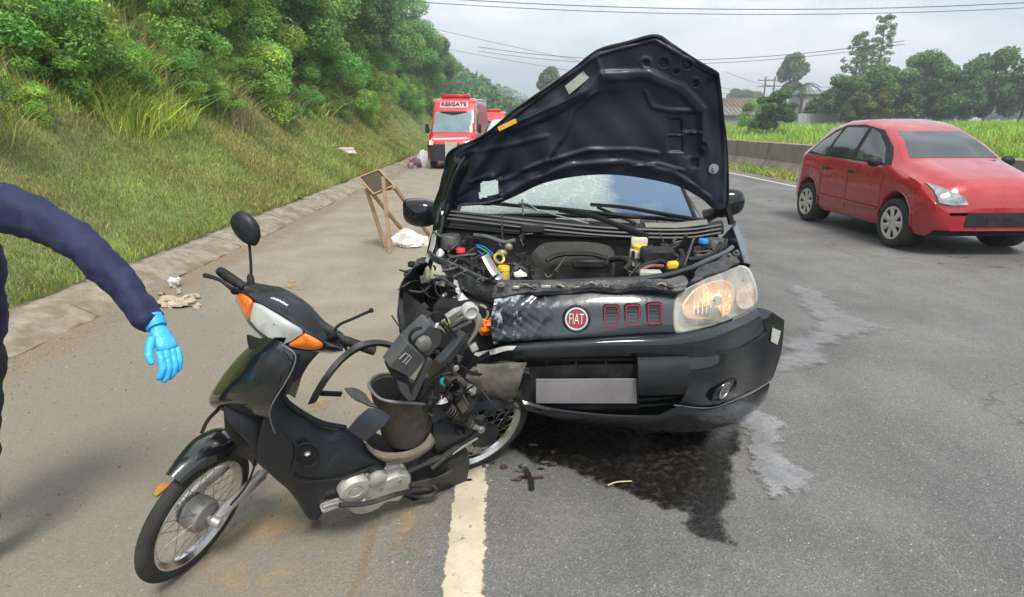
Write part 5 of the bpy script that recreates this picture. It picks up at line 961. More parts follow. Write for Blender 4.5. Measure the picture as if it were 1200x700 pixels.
mb = MB(); mb.loft([BPs([(330, 500), (345, 515), (349, 530), (344, 550), (352, 562), (400, 560), (440, 545)], .121), BPs([(329, 501), (343, 516), (347, 530), (342, 551), (351, 564), (400, 562), (440, 547)], .119)], 40, 3, .004); mb.build('panel_crease', m_sm, scoot)
MB().tube(BPs([(334, 446, .05), (331, 462, .055), (342, 476, .06), (375, 495, .06), (404, 501, .05)]), .010, 8, n=30).build('shield_edge', m_sm, scoot)
# --- engine
def case(outline, o0, o1, name, m, parent=scoot, bev=.9):
    O = BPs(outline, o0); c_ = O.mean(0); T_ = BPs(outline, o0)+nB*(o1-o0); ct = T_.mean(0)
    R_ = [spline(np.vstack([r, r[:1]]), 49)[:-1] for r in (O, c_+(O-c_)+nB*(o1-o0)*.7, ct+(T_-ct)*bev, ct+(T_-ct)*.6+nB*.003, ct+(T_-ct)*.02+nB*.004)]; return MB().grid(np.array(R_), closeu=True).build(name, m, parent, angle=50)
en = case([(398, 577), (400, 562), (415, 553), (431, 553), (447, 545), (466, 540), (475, 546), (474, 560), (466, 566), (461, 572), (446, 573), (432, 583), (414, 588), (402, 586)], .05, .125, 'engine_case', m_case)
MB().lathe([(.062, -.02), (.060, .012), (.052, .022), (.030, .024), (.028, .018), (.022, .018), (.020, .023), (.001, .023)], bp(414.5, 571, .125), nB, 36).build('generator_cover', m_case, en)
MB().lathe([(.04, -.02), (.038, .01), (.03, .016), (.001, .016)], bp(442, 561, .118), nB, 28).build('case_boss', m_case, en)
for u_, v_ in ((430, 556), (452, 549), (470, 545), (468, 562), (446, 571), (432, 581)): MB().lathe([(.008, 0), (.008, .010), (.001, .010)], bp(u_, v_, .122), nB, 8).build('bolt', m_alu, en)
case([(466, 541), (486, 536), (500, 520), (520, 508), (536, 510), (534, 535), (528, 560), (500, 570), (480, 578), (466, 572)], -.05, .09, 'chassis', m_steel)
mb = MB(); mb.box(bp(440, 548, 0), (.26, .16, .12), (fB, nB, uB), .03); mb.build('cylinder', m_engm, scoot)
for nm, pts, r_, m in [('foot_peg', [(398, 592, .16), (430, 590, .17), (470, 578, .16), (505, 572, .12)], .010, m_steel), ('side_stand', [(470, 578, .12), (500, 582, .14), (512, 574, .14), (500, 565, .12)], .009, m_steel), ('frame_tube', [(470, 556, .09), (500, 542, .10), (530, 532, .08)], .013, m_steel), ('gear_lever', [(378, 594, .14), (396, 589, .14), (420, 592, .15), (428, 585, .14)], .008, m_alu), ('frame_tube', [(478, 570, .06), (512, 560, .07), (535, 552, .05)], .014, m_steel), ('swing_arm', [(505, 548, .10), (530, 528, .09), (563, 504, .075)], .015, m_steel), ('brake_rod', [(530, 532, .1), (545, 522, .1), (560, 513, .09)], .006, m_alu), ('frame_tube', [(515, 500, .06), (528, 540, .05), (520, 565, .03)], .02, m_steel)]:
    MB().tube(BPs(pts), r_, 8, n=16).build(nm, m, scoot)
MB().box(bp(388, 592, .12), (.08, .04, .02), (fB, nB, uB), .006).build('foot_rest', m_case, scoot)
MB().loft([BPs([(478, 566), (505, 560), (532, 548)], .12), BPs([(482, 577), (508, 574), (530, 566)], .12)], 10, 4, .008, noise=.003).build('engine_guard', m_steel, scoot)
# --- storage bin under the missing seat
bin_m = mat('bin_brown', (.050, .044, .037), .65, spec=.3, var=.35, nscale=10, dirt=(.12, .10, .08), dirt_amt=.7, dscale=9, bump=.3, bscale=40)
rim = [(432, 452), (440, 442), (455, 439), (475, 443), (497, 455), (514, 473), (500, 475), (480, 473), (460, 472), (443, 467)]
cB = bp(474, 462, .0)
def ring_at(pts, offs): return cspline(np.array([bp(u, v, o) for (u, v), o in zip(pts, offs)]), 48)
R0 = ring_at(rim, [.0, -.06, -.10, -.12, -.10, .02, .10, .12, .11, .07])
low = [(447, 508), (452, 500), (465, 498), (485, 500), (505, 500), (519, 508), (508, 519), (485, 526), (466, 526), (452, 519)]
R1 = ring_at(low, [.03, -.03, -.06, -.08, -.06, .02, .09, .11, .10, .07])
lv = [R0*1.0, R0*.9+R1*.1, R0*.6+R1*.4, R0*.3+R1*.7, R1]
mb = MB(); mb.grid(np.array([R0+nrm(uB)*.004, *lv[1:]]), closeu=True); c1 = R1.mean(0); mb.grid(np.array([R1, c1+(R1-c1)*.02]), closeu=True); ci = R0.mean(0); In = [ci+(R0-ci)*.95, ci*.6+c1*.4+((R0*.6+R1*.4)-(ci*.6+c1*.4))*.95, c1*.8+ci*.2+(R1-c1)*.9]; mb.grid(np.array([R0+uB*.004, *In, c1+uB*.03+(R1-c1)*.02]), closeu=True)
bn_ = mb.build('storage_bin', [bin_m], scoot, angle=60)
MB().tube(R0+uB*.004, .006, 6, closed=True).build('bin_rim', mat('rim_grey', (.12, .125, .14), .4), bn_)
sh_ = lambda q_, k_: q_.mean(0)+(q_-q_.mean(0))*k_
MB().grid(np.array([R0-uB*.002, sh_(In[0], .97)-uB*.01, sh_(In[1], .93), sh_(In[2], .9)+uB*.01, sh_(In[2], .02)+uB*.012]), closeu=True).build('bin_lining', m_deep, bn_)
MB().loft([BPs([(425, 516), (432, 524), (450, 529), (475, 530), (494, 520), (505, 507)], .115), BPs([(430, 522), (440, 532), (456, 537), (480, 536), (500, 524), (508, 512)], .125), BPs([(436, 528), (446, 537), (460, 541), (482, 539), (500, 529), (508, 518)], .10)], 34, 8, .006, noise=.002).build('dusty_tray', mat('tray_dust', (.24, .21, .165), .75, var=.2, dirt=(.09, .08, .06), dirt_amt=.6, dscale=10, bump=.4, bscale=50), scoot)
MB().loft([BPs([(432, 478), (446, 480), (456, 488)], .135), BPs([(420, 488), (436, 494), (448, 499)], .15), BPs([(409, 501), (418, 509), (427, 516)], .13)], 14, 12, .005).build('side_flap', m_sg, scoot, angle=60)
MB().loft([BPs([(404, 457), (414, 457), (428, 464)], .08), BPs([(408, 463), (420, 467), (434, 473)], .10), BPs([(416, 470), (428, 476), (442, 479)], .12)], 12, 8, .006, noise=.003).build('seat_hinge', mat('hinge_grey', (.07, .068, .06), .6, dirt=(.05, .05, .045), dirt_amt=.6, dscale=14), scoot)
MB().loft([BPs([(428, 500), (452, 512), (490, 516)], .06), BPs([(425, 516), (450, 534), (490, 530)], .08)], 10, 5, .01).build('under_tray', m_deep, scoot)
# --- loose electrics pulled up out of the frame
m_gl = mat('grey_plastic', (.055, .06, .068), .4, var=.15, dirt=(.12, .11, .1), dirt_amt=.5, dscale=8)
def slab(outline, o, th, name, m, parent=scoot, bevel=.004): return MB().prism(BPs(outline, o), -nB*th).build(name, m, parent, angle=30, bevel=bevel)
b1 = slab([(479, 404), (504, 381), (513, 384), (519, 392), (516, 403), (499, 423)], .10, .07, 'relay_box', m_gl); MB().lathe([(.03, 0), (.028, .02), (.022, .024), (.001, .024)], bp(495, 401, .105), nB, 8).build('grey_cap', mat('cap_grey', (.16, .155, .15), .55), b1)
b2 = slab([(478, 402), (499, 422), (481, 443), (456, 431)], .15, .06, 'control_unit', m_gl)
mb = MB(); mb.tube(BPs([(468, 421), (475, 414), (482, 419), (475, 427)], .153), .003, 5); mb.tube(BPs([(472, 425), (480, 416)], .153), .003, 5); mb.build('moulded_mark', mat('mark_grey', (.25, .26, .26), .5), b2)
slab([(456, 432), (480, 443), (478, 456), (470, 458), (459, 440)], .13, .05, 'connector_block', m_blackp)
slab([(503, 420), (508, 424), (486, 470), (478, 470)], .13, .02, 'support_arm', m_gl); slab([(466, 447), (478, 452), (484, 468), (479, 471), (468, 458)], .14, .02, 'support_arm', m_gl)
MB().loft([BPs([(538, 386), (525, 404), (509, 421)], .10), BPs([(545, 391), (532, 409), (516, 426)], .13), BPs([(550, 396), (538, 413), (524, 430)], .10)], 14, 10, .006).build('channel_guide', m_gl, scoot)
MB().loft([BPs([(512, 422), (498, 438), (490, 455), (484, 470)], .08), BPs([(526, 430), (524, 445), (520, 460), (508, 472)], .08)], 12, 8, .01, noise=.002).build('brown_panel', mat('brown_panel', (.075, .055, .042), .6, var=.3, dirt=(.18, .15, .12), dirt_amt=.6, dscale=10), scoot)
mb = MB(); mb.loft([BPs([(520, 372), (532, 363), (545, 360)], .04), BPs([(524, 376), (536, 369), (548, 366)], .07), BPs([(528, 382), (540, 374), (552, 371)], .04)], 12, 8, .008, noise=.002); mb.build('rear_bracket', m_alu, scoot)
for a, b in (((524, 384), (546, 370)), ((530, 388), (552, 376)), ((518, 378), (540, 364))): MB().bar(bp(*a, .07), bp(*b, .09), .012, .006, nB).build('bracket_finger', m_alu, scoot)
MB().lathe([(.03, -.02), (.03, .01), (.022, .016), (.018, .008), (.001, .008)], bp(551, 365, .09), nrm(nB+V(0, -.4, .2)), 22).build('shock_eye', mat('pale_cast', (.42, .42, .40), .5, dirt=(.3, .28, .24), dirt_amt=.5, dscale=20), scoot)
MB().tube(BPs([(555, 366, .09), (561, 376, .09), (558, 388, .09), (549, 402, .09), (541, 414, .09)]), [.016, .020, .016, .010, .008], 8, n=16, flat=.5).build('grab_rail', mat('pale_rail', (.34, .335, .32), .45, .2, dirt=(.2, .18, .15), dirt_amt=.6, dscale=18), scoot)
MB().loft([BPs([(548, 392), (552, 400), (545, 420), (536, 440)], .07), BPs([(558, 392), (560, 404), (552, 424), (545, 444)], .06)], 12, 5, .012).build('rear_mudguard', m_sm, scoot)
MB().blob(bp(524, 378, .1), (.012, .016, .014), None, 8, .2).build('olive_plug', mat('olive', (.35, .36, .06), .5), scoot)
MB().loft([BPs([(510, 379), (518, 379), (525, 388)], .09), BPs([(508, 384), (516, 386), (520, 391)], .10)], 8, 4, .006).build('bright_plate', m_chrome, scoot)
MB().lathe([(.013, 0), (.012, .008), (.001, .009)], bp(534, 431, .11), nB, 12).build('bolt', m_alu, scoot)
mb = MB(); mb.tube(BPs([(521, 440, .1), (517, 447, .11), (520, 452, .1)]), .007, 6, n=8); mb.build('teal_connector', mat('teal', (.02, .42, .40), .4), scoot)
for pts, r_ in (([(484, 404), (480, 396), (484, 388), (494, 384)], .006), ([(519, 452), (510, 458), (516, 466), (508, 471)], .004), ([(506, 440), (514, 452), (512, 464)], .004), ([(496, 456), (490, 462), (492, 468)], .004), ([(520, 380), (532, 390), (536, 400), (530, 412)], .004), ([(522, 420), (530, 440), (526, 456), (516, 470)], .005), ([(500, 372), (512, 366), (522, 372), (526, 384)], .004), ([(528, 445), (540, 450), (544, 462), (535, 472)], .005)):
    MB().tube(BPs(pts, .11), r_, 6, n=14).build('loose_wire', m_deep, scoot)
mb = MB(); mb.blob(bp(498, 440, .1), (.012, .012, .012), None, 8, .2); mb.build('clip', m_alu, scoot)
mb = MB(); mb.blob(bp(516, 468, .1), (.03, .02, .02), None, 10, .35, 4); mb.build('torn_mount', m_alu, scoot)
# bent black strip looping away behind the bin
P_ = BPs([(361, 474, -.10), (367, 461, -.10), (380, 440, -.10), (398, 418, -.12), (420, 402, -.12), (446, 399, -.12), (468, 406, -.08), (482, 416, .0)]); Q_ = BPs([(372, 466, -.10), (378, 455, -.10), (388, 440, -.10), (404, 422, -.12), (424, 409, -.12), (446, 405, -.12), (465, 412, -.08), (478, 422, .0)])
MB().loft([P_, (P_+Q_)/2+V(.01, -.012, 0), Q_], 40, 6, .004).build('bent_seat_strip', mat('strip_black', (.022, .021, .022), .35, dirt=(.1, .09, .08), dirt_amt=.5, dscale=10), scoot)
MB().bar(bp(376, 461, -.1), bp(400, 462, -.1), .02, .008, nB).build('strip_tab', m_blackp, scoot)
# --- shock absorber and rear cover
a, b = bp(521, 476, .10), bp(551, 497, .10); d = nrm(b-a); e1 = nrm(np.cross(d, nB)); e2 = np.cross(d, e1); L_ = np.linalg.norm(b-a)
mb = MB(); mb.tube([a+(b-a)*k+(e1*math.cos(2*math.pi*11*k)+e2*math.sin(2*math.pi*11*k))*.022 for k in np.linspace(0, 1, 180)], .0042, 5); sh = mb.build('shock_spring', m_steel, scoot)
MB().tube([a-d*.03, b+d*.02], .010, 8).build('damper', m_deep, sh); MB().tube([b-d*.005, b+d*.03, bp(563, 502, .1)], [.02, .012, .012], 10).build('damper_foot', m_alu, sh)
MB().lathe([(.001, -.01), (.016, -.01), (.016, .016), (.001, .016)], bp(563, 502, .1), nB, 14).build('axle_nut', m_alu, scoot)
MB().loft([BPs([(508, 482), (520, 490), (540, 498)], .07), BPs([(506, 505), (525, 508), (545, 505)], .09), BPs([(512, 528), (530, 522), (548, 512)], .07)], 14, 10, .01).build('chain_cover', m_sm, scoot, angle=60)
MB().lathe([(.065, -.01), (.062, .012), (.03, .016), (.001, .016)], RC+nB*.045, nB, 26).build('rear_brake_drum', m_steel, wr_)
for k in range(6): MB().bar(RC+fB*(.05+.02*k)+nB*.06+uB*.1, RC-fB*(.0+.03*k)+nB*.06+uB*.22, .008, .006, nB).build('frame_rail', m_steel, scoot) if k < 2 else None
# crushed parts and cut cables hanging between the bin, the wheel and the car
g = np.random.default_rng(66); mats_ = [m_deep, m_sm, m_steel, m_blackp, m_deep, bin_m, m_alu, m_steel, m_deep]
for k in range(78):
    u_, v_ = (g.uniform(500, 562), g.uniform(395, 545)) if k % 3 else (g.uniform(478, 606), g.uniform(450, 500))
    if v_ > 535-(u_-500)*.15: continue
    a = bp(u_, v_, g.uniform(.02, .11)); d = nrm(V(*g.normal(0, 1, 3))); e_ = nrm(np.cross(d, V(*g.normal(0, 1, 3)))); L_ = g.uniform(.04, .15); P_ = np.array([a-d*L_/2, a+e_*L_*g.uniform(-.3, .3), a+d*L_/2-V(0, 0, g.uniform(0, .03))])
    if k % 3 == 0: MB().tube(spline(P_, 12), g.uniform(.0025, .007), 5).build('cut_cable', mats_[k % 9] if k % 9 != 6 else m_deep, scoot)
    elif k % 3 == 1: w_ = np.cross(d, e_)*g.uniform(.010, .035); MB().loft([P_-w_, P_+e_*.008, P_+w_*g.uniform(.4, 1)], 10, 5, .003, noise=.002).build('crushed_plate', mats_[(k+1) % 9], scoot)
    else: MB().box(a, tuple(g.uniform(.012, .045, 3)), (d, e_, np.cross(d, e_)), .003).build('broken_piece', mats_[(k+4) % 9], scoot)
MB().loft([BPs([(505, 478), (522, 470), (548, 472), (575, 468), (600, 470)], .085), BPs([(504, 494), (524, 486), (550, 484), (578, 478), (606, 480)], .10)], 24, 6, .006, noise=.004).build('crushed_fender', m_sm, scoot)
# --- handlebar, lamp unit and cowl
hcap = [(280, 333), (290, 331), (303, 333), (316, 335), (330, 337), (350, 348), (365, 359), (378, 375), (391, 384), (402, 391), (406, 400)]
mid = [(279, 340), (290, 343), (300, 350), (314, 358), (330, 367), (344, 377), (356, 386), (366, 392), (377, 399), (390, 404), (402, 408)]
top_c = np.array([lfc(u, v, .20) for u, v in hcap]); t2 = np.array([lfc(a[0]*.75+b[0]*.25, a[1]*.75+b[1]*.25-1.5, .12) for a, b in zip(hcap, mid)]); t3 = np.array([lfc(a[0]*.35+b[0]*.65, a[1]*.35+b[1]*.65, .045) for a, b in zip(hcap, mid)]); t4 = np.array([lfc(*p, .008) for p in mid]); back = top_c-fS*.05-uS*.09
cowl = MB().loft([t4, t3, t2, top_c, back], 40, 26, .004).build('handlebar_cowl', m_sm, scoot, angle=70)
lo = [(278, 352), (286, 368), (294, 380), (305, 391), (320, 401), (334, 406), (348, 410), (362, 411), (376, 411), (390, 412), (402, 410)]
MB().loft([t4, np.array([lfc(a[0]*.5+b[0]*.5, a[1]*.5+b[1]*.5, .035) for a, b in zip(mid, lo)]), np.array([lfc(*p, .02) for p in lo]), np.array([lfc(*p, .06) for p in lo]), np.array([lfc(p[0], p[1]+2, .15) for p in lo])], 40, 16, .004).build('lamp_shell', m_sb, scoot, angle=60)
def lens(outline, d, bulge, name, m, parent=scoot, k=1.6, inset=None):
    O = spline(np.array([(a, b, 0) for a, b in outline+outline[:1]]), 49)[:-1, :2]; c_ = O.mean(0); R_ = [[lfc(*(c_+(p-c_)*q_), d+o, k) for p in O] for q_, o in ((1.0, .02), (1.0, .0), (.93, -bulge*.4), (.7, -bulge*.8), (.4, -bulge), (.03, -bulge*1.05))]
    return MB().grid(np.array(R_), closeu=True).build(name, m, parent, angle=80)
hl_o = [(297, 354.5), (306, 357), (320, 365), (338, 376), (355.5, 388), (347, 396), (336, 402.5), (328, 402), (318, 398), (304, 388), (295, 378), (292, 372), (294, 362)]
lens(hl_o, .004, .0, 'headlamp_reflector', mat('lamp_reflector', (.90, .92, .92), .22, .5, var=.2, nscale=12, bump=.5, bscale=18))
m_cl = bpy.data.materials.new('headlamp_glass'); m_cl.use_nodes = True; b_ = m_cl.node_tree.nodes['Principled BSDF']; b_.inputs['Base Color'].default_value = (.85, .90, .90, 1); b_.inputs['Alpha'].default_value = .38; b_.inputs['Roughness'].default_value = .05; b_.inputs['Coat Weight'].default_value = 1
lens(hl_o, -.004, .02, 'headlamp_lens', m_cl)
mb = MB(); mb.tube([lfc(u, v, -.006) for u, v in ((305, 386), (312, 378), (324, 378), (332, 386), (334, 400))], .0022, 5, n=24); mb.build('lamp_moulding', m_chrome, scoot)
lens([(278, 345), (284, 344), (296, 352), (294, 362), (291, 375), (284, 366), (278, 355)], .004, .018, 'indicator', m_amb); lens([(357.5, 390), (368, 395), (378, 402), (376.5, 408), (364, 410), (350, 408.5), (338, 404.5), (348, 397)], .004, .018, 'indicator', m_amb)
MB().tube([lfc(u, v, .001) for u, v in [(279, 342), (290, 345), (300, 352), (314, 360), (330, 369), (344, 379), (357, 389), (368, 395), (380, 402)]], .003, 5, n=40).build('cowl_seam', m_deep, scoot)
# lettering on the cowl
ca, cb = lfc(315, 353.5, .075), lfc(336.5, 367.5, .078); cc = (ca+cb)/2; xa = nrm(cb-ca); bvc = None
p0, p1, p2 = lfc(326, 361, .062), lfc(331, 357, .098), lfc(321, 354, .075); za = nrm(np.cross(xa, nrm(p1-p0))); za = -za if za@(CC-cc) < 0 else za; ya = nrm(np.cross(za, xa)); cc = cc+nrm(CC-cc)*.035
text_mesh('HONDA', cc, xa, ya, .0125, .003, 'brand_lettering', mat('letter_white', (.75, .75, .75), .4), scoot, bold=.03, width=.078, shear=.2, onto=BVHTree.FromPolygons([v.co+Vector(ORG[scoot.name]) for v in cowl.data.vertices], [p.vertices[:] for p in cowl.data.polygons]))
# bars, grips, levers, mirrors
gl0, gl1 = pl(256.5, 317, HB+fS*-.06, fS), pl(284, 336, HB+fS*-.03, fS); gr0, gr1 = pl(404, 399, HB+fS*-.03, fS), pl(440, 412, HB+fS*-.08, fS)
for a, b in ((gl1, gl0), (gr0, gr1)):
    d = b-a; mb = MB(); mb.tube([a-d*.1, a+d*.02, a+d*.05, a+d*.97, b], [.017, .017, .019, .018, .012], 12); 
    for k in range(12): mb.lathe([(.0185, -.002), (.0205, 0), (.0185, .002)], a+d*(.15+.065*k), d, 12)
    mb.build('grip', m_blackp, scoot)
MB().tube([gl1, HB-fS*.05, gr0], .012, 8).build('handlebar', m_steel, scoot)
def fpl(pts): return np.array([pl(u, v, HB+fS*d, fS) for u, v, d in pts])
MB().tube(fpl([(277, 342, -.0), (268, 336, .03), (259, 329, .03), (247, 324.5, .01), (240, 323, .0)]), [.009, .008, .007, .008, .010], 8, n=16).build('brake_lever', m_blackp, scoot)
MB().blob(fpl([(276, 341, -.01)])[0], (.02, .016, .016), None, 10).build('lever_mount', m_blackp, scoot); MB().blob(fpl([(389, 393, -.0)])[0], (.022, .022, .018), None, 10, .2).build('mirror_mount', m_blackp, scoot)
MB().tube(fpl([(391, 396, -.02), (393, 386, -.02), (399, 380, -.03), (415, 373, -.05), (434, 364.5, -.08)]), .0055, 8, n=20).build('bare_mirror_stem', m_deep, scoot); MB().blob(fpl([(435, 364, -.08)])[0], .010, None, 8).build('stem_ball', m_deep, scoot)
MB().tube(fpl([(294, 328, -.04), (294, 310, -.05), (292, 284, -.07)]), .0058, 8, n=12).build('mirror_stem', m_deep, scoot); MB().lathe([(.014, -.01), (.013, .02), (.007, .03), (.001, .03)], fpl([(294, 330, -.04)])[0], (0, 0, 1), 12).build('stem_base', m_blackp, scoot)
O = fpl([(271.5, 260, -.07), (275, 250.5, -.07), (284, 247, -.07), (295, 254, -.07), (302, 265, -.07), (304, 278, -.07), (300, 288, -.07), (290, 285.5, -.07), (278, 275, -.07)]); c_ = O.mean(0)
R_ = [cspline(r, 36) for r in (c_+(O-c_)*.92-fS*.012, O, c_+(O-c_)*.93+fS*.014, c_+(O-c_)*.6+fS*.026, c_+(O-c_)*.02+fS*.03)]
mi_ = MB().grid(np.array(R_), closeu=True).build('mirror', m_sm, scoot, angle=80); MB().prism(c_+(O-c_)*.92-fS*.013, -fS*.002).build('mirror_glass', m_chrome, mi_)
# ================================================================== OTHER VEHICLES
def make_T(x, y, yaw, S=(1, 1, 1)):
    b = V(math.sin(yaw), math.cos(yaw), 0); r = V(b[1], -b[0], 0); o = V(x, y, 0); return (lambda s, t, z: o+r*s*S[0]+b*t*S[1]+V(0, 0, z*S[2])), r, b
def capped(R, T):
    mid = lambda row: (row+row[::-1])/2
    return np.concatenate([mid(R[0])[None], R, mid(R[-1])[None]])
def hatch(x, y, yaw, paint, label, name, hf=1.0, S=(1, 1, 1), WR=.295):
    T, r, b = make_T(x, y, yaw, S); e = root(name, T(0, 1.9, 0), label, 'car'); af, ar = .76, 3.20
    ts = sorted(set([0, .04, .1, .2, .3]+list(np.arange(.34, 1.2, .035))+list(np.arange(1.2, 2.78, .13))+list(np.arange(2.78, 3.64, .035))+[3.7, 3.78, 3.84, 3.87]))
    def st(t):
        zr = float(np.interp(t, [0, .05, .15, .5, .95, 1.3, 1.75, 2.2, 2.75, 3.2, 3.55, 3.75, 3.87], [.55, .72, .83, .93, 1.03, 1.24, 1.415, 1.49, 1.485, 1.40, 1.22, 1.02, .72]))*(1 if t < .9 else hf)
        zb = arch_zb(t, .22 if .1 < t < 3.8 else .30, (af, ar), .345); end = float(np.interp(t, [0, .1, .35, 3.5, 3.8, 3.87], [.62, .76, .82, .82, .74, .66])); wm = min(.835, end+.015)
        zbl = float(np.interp(t, [0, .15, .5, .95, 2.2, 3.3, 3.6, 3.87], [.50, .70, .82, .91, .955, 1.0, 1.0, .68]))*hf; zbl = min(zbl, zr-.03); wrf = float(np.interp(t, [0, .95, 1.3, 1.75, 3.0, 3.6, 3.87], [.58, .70, .63, .58, .56, .58, .62])); zm = float(np.clip(max(.56, zb+.05), 0, max(.5, zbl-.06)))
        return (t, min(zb, .66), wm-.07, wm, zm, wm-.03, max(zbl, min(zb, .66)+.1), min(wrf, wm-.06), max(zr, zbl+.02))
    R = capped(car_shell(T, [st(t) for t in ts]), T); bv = bvh_of(R); shell_mb(R).build('body', paint, e, angle=40)
    MB().box(T(0, 1.95, .26), (1.5, 3.3, .12), (r, b, (0, 0, 1)), .03).build('floor_pan', m_deep, e)
    for s in (-1, 1):
        sd = 'L' if s < 0 else 'R'
        for a in (af, ar):
            MB().lathe([(.335, -.14), (.335, .06), (.335, -.14), (.02, -.14)], T(s*.68, a, .31), r*s, 28).build('wheel_well', m_deep, e)
            wheel(e, V(*T(s*.745, a, 0)[:2], WR), r*s, WR, .19, WR*.66, m_tyre, mat('trim_silver', (.62, .60, .54), .35, .35, dirt=(.3, .27, .22), dirt_amt=.3), 7)
            arch = [(a+.375*math.cos(q), .30+.375*math.sin(q)) for q in np.linspace(.02, math.pi-.02, 19)]; arch2 = [(a+.345*math.cos(q), .30+.345*math.sin(q)) for q in np.linspace(.02, math.pi-.02, 19)]
            conform(bv, T, [arch2, arch], sd, .016, 28, 4, .014).build('arch_flare', paint, e)
        h = hf
        wn = [[(1.22, .965*h), (1.95, .975*h)], [(1.42, 1.14*h), (1.96, 1.2*h)], [(1.74, 1.31*h), (1.97, 1.37*h)]]; wr2 = [[(2.06, .975*h), (2.74, .99*h)], [(2.06, 1.2*h), (2.72, 1.22*h)], [(2.07, 1.375*h), (2.66, 1.375*h)]]; wq = [[(2.82, .995*h), (3.34, 1.03*h)], [(2.80, 1.2*h), (3.22, 1.15*h)], [(2.76, 1.35*h), (2.98, 1.29*h)]]
        conform(bv, T, [[(1.08, .945*h), (3.44, .995*h)], [(1.3, 1.15*h), (3.30, 1.17*h)], [(1.70, 1.35*h), (2.2, 1.415*h), (2.7, 1.41*h), (3.0, 1.34*h)]], sd, .003, 30, 8, .004).build('window_frame', m_blackp, e)
        for w_ in (wn, wr2, wq): conform(bv, T, w_, sd, .010, 12, 8, .004).build('side_window', m_glass_dark, e)
        for t_ in (1.90, 2.66): conform(bv, T, [[(t_-.1, .80), (t_+.07, .805)], [(t_-.09, .835), (t_+.07, .84)]], sd, .03, 8, 4, .02).build('door_handle', m_blackp, e)
        for t_ in (1.13, 2.01, 2.80): conform(bv, T, [[(t_, .34), (t_+.006, .34)], [(t_, .92), (t_+.006, .92)]], sd, .0015, 3, 14, .002).build('door_gap', m_deep, e)
        conform(bv, T, [[(1.16, .40), (2.80, .42)], [(1.16, .43), (2.8, .45)]], sd, .012, 20, 4, .01).build('side_moulding', paint, e)
        c_ = T(s*.93, 1.22, .985); mo = MB().blob(c_, (.10, .065, .075), (r, b, (0, 0, 1)), 14).build('door_mirror', m_blackp, e); MB().bar(T(s*.80, 1.25, .95), T(s*.88, 1.23, .965), .05, .04).build('mirror_arm', m_blackp, mo)
        conform(bv, T, [[(s*.42, .585), (s*.60, .575), (s*.73, .60)], [(s*.46, .66), (s*.62, .69), (s*.745, .71)], [(s*.56, .71), (s*.66, .76), (s*.75, .79)]], 'F', .012, 14, 9, .012).build('headlight', mat('lamp_clear', (.30, .31, .32), .08, .5, var=.5, nscale=14, coat=1), e)
        conform(bv, T, [[(s*.55, .80), (s*.72, .80)], [(s*.52, 1.1*h), (s*.64, 1.1*h)]], 'B', .01, 6, 6, .01).build('tail_light', mat('tail_red', (.4, .01, .01), .2, coat=1), e)
    conform(bv, T, [[(-.60, 1.04*h), (.60, 1.04*h)], [(-.52, 1.2*h), (.52, 1.2*h)], [(-.46, 1.34*h), (.46, 1.34*h)]], 'F', .006, 16, 10, .004).build('windscreen', m_glass_dark, e)
    conform(bv, T, [[(-.55, 1.06*h), (.55, 1.06*h)], [(-.48, 1.34*h), (.48, 1.34*h)]], 'B', .006, 12, 8, .004).build('rear_window', m_glass_dark, e)
    conform(bv, T, [[(-.42, .34), (.42, .34)], [(-.40, .50), (.40, .50)]], 'F', .01, 12, 5, .01).build('grille', m_blackp, e)
    return e
m_redp = mat('red_car_paint', (.36, .008, .018), .22, var=.05, coat=1.0, dirt=(.40, .06, .06), dirt_amt=.2, dscale=2)
m_silv = mat('silver_paint', (.55, .57, .58), .25, .4, var=.05, coat=1.0)
hatch(6.10, 7.12, 0.0, m_redp, 'shiny red hatchback passing in the right lane', 'red_car', 1.0, (1, .95, 1.12), .325)
hatch(.33, 7.6, .05, m_silv, 'silver car standing behind the raised black bonnet, mostly hidden', 'silver_car', 1.13)

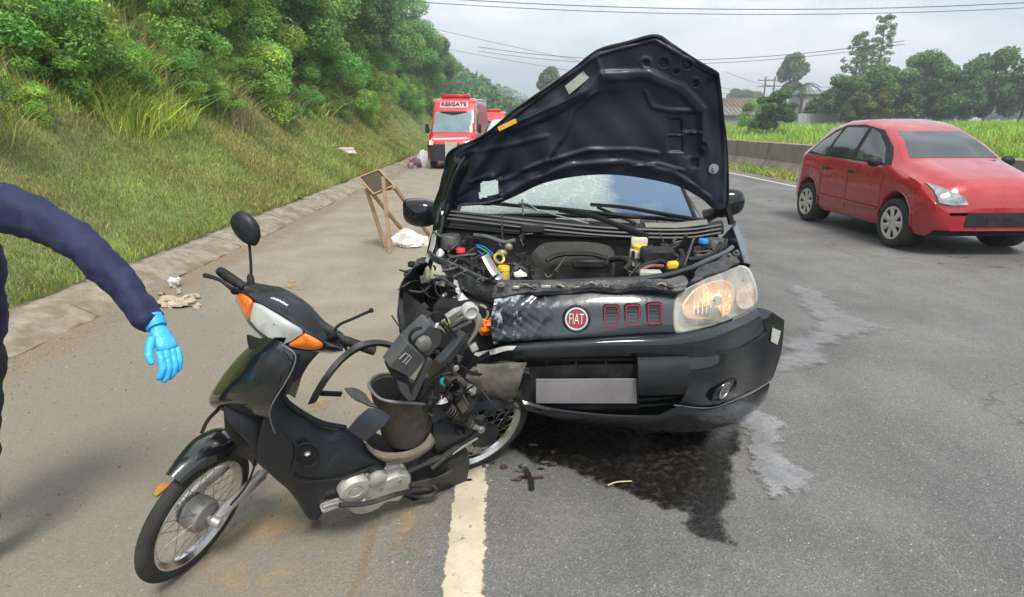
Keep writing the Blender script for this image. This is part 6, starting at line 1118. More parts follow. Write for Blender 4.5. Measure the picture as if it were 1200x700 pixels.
m_vred = mat('van_red', (.55, .02, .03), .3, var=.08, coat=.8); m_vpink = mat('van_white_trim', (.70, .45, .46), .4, var=.1)
def van(x, y, yaw, H, label, name, W=.93, text=True):
    T, r, b = make_T(x, y, yaw); e = root(name, T(0, 2.6, 0), label, 'van'); af, ar = .95, 4.1
    ts = sorted(set([0, .05, .12, .25, .4]+list(np.arange(.5, 1.42, .06))+list(np.arange(1.45, 3.6, .3))+list(np.arange(3.62, 4.6, .06))+[4.9, 5.3, 5.6]))
    def st(t):
        zr = float(np.interp(t, [0, .05, .2, .7, 1.25, 1.5, 1.8, 5.6], [.75, 1.0, 1.12, 1.27, H-.42, H-.10, H, H])); zb = arch_zb(t, .28, (af, ar), .38); wm = float(np.interp(t, [0, .12, .5, 5.6], [W*.86, W*.95, W, W]))
        zbl = min(1.25 if t > .7 else 1.05, zr-.05); return (t, min(zb, .7), wm-.04, wm, max(.6, min(zb, .7)+.04), wm-.01, max(zbl, .78), wm-.09 if t > .9 else wm-.10, max(zr, .86))
    R = capped(car_shell(T, [st(t) for t in ts]), T); bv = bvh_of(R); shell_mb(R).build('body', m_vred, e, angle=40)
    MB().box(T(0, 2.8, .36), (1.6, 5.0, .2), (r, b, (0, 0, 1)), .03).build('floor_pan', m_deep, e)
    conform(bv, T, [[(-W*.86, 1.29), (W*.86, 1.29)], [(-W*.80, H-.55), (W*.80, H-.55)]], 'F', .01, 16, 8, .01).build('windscreen', mat('van_glass', (.17, .26, .28), .12, var=.2, nscale=3), e)
    conform(bv, T, [[(-.5, H-.56), (0, H-.66), (.5, H-.56)], [(-.5, H-.52), (0, H-.52), (.5, H-.52)]], 'F', .02, 12, 4, .01).build('sun_strip', m_deep, e)
    conform(bv, T, [[(-W*.93, .30), (W*.93, .30)], [(-W*.93, .88), (W*.93, .88)]], 'F', .04, 14, 8, .05).build('bumper', mat('bumper_navy', (.02, .025, .035), .5), e)
    conform(bv, T, [[(-W*.8, 1.02), (W*.8, 1.06)], [(-W*.78, 1.09), (W*.78, 1.12)]], 'F', .012, 12, 4, .01).build('bonnet_stripe', m_vpink, e)
    for s in (-1, 1):
        conform(bv, T, [[(s*.60, .84), (s*W*.86, .86)], [(s*.58, .98), (s*W*.84, 1.02)]], 'F', .02, 8, 5, .02).build('headlight', mat('lamp_clear', (.6, .6, .58), .15, .3, coat=1, emis=((1, .95, .8), .5)) if False else mat('van_lamp', (.85, .8, .65), .2, .2, coat=1), e)
        conform(bv, T, [[(1.15, 1.32), (1.95, 1.32)], [(1.45, H-.62), (1.95, H-.62)]], 'L' if s < 0 else 'R', .01, 8, 6, .008).build('side_window', m_glass_dark, e)
        conform(bv, T, [[(2.1, .9), (5.5, .9)], [(2.1, 1.1), (5.5, 1.1)]], 'L' if s < 0 else 'R', .008, 8, 4, .005).build('side_stripe', m_vpink, e)
        mo = MB().box(T(s*(W+.12), 1.0, 1.42), (.14, .10, .34), (r, b, (0, 0, 1)), .03).build('door_mirror', m_blackp, e); MB().bar(T(s*(W-.02), 1.0, 1.35), T(s*(W+.08), 1.0, 1.38), .04).build('mirror_arm', m_blackp, mo)
        for a in (af, ar): wheel(e, T(s*(W-.10), a, .34), r*s, .34, .21, .21, m_tyre, m_alu, 6)
        MB().tube([T(s*(W-.10), 1.45, H-.12), T(s*(W-.10), 3.5, H-.02), T(s*(W-.10), 5.5, H-.02)], .03, 6).build('roof_rail', m_vpink, e)
    MB().box(T(0, 1.9, H+.05), (1.1, .3, .12), (r, b, (0, 0, 1)), .03).build('light_bar', mat('beacon_red', (.5, .02, .03), .2, coat=1), e)
    if text:
        conform(bv, T, [[(-W*.62, H-.38), (W*.62, H-.38)], [(-W*.60, H-.16), (W*.60, H-.16)]], 'F', .018, 12, 5, .008).build('header_panel', m_vpink, e)
        n_ = nrm(T(0, -1, .55)-T(0, 0, 0)); h = bv.ray_cast(Vector(T(0, -3, H-.27)), Vector(b)); c_ = np.array(h[0]); ya = nrm(V(0, 0, 1)-n_*n_[2]); za = nrm(np.cross(r, ya)); text_mesh('RESGATE', c_+za*.05, r, ya, .17, .02, 'roof_lettering', mat('text_dark', (.06, .012, .02), .5), e, bold=.02, width=.95)
    return e
van(-1.75, 22.4, math.radians(5), 2.56, 'red rescue van with high roof parked on the shoulder facing the camera', 'rescue_van', .87)
van(-.35, 33, math.radians(0), 2.26, 'second red emergency vehicle parked behind the rescue van, only its roof in view', 'rescue_van', .87, False)

# ================================================================== ROADSIDE THINGS
m_wood = mat('pale_timber', (.42, .29, .16), .75, var=.2, nscale=14, dirt=(.2, .14, .08), dirt_amt=.5, dscale=8, bump=.3, bscale=60)
bc = root('timber_barricade', pz(470, 283), 'tilted timber trestle stand with a dark board seen from behind, on the shoulder', 'barricade')
A, B, C_, D = pz(452, 290), pz(457, 296.5), pz(474, 273), pz(503, 276); yb = 7.75
t1, t2, t3, t4 = py(429, 221, yb+.1), py(449, 207, yb-.1), py(434, 224, yb+.2), py(462, 219, yb)
for a, b_ in ((t1, A), (t2, B), (t3, C_), (t4, D)): MB().bar(a, b_, .032, .045).build('leg', m_wood, bc)
MB().bar(py(433, 222, yb+.12), py(461, 221, yb+.02), .03, .045).build('brace', m_wood, bc)
bq = np.array([py(421, 209, yb+.15), py(444, 200, yb+.25), py(462, 218.5, yb+.02), py(438, 228.5, yb-.08)]); bn2 = nrm(np.cross(bq[1]-bq[0], bq[3]-bq[0])); MB().prism(bq, bn2*.018).build('board', mat('board_dark', (.045, .037, .025), .7, var=.3, dirt=(.09, .075, .05), dirt_amt=.5), bc, smooth=False)
for a, b_ in ((bq[0], bq[1]), (bq[1], bq[2]), (bq[2], bq[3]), (bq[3], bq[0])): MB().bar(a-bn2*.012, b_-bn2*.012, .014, .02, bn2).build('board_frame', m_wood, bc)
sb = root('sign_stand', pz(528, 199), 'small light board on a timber frame in front of the rescue van', 'sign')
p = pz(529, 199); 
for s in (-.2, .2): MB().bar(p+V(s, 0, 0), p+V(s*.92, .12, 1.0), .04, .03).build('leg', m_wood, sb); MB().bar(p+V(s, .42, 0), p+V(s*.9, .14, .98), .035, .03).build('leg', m_wood, sb)
MB().box(p+V(0, .06, .68), (.42, .02, .56), (V(1, 0, 0), V(0, 1, -.12), V(0, .12, 1))).build('board', mat('board_pale', (.42, .42, .36), .6, dirt=(.25, .22, .18), dirt_amt=.5), sb, smooth=False)
for z in (.4, .95): MB().bar(p+V(-.22, .03+.1*z, z), p+V(.22, .03+.1*z, z), .035, .03).build('rail', m_wood, sb)
def crumple(name, c, r, m, label, cat, seed, noise=.35, lump=4):
    g = np.random.default_rng(seed); e = MB()
    for k in range(lump): e.blob(c+V(g.uniform(-.6, .6)*r[0], g.uniform(-.5, .5)*r[1], r[2]*g.uniform(.3, .7)), (r[0]*g.uniform(.4, .75), r[1]*g.uniform(.5, .8), r[2]*g.uniform(.5, 1)), None, 18, noise, seed+k)
    o = e.build(name, m, None, angle=25); return tag(o, label, cat)
m_bag = mat('white_plastic_bag', (.72, .68, .66), .35, var=.15, nscale=9, dirt=(.55, .25, .22), dirt_amt=.55, dscale=4, bump=.8, bscale=30)
crumple('plastic_bag', pz(481, 288), (.26, .16, .13), m_bag, 'crumpled white plastic bag lying by the trestle stand', 'bag', 3)
crumple('cloth_bundle', pz(488, 197), (.30, .3, .26), mat('purple_cloth', (.13, .05, .10), .8, dirt=(.6, .55, .6), dirt_amt=.8, dscale=5), 'dark and white cloth bundle dumped left of the rescue van', 'bundle', 8)
crumple('white_sack', pz(497, 195), (.22, .2, .42), mat('sack_white', (.68, .66, .68), .7), 'white sack standing against the rescue van bumper', 'sack', 12, .2, 3)
tp = py(404, 172, 19.5); crumple('litter_sheet', V(tp[0], 19.5, float(zground(tp[0], 19.5))), (.35, .2, .12), mat('litter_pale', (.5, .45, .38), .8), 'pale scrap of litter lying on the mown bank', 'litter', 15, .3, 3)
crumple('plastic_cup', pz(201, 339)+V(-.02, .08, .02), (.07, .06, .06), mat('clear_scrap', (.6, .6, .58), .3, bump=.6), 'small clear plastic scrap above the rubble at the kerb', 'litter', 18, .3, 3)
m_rub = mat('rubble', (.45, .38, .29), .9, var=.25, dirt=(.22, .17, .11), dirt_amt=.6, dscale=10, bump=.8, bscale=30)
g = np.random.default_rng(9)
crumple('torn_paper', pz(206, 356), (.17, .13, .045), m_rub, 'torn beige sheet with rubble lying at the foot of the kerb', 'litter', 21, .45, 6)
for k in range(9):
    c_ = pz(g.uniform(186, 236), g.uniform(343, 366)); o = MB().blob(c_+V(0, 0, .012), tuple(g.uniform(.015, .04, 3)), None, 8, .5, 30+k).build('stone', m_rub, None, angle=25); tag(o, 'small beige stone in the rubble at the kerb', 'stone', 'stones in the rubble at the kerb')
o = MB().loft([[pz(180, 579)+V(0, 0, .004), pz(189, 571)+V(0, 0, .02), pz(198, 568)+V(0, 0, .006)], [pz(183, 583)+V(0, 0, .004), pz(191, 577)+V(0, 0, .006), pz(198, 570)+V(0, 0, .004)]], 8, 4, .001).build('dry_leaf', mat('leaf_orange', (.45, .2, .03), .7), None); tag(o, 'small orange dry leaf on the road by the front tyre', 'leaf')
o = MB().tube([pz(712, 573)+V(0, 0, .018), pz(722, 570)+V(0, 0, .022), pz(740, 568)+V(0, 0, .018)], .0035, 5, n=8).build('twig', mat('twig_pale', (.5, .42, .25), .8), None); tag(o, 'thin pale twig lying in the dark puddle', 'twig')
o = MB().loft([[pz(618, 552), pz(626, 566), pz(627, 577)], [pz(614, 555), pz(619, 566), pz(621, 577)]], 8, 4, .004, noise=.003).build('rubber_scrap', m_deep, None); o.location.z = .012; tag(o, 'small black scrap on the asphalt right of the white line', 'debris')
g = np.random.default_rng(31)
for k in range(26):
    c_ = pz(g.uniform(540, 650), g.uniform(520, 565)); o = MB().blob(c_+V(0, 0, .006), tuple(g.uniform(.006, .018, 3)*V(1.6, 1, .5)), None, 6, .5, 60+k).build('debris_flake', [m_deep, m_engm, mat('mud', (.07, .04, .025), .9)][k % 3], None, angle=25); tag(o, 'small dark flake of wreckage scattered by the rear wheel', 'debris', 'wreckage flakes on the asphalt')

# ================================================================== PEOPLE
def skin_obj(name, nodes, edges, m, parent, sub=2, rootn=0):
    me = bpy.data.meshes.new(name); bm = bmesh.new(); L = bm.verts.layers.skin.verify(); o0 = ORG.get(parent.name, np.zeros(3)) if parent else np.zeros(3); vs = []
    for i, n in enumerate(nodes):
        v = bm.verts.new(Vector(np.array(n[0], float)-o0)); r = n[1]; v[L].radius = (r, r) if not isinstance(r, tuple) else r; v[L].use_root = i == rootn; vs.append(v)
    for a, b in edges: bm.edges.new((vs[a], vs[b]))
    bm.to_mesh(me); bm.free(); o = link(me, name, parent, m); md = o.modifiers.new('k', 'SKIN'); md.use_smooth_shade = True; md.branch_smoothing = .6; s = o.modifiers.new('u', 'SUBSURF'); s.levels = sub; s.render_levels = sub; return o
m_skin = mat('skin', (.42, .25, .17), .5, var=.06); m_navy = mat('navy_fabric', (.012, .016, .06), .8, var=.3, nscale=18, bump=.9, bscale=14); m_glove = mat('blue_glove', (.04, .40, .78), .38, var=.08, nscale=8, bump=.5, bscale=50); m_hair = mat('hair', (.02, .014, .01), .7, var=.4, nscale=60)
Wp = CC+ray(184, 384)*1.78; Ep = CC+ray(118, 302)*1.80; Sp = CC+ray(8, 232)*1.84
pe = root('person', V(Sp[0]-.22, Sp[1]+.06, 0), 'person in a navy long-sleeved shirt reaching one blue-gloved hand towards the scooter', 'person')
bx_ = V(-1, .12, 0); cx = Sp+bx_*.19; cx = V(cx[0], cx[1], 0); hz_ = Sp[2]
def at(dx, dy, z): return cx+V(dx-.38*(hz_-z)/hz_, dy, z)
Lsh = Sp; Rsh = at(-.19, .03, hz_); Rel = at(-.27, .0, hz_-.29); Rwr = at(-.25, -.08, hz_-.54)
hip = .93
body_n = [(at(0, 0, hip), .10), (at(0, 0, 1.12), .085), (at(0, .02, 1.26), .085), (at(0, .01, hz_-.01), .07), (at(0, .0, hz_+.08), .048), (at(0, -.012, hz_+.15), .066), (at(0, -.015, hz_+.23), .084), (Lsh, .05), (Ep, .038), (Wp, .026), (Rsh, .05), (Rel, .038), (Rwr, .026), (at(.09, 0, .86), .085), (at(.10, -.02, .48), .055), (at(.11, .02, .08), .038), (at(-.09, 0, .86), .085), (at(-.11, -.03, .48), .055), (at(-.12, .0, .08), .038)]
skin_obj('body', body_n, [(0, 1), (1, 2), (2, 3), (3, 4), (4, 5), (5, 6), (3, 7), (7, 8), (8, 9), (3, 10), (10, 11), (11, 12), (0, 13), (13, 14), (14, 15), (0, 16), (16, 17), (17, 18)], m_skin, pe)
tx_ = bpy.data.textures.new('cloth_folds', 'CLOUDS'); tx_.noise_scale = .07; tx_.noise_depth = 2
def folds(o, k):
    o.modifiers['u'].levels = o.modifiers['u'].render_levels = 3; m_ = o.modifiers.new('d', 'DISPLACE'); m_.texture = tx_; m_.strength = k; m_.mid_level = .5; m_.texture_coords = 'LOCAL'
cuff = Wp+(Ep-Wp)*.03; so_ = skin_obj('shirt', [(at(0, 0, .84), .165), (at(0, 0, .98), .160), (at(0, 0, 1.12), .150), (at(0, 0, 1.28), .155), (at(0, .01, hz_-.02), .125), (Lsh+V(-.02, 0, -.01), .085), ((Lsh+Ep)/2, .060), (Ep+V(-.012, 0, .012), .055), ((Ep+Wp)/2, .048), (Wp+(Ep-Wp)*.12, .044), (cuff, .041), (Rsh+V(.02, 0, -.01), .085), (Rel, .058), (Rwr, .042), (at(0, .005, hz_+.055), .066)], [(4, 14), (0, 1), (1, 2), (2, 3), (3, 4), (4, 5), (5, 6), (6, 7), (7, 8), (8, 9), (9, 10), (4, 11), (11, 12), (12, 13)], m_navy, pe); folds(so_, .035)
to_ = skin_obj('trousers', [(at(0, 0, 1.0), .150), (at(0, 0, .90), .148), (at(.095, 0, .80), .10), (at(.10, -.02, .48), .075), (at(.11, .02, .12), .062), (at(-.095, 0, .80), .10), (at(-.11, -.03, .48), .075), (at(-.12, .0, .12), .062)], [(0, 1), (1, 2), (2, 3), (3, 4), (1, 5), (5, 6), (6, 7)], mat('trouser_dark', (.02, .022, .03), .8, var=.2, nscale=18, bump=.6, bscale=20), pe); folds(to_, .03)
for s in (.11, -.12): skin_obj('boot', [(at(s, .03, .09), .055), (at(s, .0, .045), .05), (at(s, -.13, .035), .036)], [(0, 1), (1, 2)], m_blackp, pe)
hc = at(0, -.02, hz_+.20); MB().blob(hc+V(0, .022, .052), (.083, .088, .075), None, 16).build('hair', m_hair, pe); MB().blob(hc+V(0, -.085, -.015), (.014, .022, .022), None, 8).build('nose', m_skin, pe); MB().blob(hc+V(0, -.078, -.062), (.026, .008, .006), None, 8).build('mouth', mat('lips', (.3, .10, .08), .5), pe)
for s in (-1, 1): MB().blob(hc+V(s*.03, -.072, .008), (.013, .008, .008), None, 8).build('eye', mat('eye_white', (.6, .6, .58), .3), pe); MB().blob(hc+V(s*.080, .01, -.0), (.01, .02, .03), None, 8).build('ear', m_skin, pe)
def glove(W_, fwd, side, nrm_, name, curl=1.0):
    """palm, four bent fingers of unequal length and a thumb off the side of the palm"""
    f, s, n = nrm(fwd), nrm(side), nrm(nrm_); nodes = [(W_-f*.01, .026), (W_+f*.03, (.030, .020)), (W_+f*.06, (.034, .018)), (W_+f*.085, (.034, .016))]; edges = [(0, 1), (1, 2), (2, 3)]
    gl = skin_obj(name, nodes, edges, m_glove, pe, 2)
    for k, (o, L_) in enumerate(((-.027, .060), (-.009, .072), (.010, .067), (.026, .052))):
        a = W_+f*.075+s*o; d1 = nrm(f+n*.30*curl-s*o*1.5); d2 = nrm(f*.75+n*.85*curl+s*o); d3 = nrm(f*.25+n*1.2*curl); p1 = a+d1*.028; p2 = p1+d1*L_*.42; p3 = p2+d2*L_*.38; p4 = p3+d3*L_*.30
        skin_obj('finger', [(a, .0125), (p1, .0120), (p2, .0114), (p3, .0102), (p4, .0085)], [(0, 1), (1, 2), (2, 3), (3, 4)], m_glove, gl, 2)
    a = W_+f*.025-s*.022; skin_obj('thumb', [(a, .014), (a-s*.022+f*.028, .0135), (a-s*.030+f*.058+n*.008, .0115), (a-s*.026+f*.084+n*.014, .0085)], [(0, 1), (1, 2), (2, 3)], m_glove, gl, 2)
    MB().tube([W_-f*.035, W_-f*.02, W_], [.033, .031, .028], 14).build('cuff', m_glove, gl)
fw_ = (CC+ray(203, 420)*1.76)-Wp; sd_ = nrm(np.cross(fw_, ray(190, 400))); sd_ = sd_ if sd_@RT > 0 else -sd_; nn_ = nrm(np.cross(fw_, sd_)); nn_ = nn_ if nn_@FW > 0 else -nn_
glove(Wp, fw_, nrm(sd_+nn_*.5), nrm(nn_*.55-sd_*.75), 'glove')
glove(Rwr, V(0, -.1, -1), V(-1, 0, 0), V(0, -1, 0), 'glove', .5)
# walker beyond the barrier
wy = 50.; wx = py(878, 150, wy)[0]; wz = float(zground(wx, wy)); pw = root('person', (wx, wy, wz), 'person in a pale shirt walking through the tall grass beyond the barrier', 'person'); q_ = lambda a, b_, c_: V(wx+a, wy+b_, wz+c_)
skin_obj('body', [(q_(0, 0, .92), .10), (q_(0, 0, 1.2), .10), (q_(0, 0, 1.42), .08), (q_(.02, 0, 1.52), .05), (q_(.03, 0, 1.66), .09), (q_(.2, 0, 1.40), .05), (q_(.25, -.05, 1.14), .04), (q_(.22, -.1, .9), .03), (q_(-.2, 0, 1.40), .05), (q_(-.26, .05, 1.14), .04), (q_(-.22, .1, .9), .03), (q_(.12, .1, .45), .06), (q_(.2, .2, .05), .045), (q_(-.1, -.1, .45), .06), (q_(-.18, -.15, .05), .045)], [(0, 1), (1, 2), (2, 3), (3, 4), (2, 5), (5, 6), (6, 7), (2, 8), (8, 9), (9, 10), (0, 11), (11, 12), (0, 13), (13, 14)], m_skin, pw, 1)
skin_obj('shirt', [(q_(0, 0, .98), .15), (q_(0, 0, 1.2), .15), (q_(0, 0, 1.40), .12), (q_(.2, 0, 1.38), .07), (q_(.25, -.05, 1.14), .06), (q_(-.2, 0, 1.38), .07), (q_(-.26, .05, 1.14), .06)], [(0, 1), (1, 2), (2, 3), (3, 4), (2, 5), (5, 6)], mat('pale_shirt', (.42, .43, .46), .8), pw, 1)
skin_obj('trousers', [(q_(0, 0, .95), .14), (q_(0, 0, .88), .13), (q_(.12, .1, .45), .09), (q_(.19, .19, .1), .07), (q_(-.1, -.1, .45), .09), (q_(-.17, -.14, .1), .07)], [(0, 1), (1, 2), (2, 3), (1, 4), (4, 5)], mat('walker_trousers', (.05, .05, .07), .8), pw, 1)

# ================================================================== FAR SIDE AND BACKGROUND
def gz(x, y): return float(zground(x, y))
def plant_px(key, u, y, s, label, vtop=None, group=None, rz=0, sz=1.0, name='tree', cat='tree'):
    x = float(py(u, 145, y)[0]); return plant(key, name, x, y, s, rz, label, cat, group, sz=sz)
g = np.random.default_rng(77)
plant_px('f1', 908, 44, .44, 'light green bushy tree standing in the bright grass beyond the barrier', sz=.8); plant_px('s1', 886, 47, 1.4, 'low bush left of the light green tree beyond the barrier', name='bush', cat='bush')
plant_px('f3', 921, 120, 1.2, 'pale hazy tree rising behind the house roofs', sz=1.2)
for i, (u, y, s, k, sz) in enumerate([(966, 60, .52, 'f2', .8), (985, 56, .60, 'f1', .9), (1002, 60, .66, 'f2', 1.0), (1022, 57, .64, 'f1', 1.0), (1046, 58, .72, 'f2', 1.0), (1078, 60, .74, 'f1', 1.1), (1112, 56, .70, 'f2', 1.05), (1150, 60, .74, 'f1', 1.1), (1190, 58, .76, 'f2', 1.1), (978, 72, .68, 'f3', .8), (958, 70, .5, 'f1', .75), (1014, 74, .82, 'f2', 1.0), (1034, 72, .7, 'f3', 1.05), (1065, 78, .9, 'f1', 1.1), (1135, 78, .9, 'f2', 1.1), (994, 66, .6, 'f3', .95)]):
    plant_px(k, u, y, s, 'dense dark green tree in the stand on the right horizon', group='dark trees on the right horizon', rz=g.uniform(0, 6), sz=sz)
me_, cs_ = crown('crown', 8, 2.6, 5200, .2, (.75, .52, .45), 55); TREE['dry'] = (me_, TREE['f1'][1])
plant_px('dry', 1003, 49, .42, 'small brownish-green tree in front of the dark stand', sz=.85); plant_px('dry', 1022, 48, .46, 'brownish vine-covered tree near the right edge of the dark stand', rz=2, sz=.85)
# araucaria-like tall thin trees: whorls of foliage around a straight trunk
def tall_pine(u, y, h, label):
    x = float(py(u, 60, y)[0]); z0 = gz(x, y); e = root('pine_tree', (x, y, z0), label, 'tree'); g2 = np.random.default_rng(int(u)); cs2, rr = [], []; mb = MB(); mb.tube([(x, y, z0), (x+.1, y, z0+h*.5), (x, y, z0+h)], [.22, .15, .05], 7)
    for k in range(9):
        z = h*(.48+.5*k/8); R_ = (1.9 if k < 5 else 1.5)*(1-.35*abs(k-4)/4)
        for a in np.arange(0, 6.2, 1.25): a += g2.uniform(-.4, .4); rr_ = R_*g2.uniform(.5, 1); c_ = V(rr_*math.cos(a), rr_*math.sin(a), z+g2.uniform(-.2, .3)); cs2.append(c_); rr.append(g2.uniform(.3, .5)); mb.tube([V(x, y, z0+z-.3), c_+V(x, y, z0)], [.06, .02], 4)
    v, t = leaf_cloud(np.array(cs2), np.array(rr), 2600, .17, g2, (.75, .8, .8)); mb.build('trunk', m_bark, e); me = np_mesh('crown', v.reshape(-1, 3), np.arange(len(v)*4).reshape(-1, 4), tint=np.repeat(t, 4, 0)); link(me, 'crown', e, m_leaf)
tall_pine(1006, 84, 11.6, 'tall thin pine above the dark stand, left one of the pair'); tall_pine(1017, 90, 10.8, 'shorter thin pine between the two taller ones'); tall_pine(1032, 84, 13.6, 'tallest thin pine at the right edge of the stand')
# palm
px0 = float(py(940, 105, 68)[0]); z0 = gz(px0, 68); pm = root('palm_tree', (px0, 68, z0), 'palm tree beyond the barrier beside the grey building', 'tree'); H_ = 4.6
MB().tube([(px0, 68, z0), (px0+.1, 68, z0+2.5), (px0, 68, z0+H_)], [.2, .15, .13], 8).build('trunk', m_bark, pm)
for k in range(17):
    a = k*2.4; up_ = [.9, .5, .1, -.2][k % 4]; L_ = 1.9; d = V(math.cos(a), math.sin(a), 0); rib = np.array([V(px0, 68, z0+H_)+d*L_*t+V(0, 0, up_*t*1.3-1.3*t*t) for t in np.linspace(0, 1, 9)]); mb = MB()
    for i in range(1, 9):
        w_ = .42*math.sin(math.pi*min(.96, i/9+.08)); e_ = nrm(np.cross(d, V(0, 0, 1))); dd = rib[i]-rib[i-1]
        for s in (-1, 1):
            for f_ in (0, .5): c_ = rib[i-1]+dd*f_; mb.add([c_, c_+dd*.35, c_+dd*.9+e_*s*w_-V(0, 0, .12)], [(0, 1, 2)])
    mb.tube(rib, .02, 4); fo = mb.build('frond', mat('palm_leaf', (.07, .12, .045), .6, backlight=.25), pm, smooth=False)
# houses
m_tile = mat('roof_tiles', (.15, .10, .075), .85, var=.3, nscale=3, dirt=(.07, .06, .05), dirt_amt=.6, dscale=2); m_wall = mat('house_wall', (.40, .36, .32), .85, var=.15, dirt=(.2, .17, .14), dirt_amt=.5); m_gwall = mat('grey_wall', (.36, .38, .40), .8, var=.1, dirt=(.22, .22, .22), dirt_amt=.4)
def house(x, y, w, d, h, rh, label, mwall, mroof, base, windows=2, name='house'):
    e = root(name, (x, y, base), label, 'house'); MB().box(V(x, y, base+h/2), (w, d, h)).build('wall', mwall, e, smooth=False)
    o = .35; f_ = y-d/2-o; k_ = y+d/2+o; l, r_ = x-w/2-o, x+w/2+o; zt, ze = base+h+rh, base+h-.05; mb = MB(); mb.add([(l, f_, ze), (r_, f_, ze), (r_, y, zt), (l, y, zt), (l, k_, ze), (r_, k_, ze), (l, f_, ze-.12), (r_, f_, ze-.12), (l, k_, ze-.12), (r_, k_, ze-.12)], [(0, 1, 2, 3), (3, 2, 5, 4), (6, 7, 1, 0), (4, 5, 9, 8), (0, 3, 4, 8, 6), (1, 7, 9, 5, 2), (6, 8, 9, 7)])
    rf = mb.build('roof', mroof, e, smooth=False)
    for k in range(int((r_-l)/.5)): MB().bar((l+.25+k*.5, f_, ze+.03), (l+.25+k*.5, y, zt+.03), .09, .05).build('tile_row', mroof, rf, smooth=False)
    for k in range(windows): wx_ = x-w/2+w*(k+.5)/windows; fr_ = MB().box(V(wx_, y-d/2-.02, base+h*.55), (.9, .08, 1.0)).build('window', mat('window_frame_white', (.5, .5, .48), .6), e, smooth=False); MB().box(V(wx_, y-d/2-.065, base+h*.55), (.75, .02, .85)).build('pane', m_glass_dark, fr_, smooth=False)
hx = float(py(868, 145, 76)[0]); house(hx, 76, 6.5, 6, 2.3, 1.3, 'brown tiled house behind the bonnet edge, beyond the bright grass', m_wall, m_tile, gz(hx, 76))
hx = float(py(862, 145, 70)[0]); house(hx, 70, 5.0, 4, 1.6, .8, 'lower tiled shed in front of the brown tiled house', m_wall, mat('grey_tiles', (.17, .155, .145), .85, var=.3, nscale=3), gz(hx, 70), 1, 'shed')
hx = float(py(944, 145, 78)[0]); house(hx, 78, 3.2, 4, 4.0, .3, 'narrow grey two-storey building behind the palm', m_gwall, m_gwall, gz(hx, 78), 1, 'grey_building')
hx0, hx1 = float(py(934, 145, 58)[0]), float(py(990, 145, 58)[0]); wo = root('boundary_wall', ((hx0+hx1)/2, 58, gz(hx0, 58)), 'low grey boundary wall below the dark trees', 'wall')
for k in range(5): xa_ = hx0+(hx1-hx0)*k/5; MB().box(V(xa_+(hx1-hx0)/10, 58, gz(hx0, 58)+.75), ((hx1-hx0)/5-.03, .15, 1.5)).build('wall_panel', m_gwall, wo, smooth=False)
# power line: two poles with crossarms, wires above the road
m_pole = mat('pole_grey', (.16, .15, .14), .8)
pp = []
for u_, y_ in ((891.5, 88), (902, 90)):
    x = float(py(u_, 145, y_)[0]); z0 = gz(x, y_); top = float(py(u_, 90, y_)[2]); e = root('utility_pole', (x, y_, z0), 'utility pole with crossarm beyond the houses, %s of the two' % ('left' if u_ < 895 else 'right'), 'pole'); MB().tube([(x, y_, z0), (x, y_, top)], [.16, .11], 8).build('shaft', m_pole, e)
    for dz in (.5, 1.3): MB().bar((x-1.1, y_, top-dz), (x+1.1, y_, top-dz), .12, .12).build('crossarm', m_pole, e)
    for dx in (-.9, 0, .9): MB().lathe([(.05, 0), (.06, .08), (.03, .16), (.001, .17)], V(x+dx, y_, top-.44), (0, 0, 1), 8).build('insulator', m_gwall, e)
    pp.append((x, y_, top))
m_wire = mat('wire_black', (.06, .06, .065), .6)
def wire(p, q_, sag, r_, label):
    p, q_ = np.array(p, float), np.array(q_, float); P = np.array([p+(q_-p)*t-V(0, 0, sag*4*t*(1-t)) for t in np.linspace(0, 1, 24)]); tag(MB().tube(P, r_, 4).build('power_line', m_wire, None), label, 'power line', 'power lines across the sky')
def wpx(a, b_, y0, y1, dv, r_=.03):
    p, q_ = py(*a, y0), py(*b_, y1); m_ = (p+q_)/2; uv_mid = ((a[0]+b_[0])/2, (a[1]+b_[1])/2); dz = dv*((y0+y1)/2)/720; wire(p, q_, dz, r_, 'thin dark power line strung across the pale sky')
wpx((300, -20), (1260, 0), 60, 60, 17, .035); wpx((300, -14), (1260, 6), 61, 61, 17, .03); wpx((560, 55), (1060, 48), 75, 60, 17, .03); wpx((560, 60), (1060, 52), 75, 60, 17, .025)
wpx((440, 18), (900, 112), 70, 90, 4, .022); wpx((430, 40), (900, 116), 70, 90, 4, .022); wpx((891, 100), (1230, 92), 88, 70, 5, .025); wpx((902, 104), (1230, 98), 90, 70, 5, .025); wpx((850, 84), (902, 100), 80, 90, 2, .022)
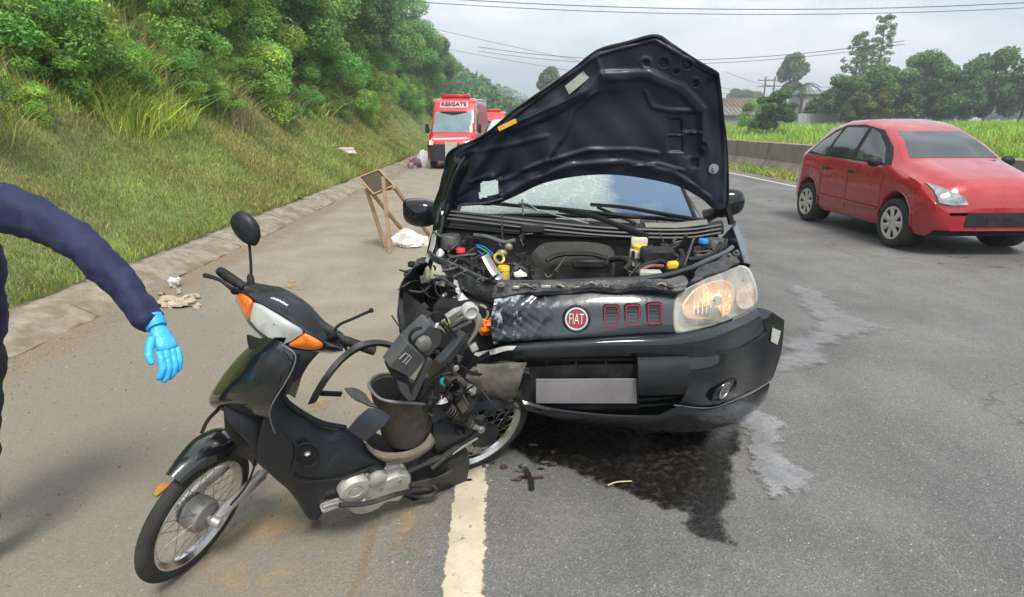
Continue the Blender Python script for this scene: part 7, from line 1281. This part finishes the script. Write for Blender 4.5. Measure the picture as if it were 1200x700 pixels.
# hazy wooded hills on the left horizon
def hill(name, y0, y1, prof, n, size, base, seed, label, canopy=3.5):
    g2 = np.random.default_rng(seed); xs = np.linspace(prof[0][0], prof[-1][0], 60); ys = np.linspace(y0, y1, 14); X, Y = np.meshgrid(xs, ys); pr = np.interp(X, [p_[0] for p_ in prof], [p_[1] for p_ in prof]); f = np.sin(np.clip((Y-y0)/(y1-y0), 0, 1)*math.pi*.5)**.7; Z = pr*f+wob(X*.3, Y*.2)*1.0*f-1
    q2 = np.arange(X.size).reshape(X.shape); link(np_mesh(name, np.c_[X.ravel(), Y.ravel(), Z.ravel()], np.stack([q2[:-1, :-1], q2[:-1, 1:], q2[1:, 1:], q2[1:, :-1]], -1).reshape(-1, 4), smooth=True), name, None, mat('hill_soil', (.05, .075, .03), .95)); tag(bpy.data.objects[name], kind='structure')
    K = 420; x = g2.uniform(prof[0][0], prof[-1][0], K); y = y0+(y1-y0)*g2.random(K); z = np.interp(x, [p_[0] for p_ in prof], [p_[1] for p_ in prof])*np.sin(np.clip((y-y0)/(y1-y0), 0, 1)*math.pi*.5)**.7; C2 = np.c_[x, y, z+canopy*g2.uniform(-.2, .35, K)]; v, t = leaf_cloud(C2, g2.uniform(canopy*.5, canopy*1.0, K), n, size, g2, base, clump=.25)
    o = link(np_mesh('forest', v.reshape(-1, 3), np.arange(len(v)*4).reshape(-1, 4), tint=np.repeat(t, 4, 0)), 'forest', None, m_leaf); tag(o, label, None, None, 'stuff')
hill('near_hill', 85, 150, [(-75, 26), (-40, 24), (-22, 18), (-12, 13.5), (-6, 10.5), (-1.5, 7.0), (3, 3.5), (8, -1)], 60000, .5, (.55, .68, .55), 3, 'dark wooded hillside behind the rescue van', 3.0)
hill('far_hill', 230, 330, [(-90, 38), (-40, 30), (-15, 22), (0, 17), (14, 12.5), (22, 10), (40, 5), (70, 1)], 42000, .9, (.55, .68, .58), 5, 'pale hazy wooded ridge on the horizon left of the bonnet', 4.5)
plant_px('f3', 643, 120, 1.05, 'lone tree rising above the bonnet edge in the distance', sz=1.25)
hxs = [(868, 200), (873, 200), (879, 205), (884, 210), (858, 190)]
for u_, y_ in hxs: x = float(py(u_, 145, y_)[0]); plant('f3', 'tree', x, y_, 1.0, u_, 'distant bluish tree on the horizon beyond the houses', 'tree', 'distant trees beyond the houses', sz=1.15)
for k in range(22): plant_px(['f1', 'f2'][k % 2], 700+k*27+g.uniform(-8, 8), g.uniform(150, 190), g.uniform(.9, 1.3), 'distant tree in the hazy line behind the meadow', group='distant tree line', sz=.8, rz=k)
# ================================================================== AIR
mb = MB(); mb.box(V(0, 290, 24), (830, 730, 51)); hzo = mb.build('haze', None, None, smooth=False)
hm = bpy.data.materials.new('haze_air'); hm.use_nodes = True; nt = hm.node_tree; nt.nodes.remove(nt.nodes['Principled BSDF']); pv = nt.nodes.new('ShaderNodeVolumePrincipled'); pv.inputs['Color'].default_value = (.86, .92, 1, 1); pv.inputs['Density'].default_value = .0022; pv.inputs['Anisotropy'].default_value = .3
nt.links.new(pv.outputs[0], nt.nodes['Material Output'].inputs['Volume']); hzo.data.materials.clear(); hzo.data.materials.append(hm); tag(hzo, None, None, None, 'stuff')
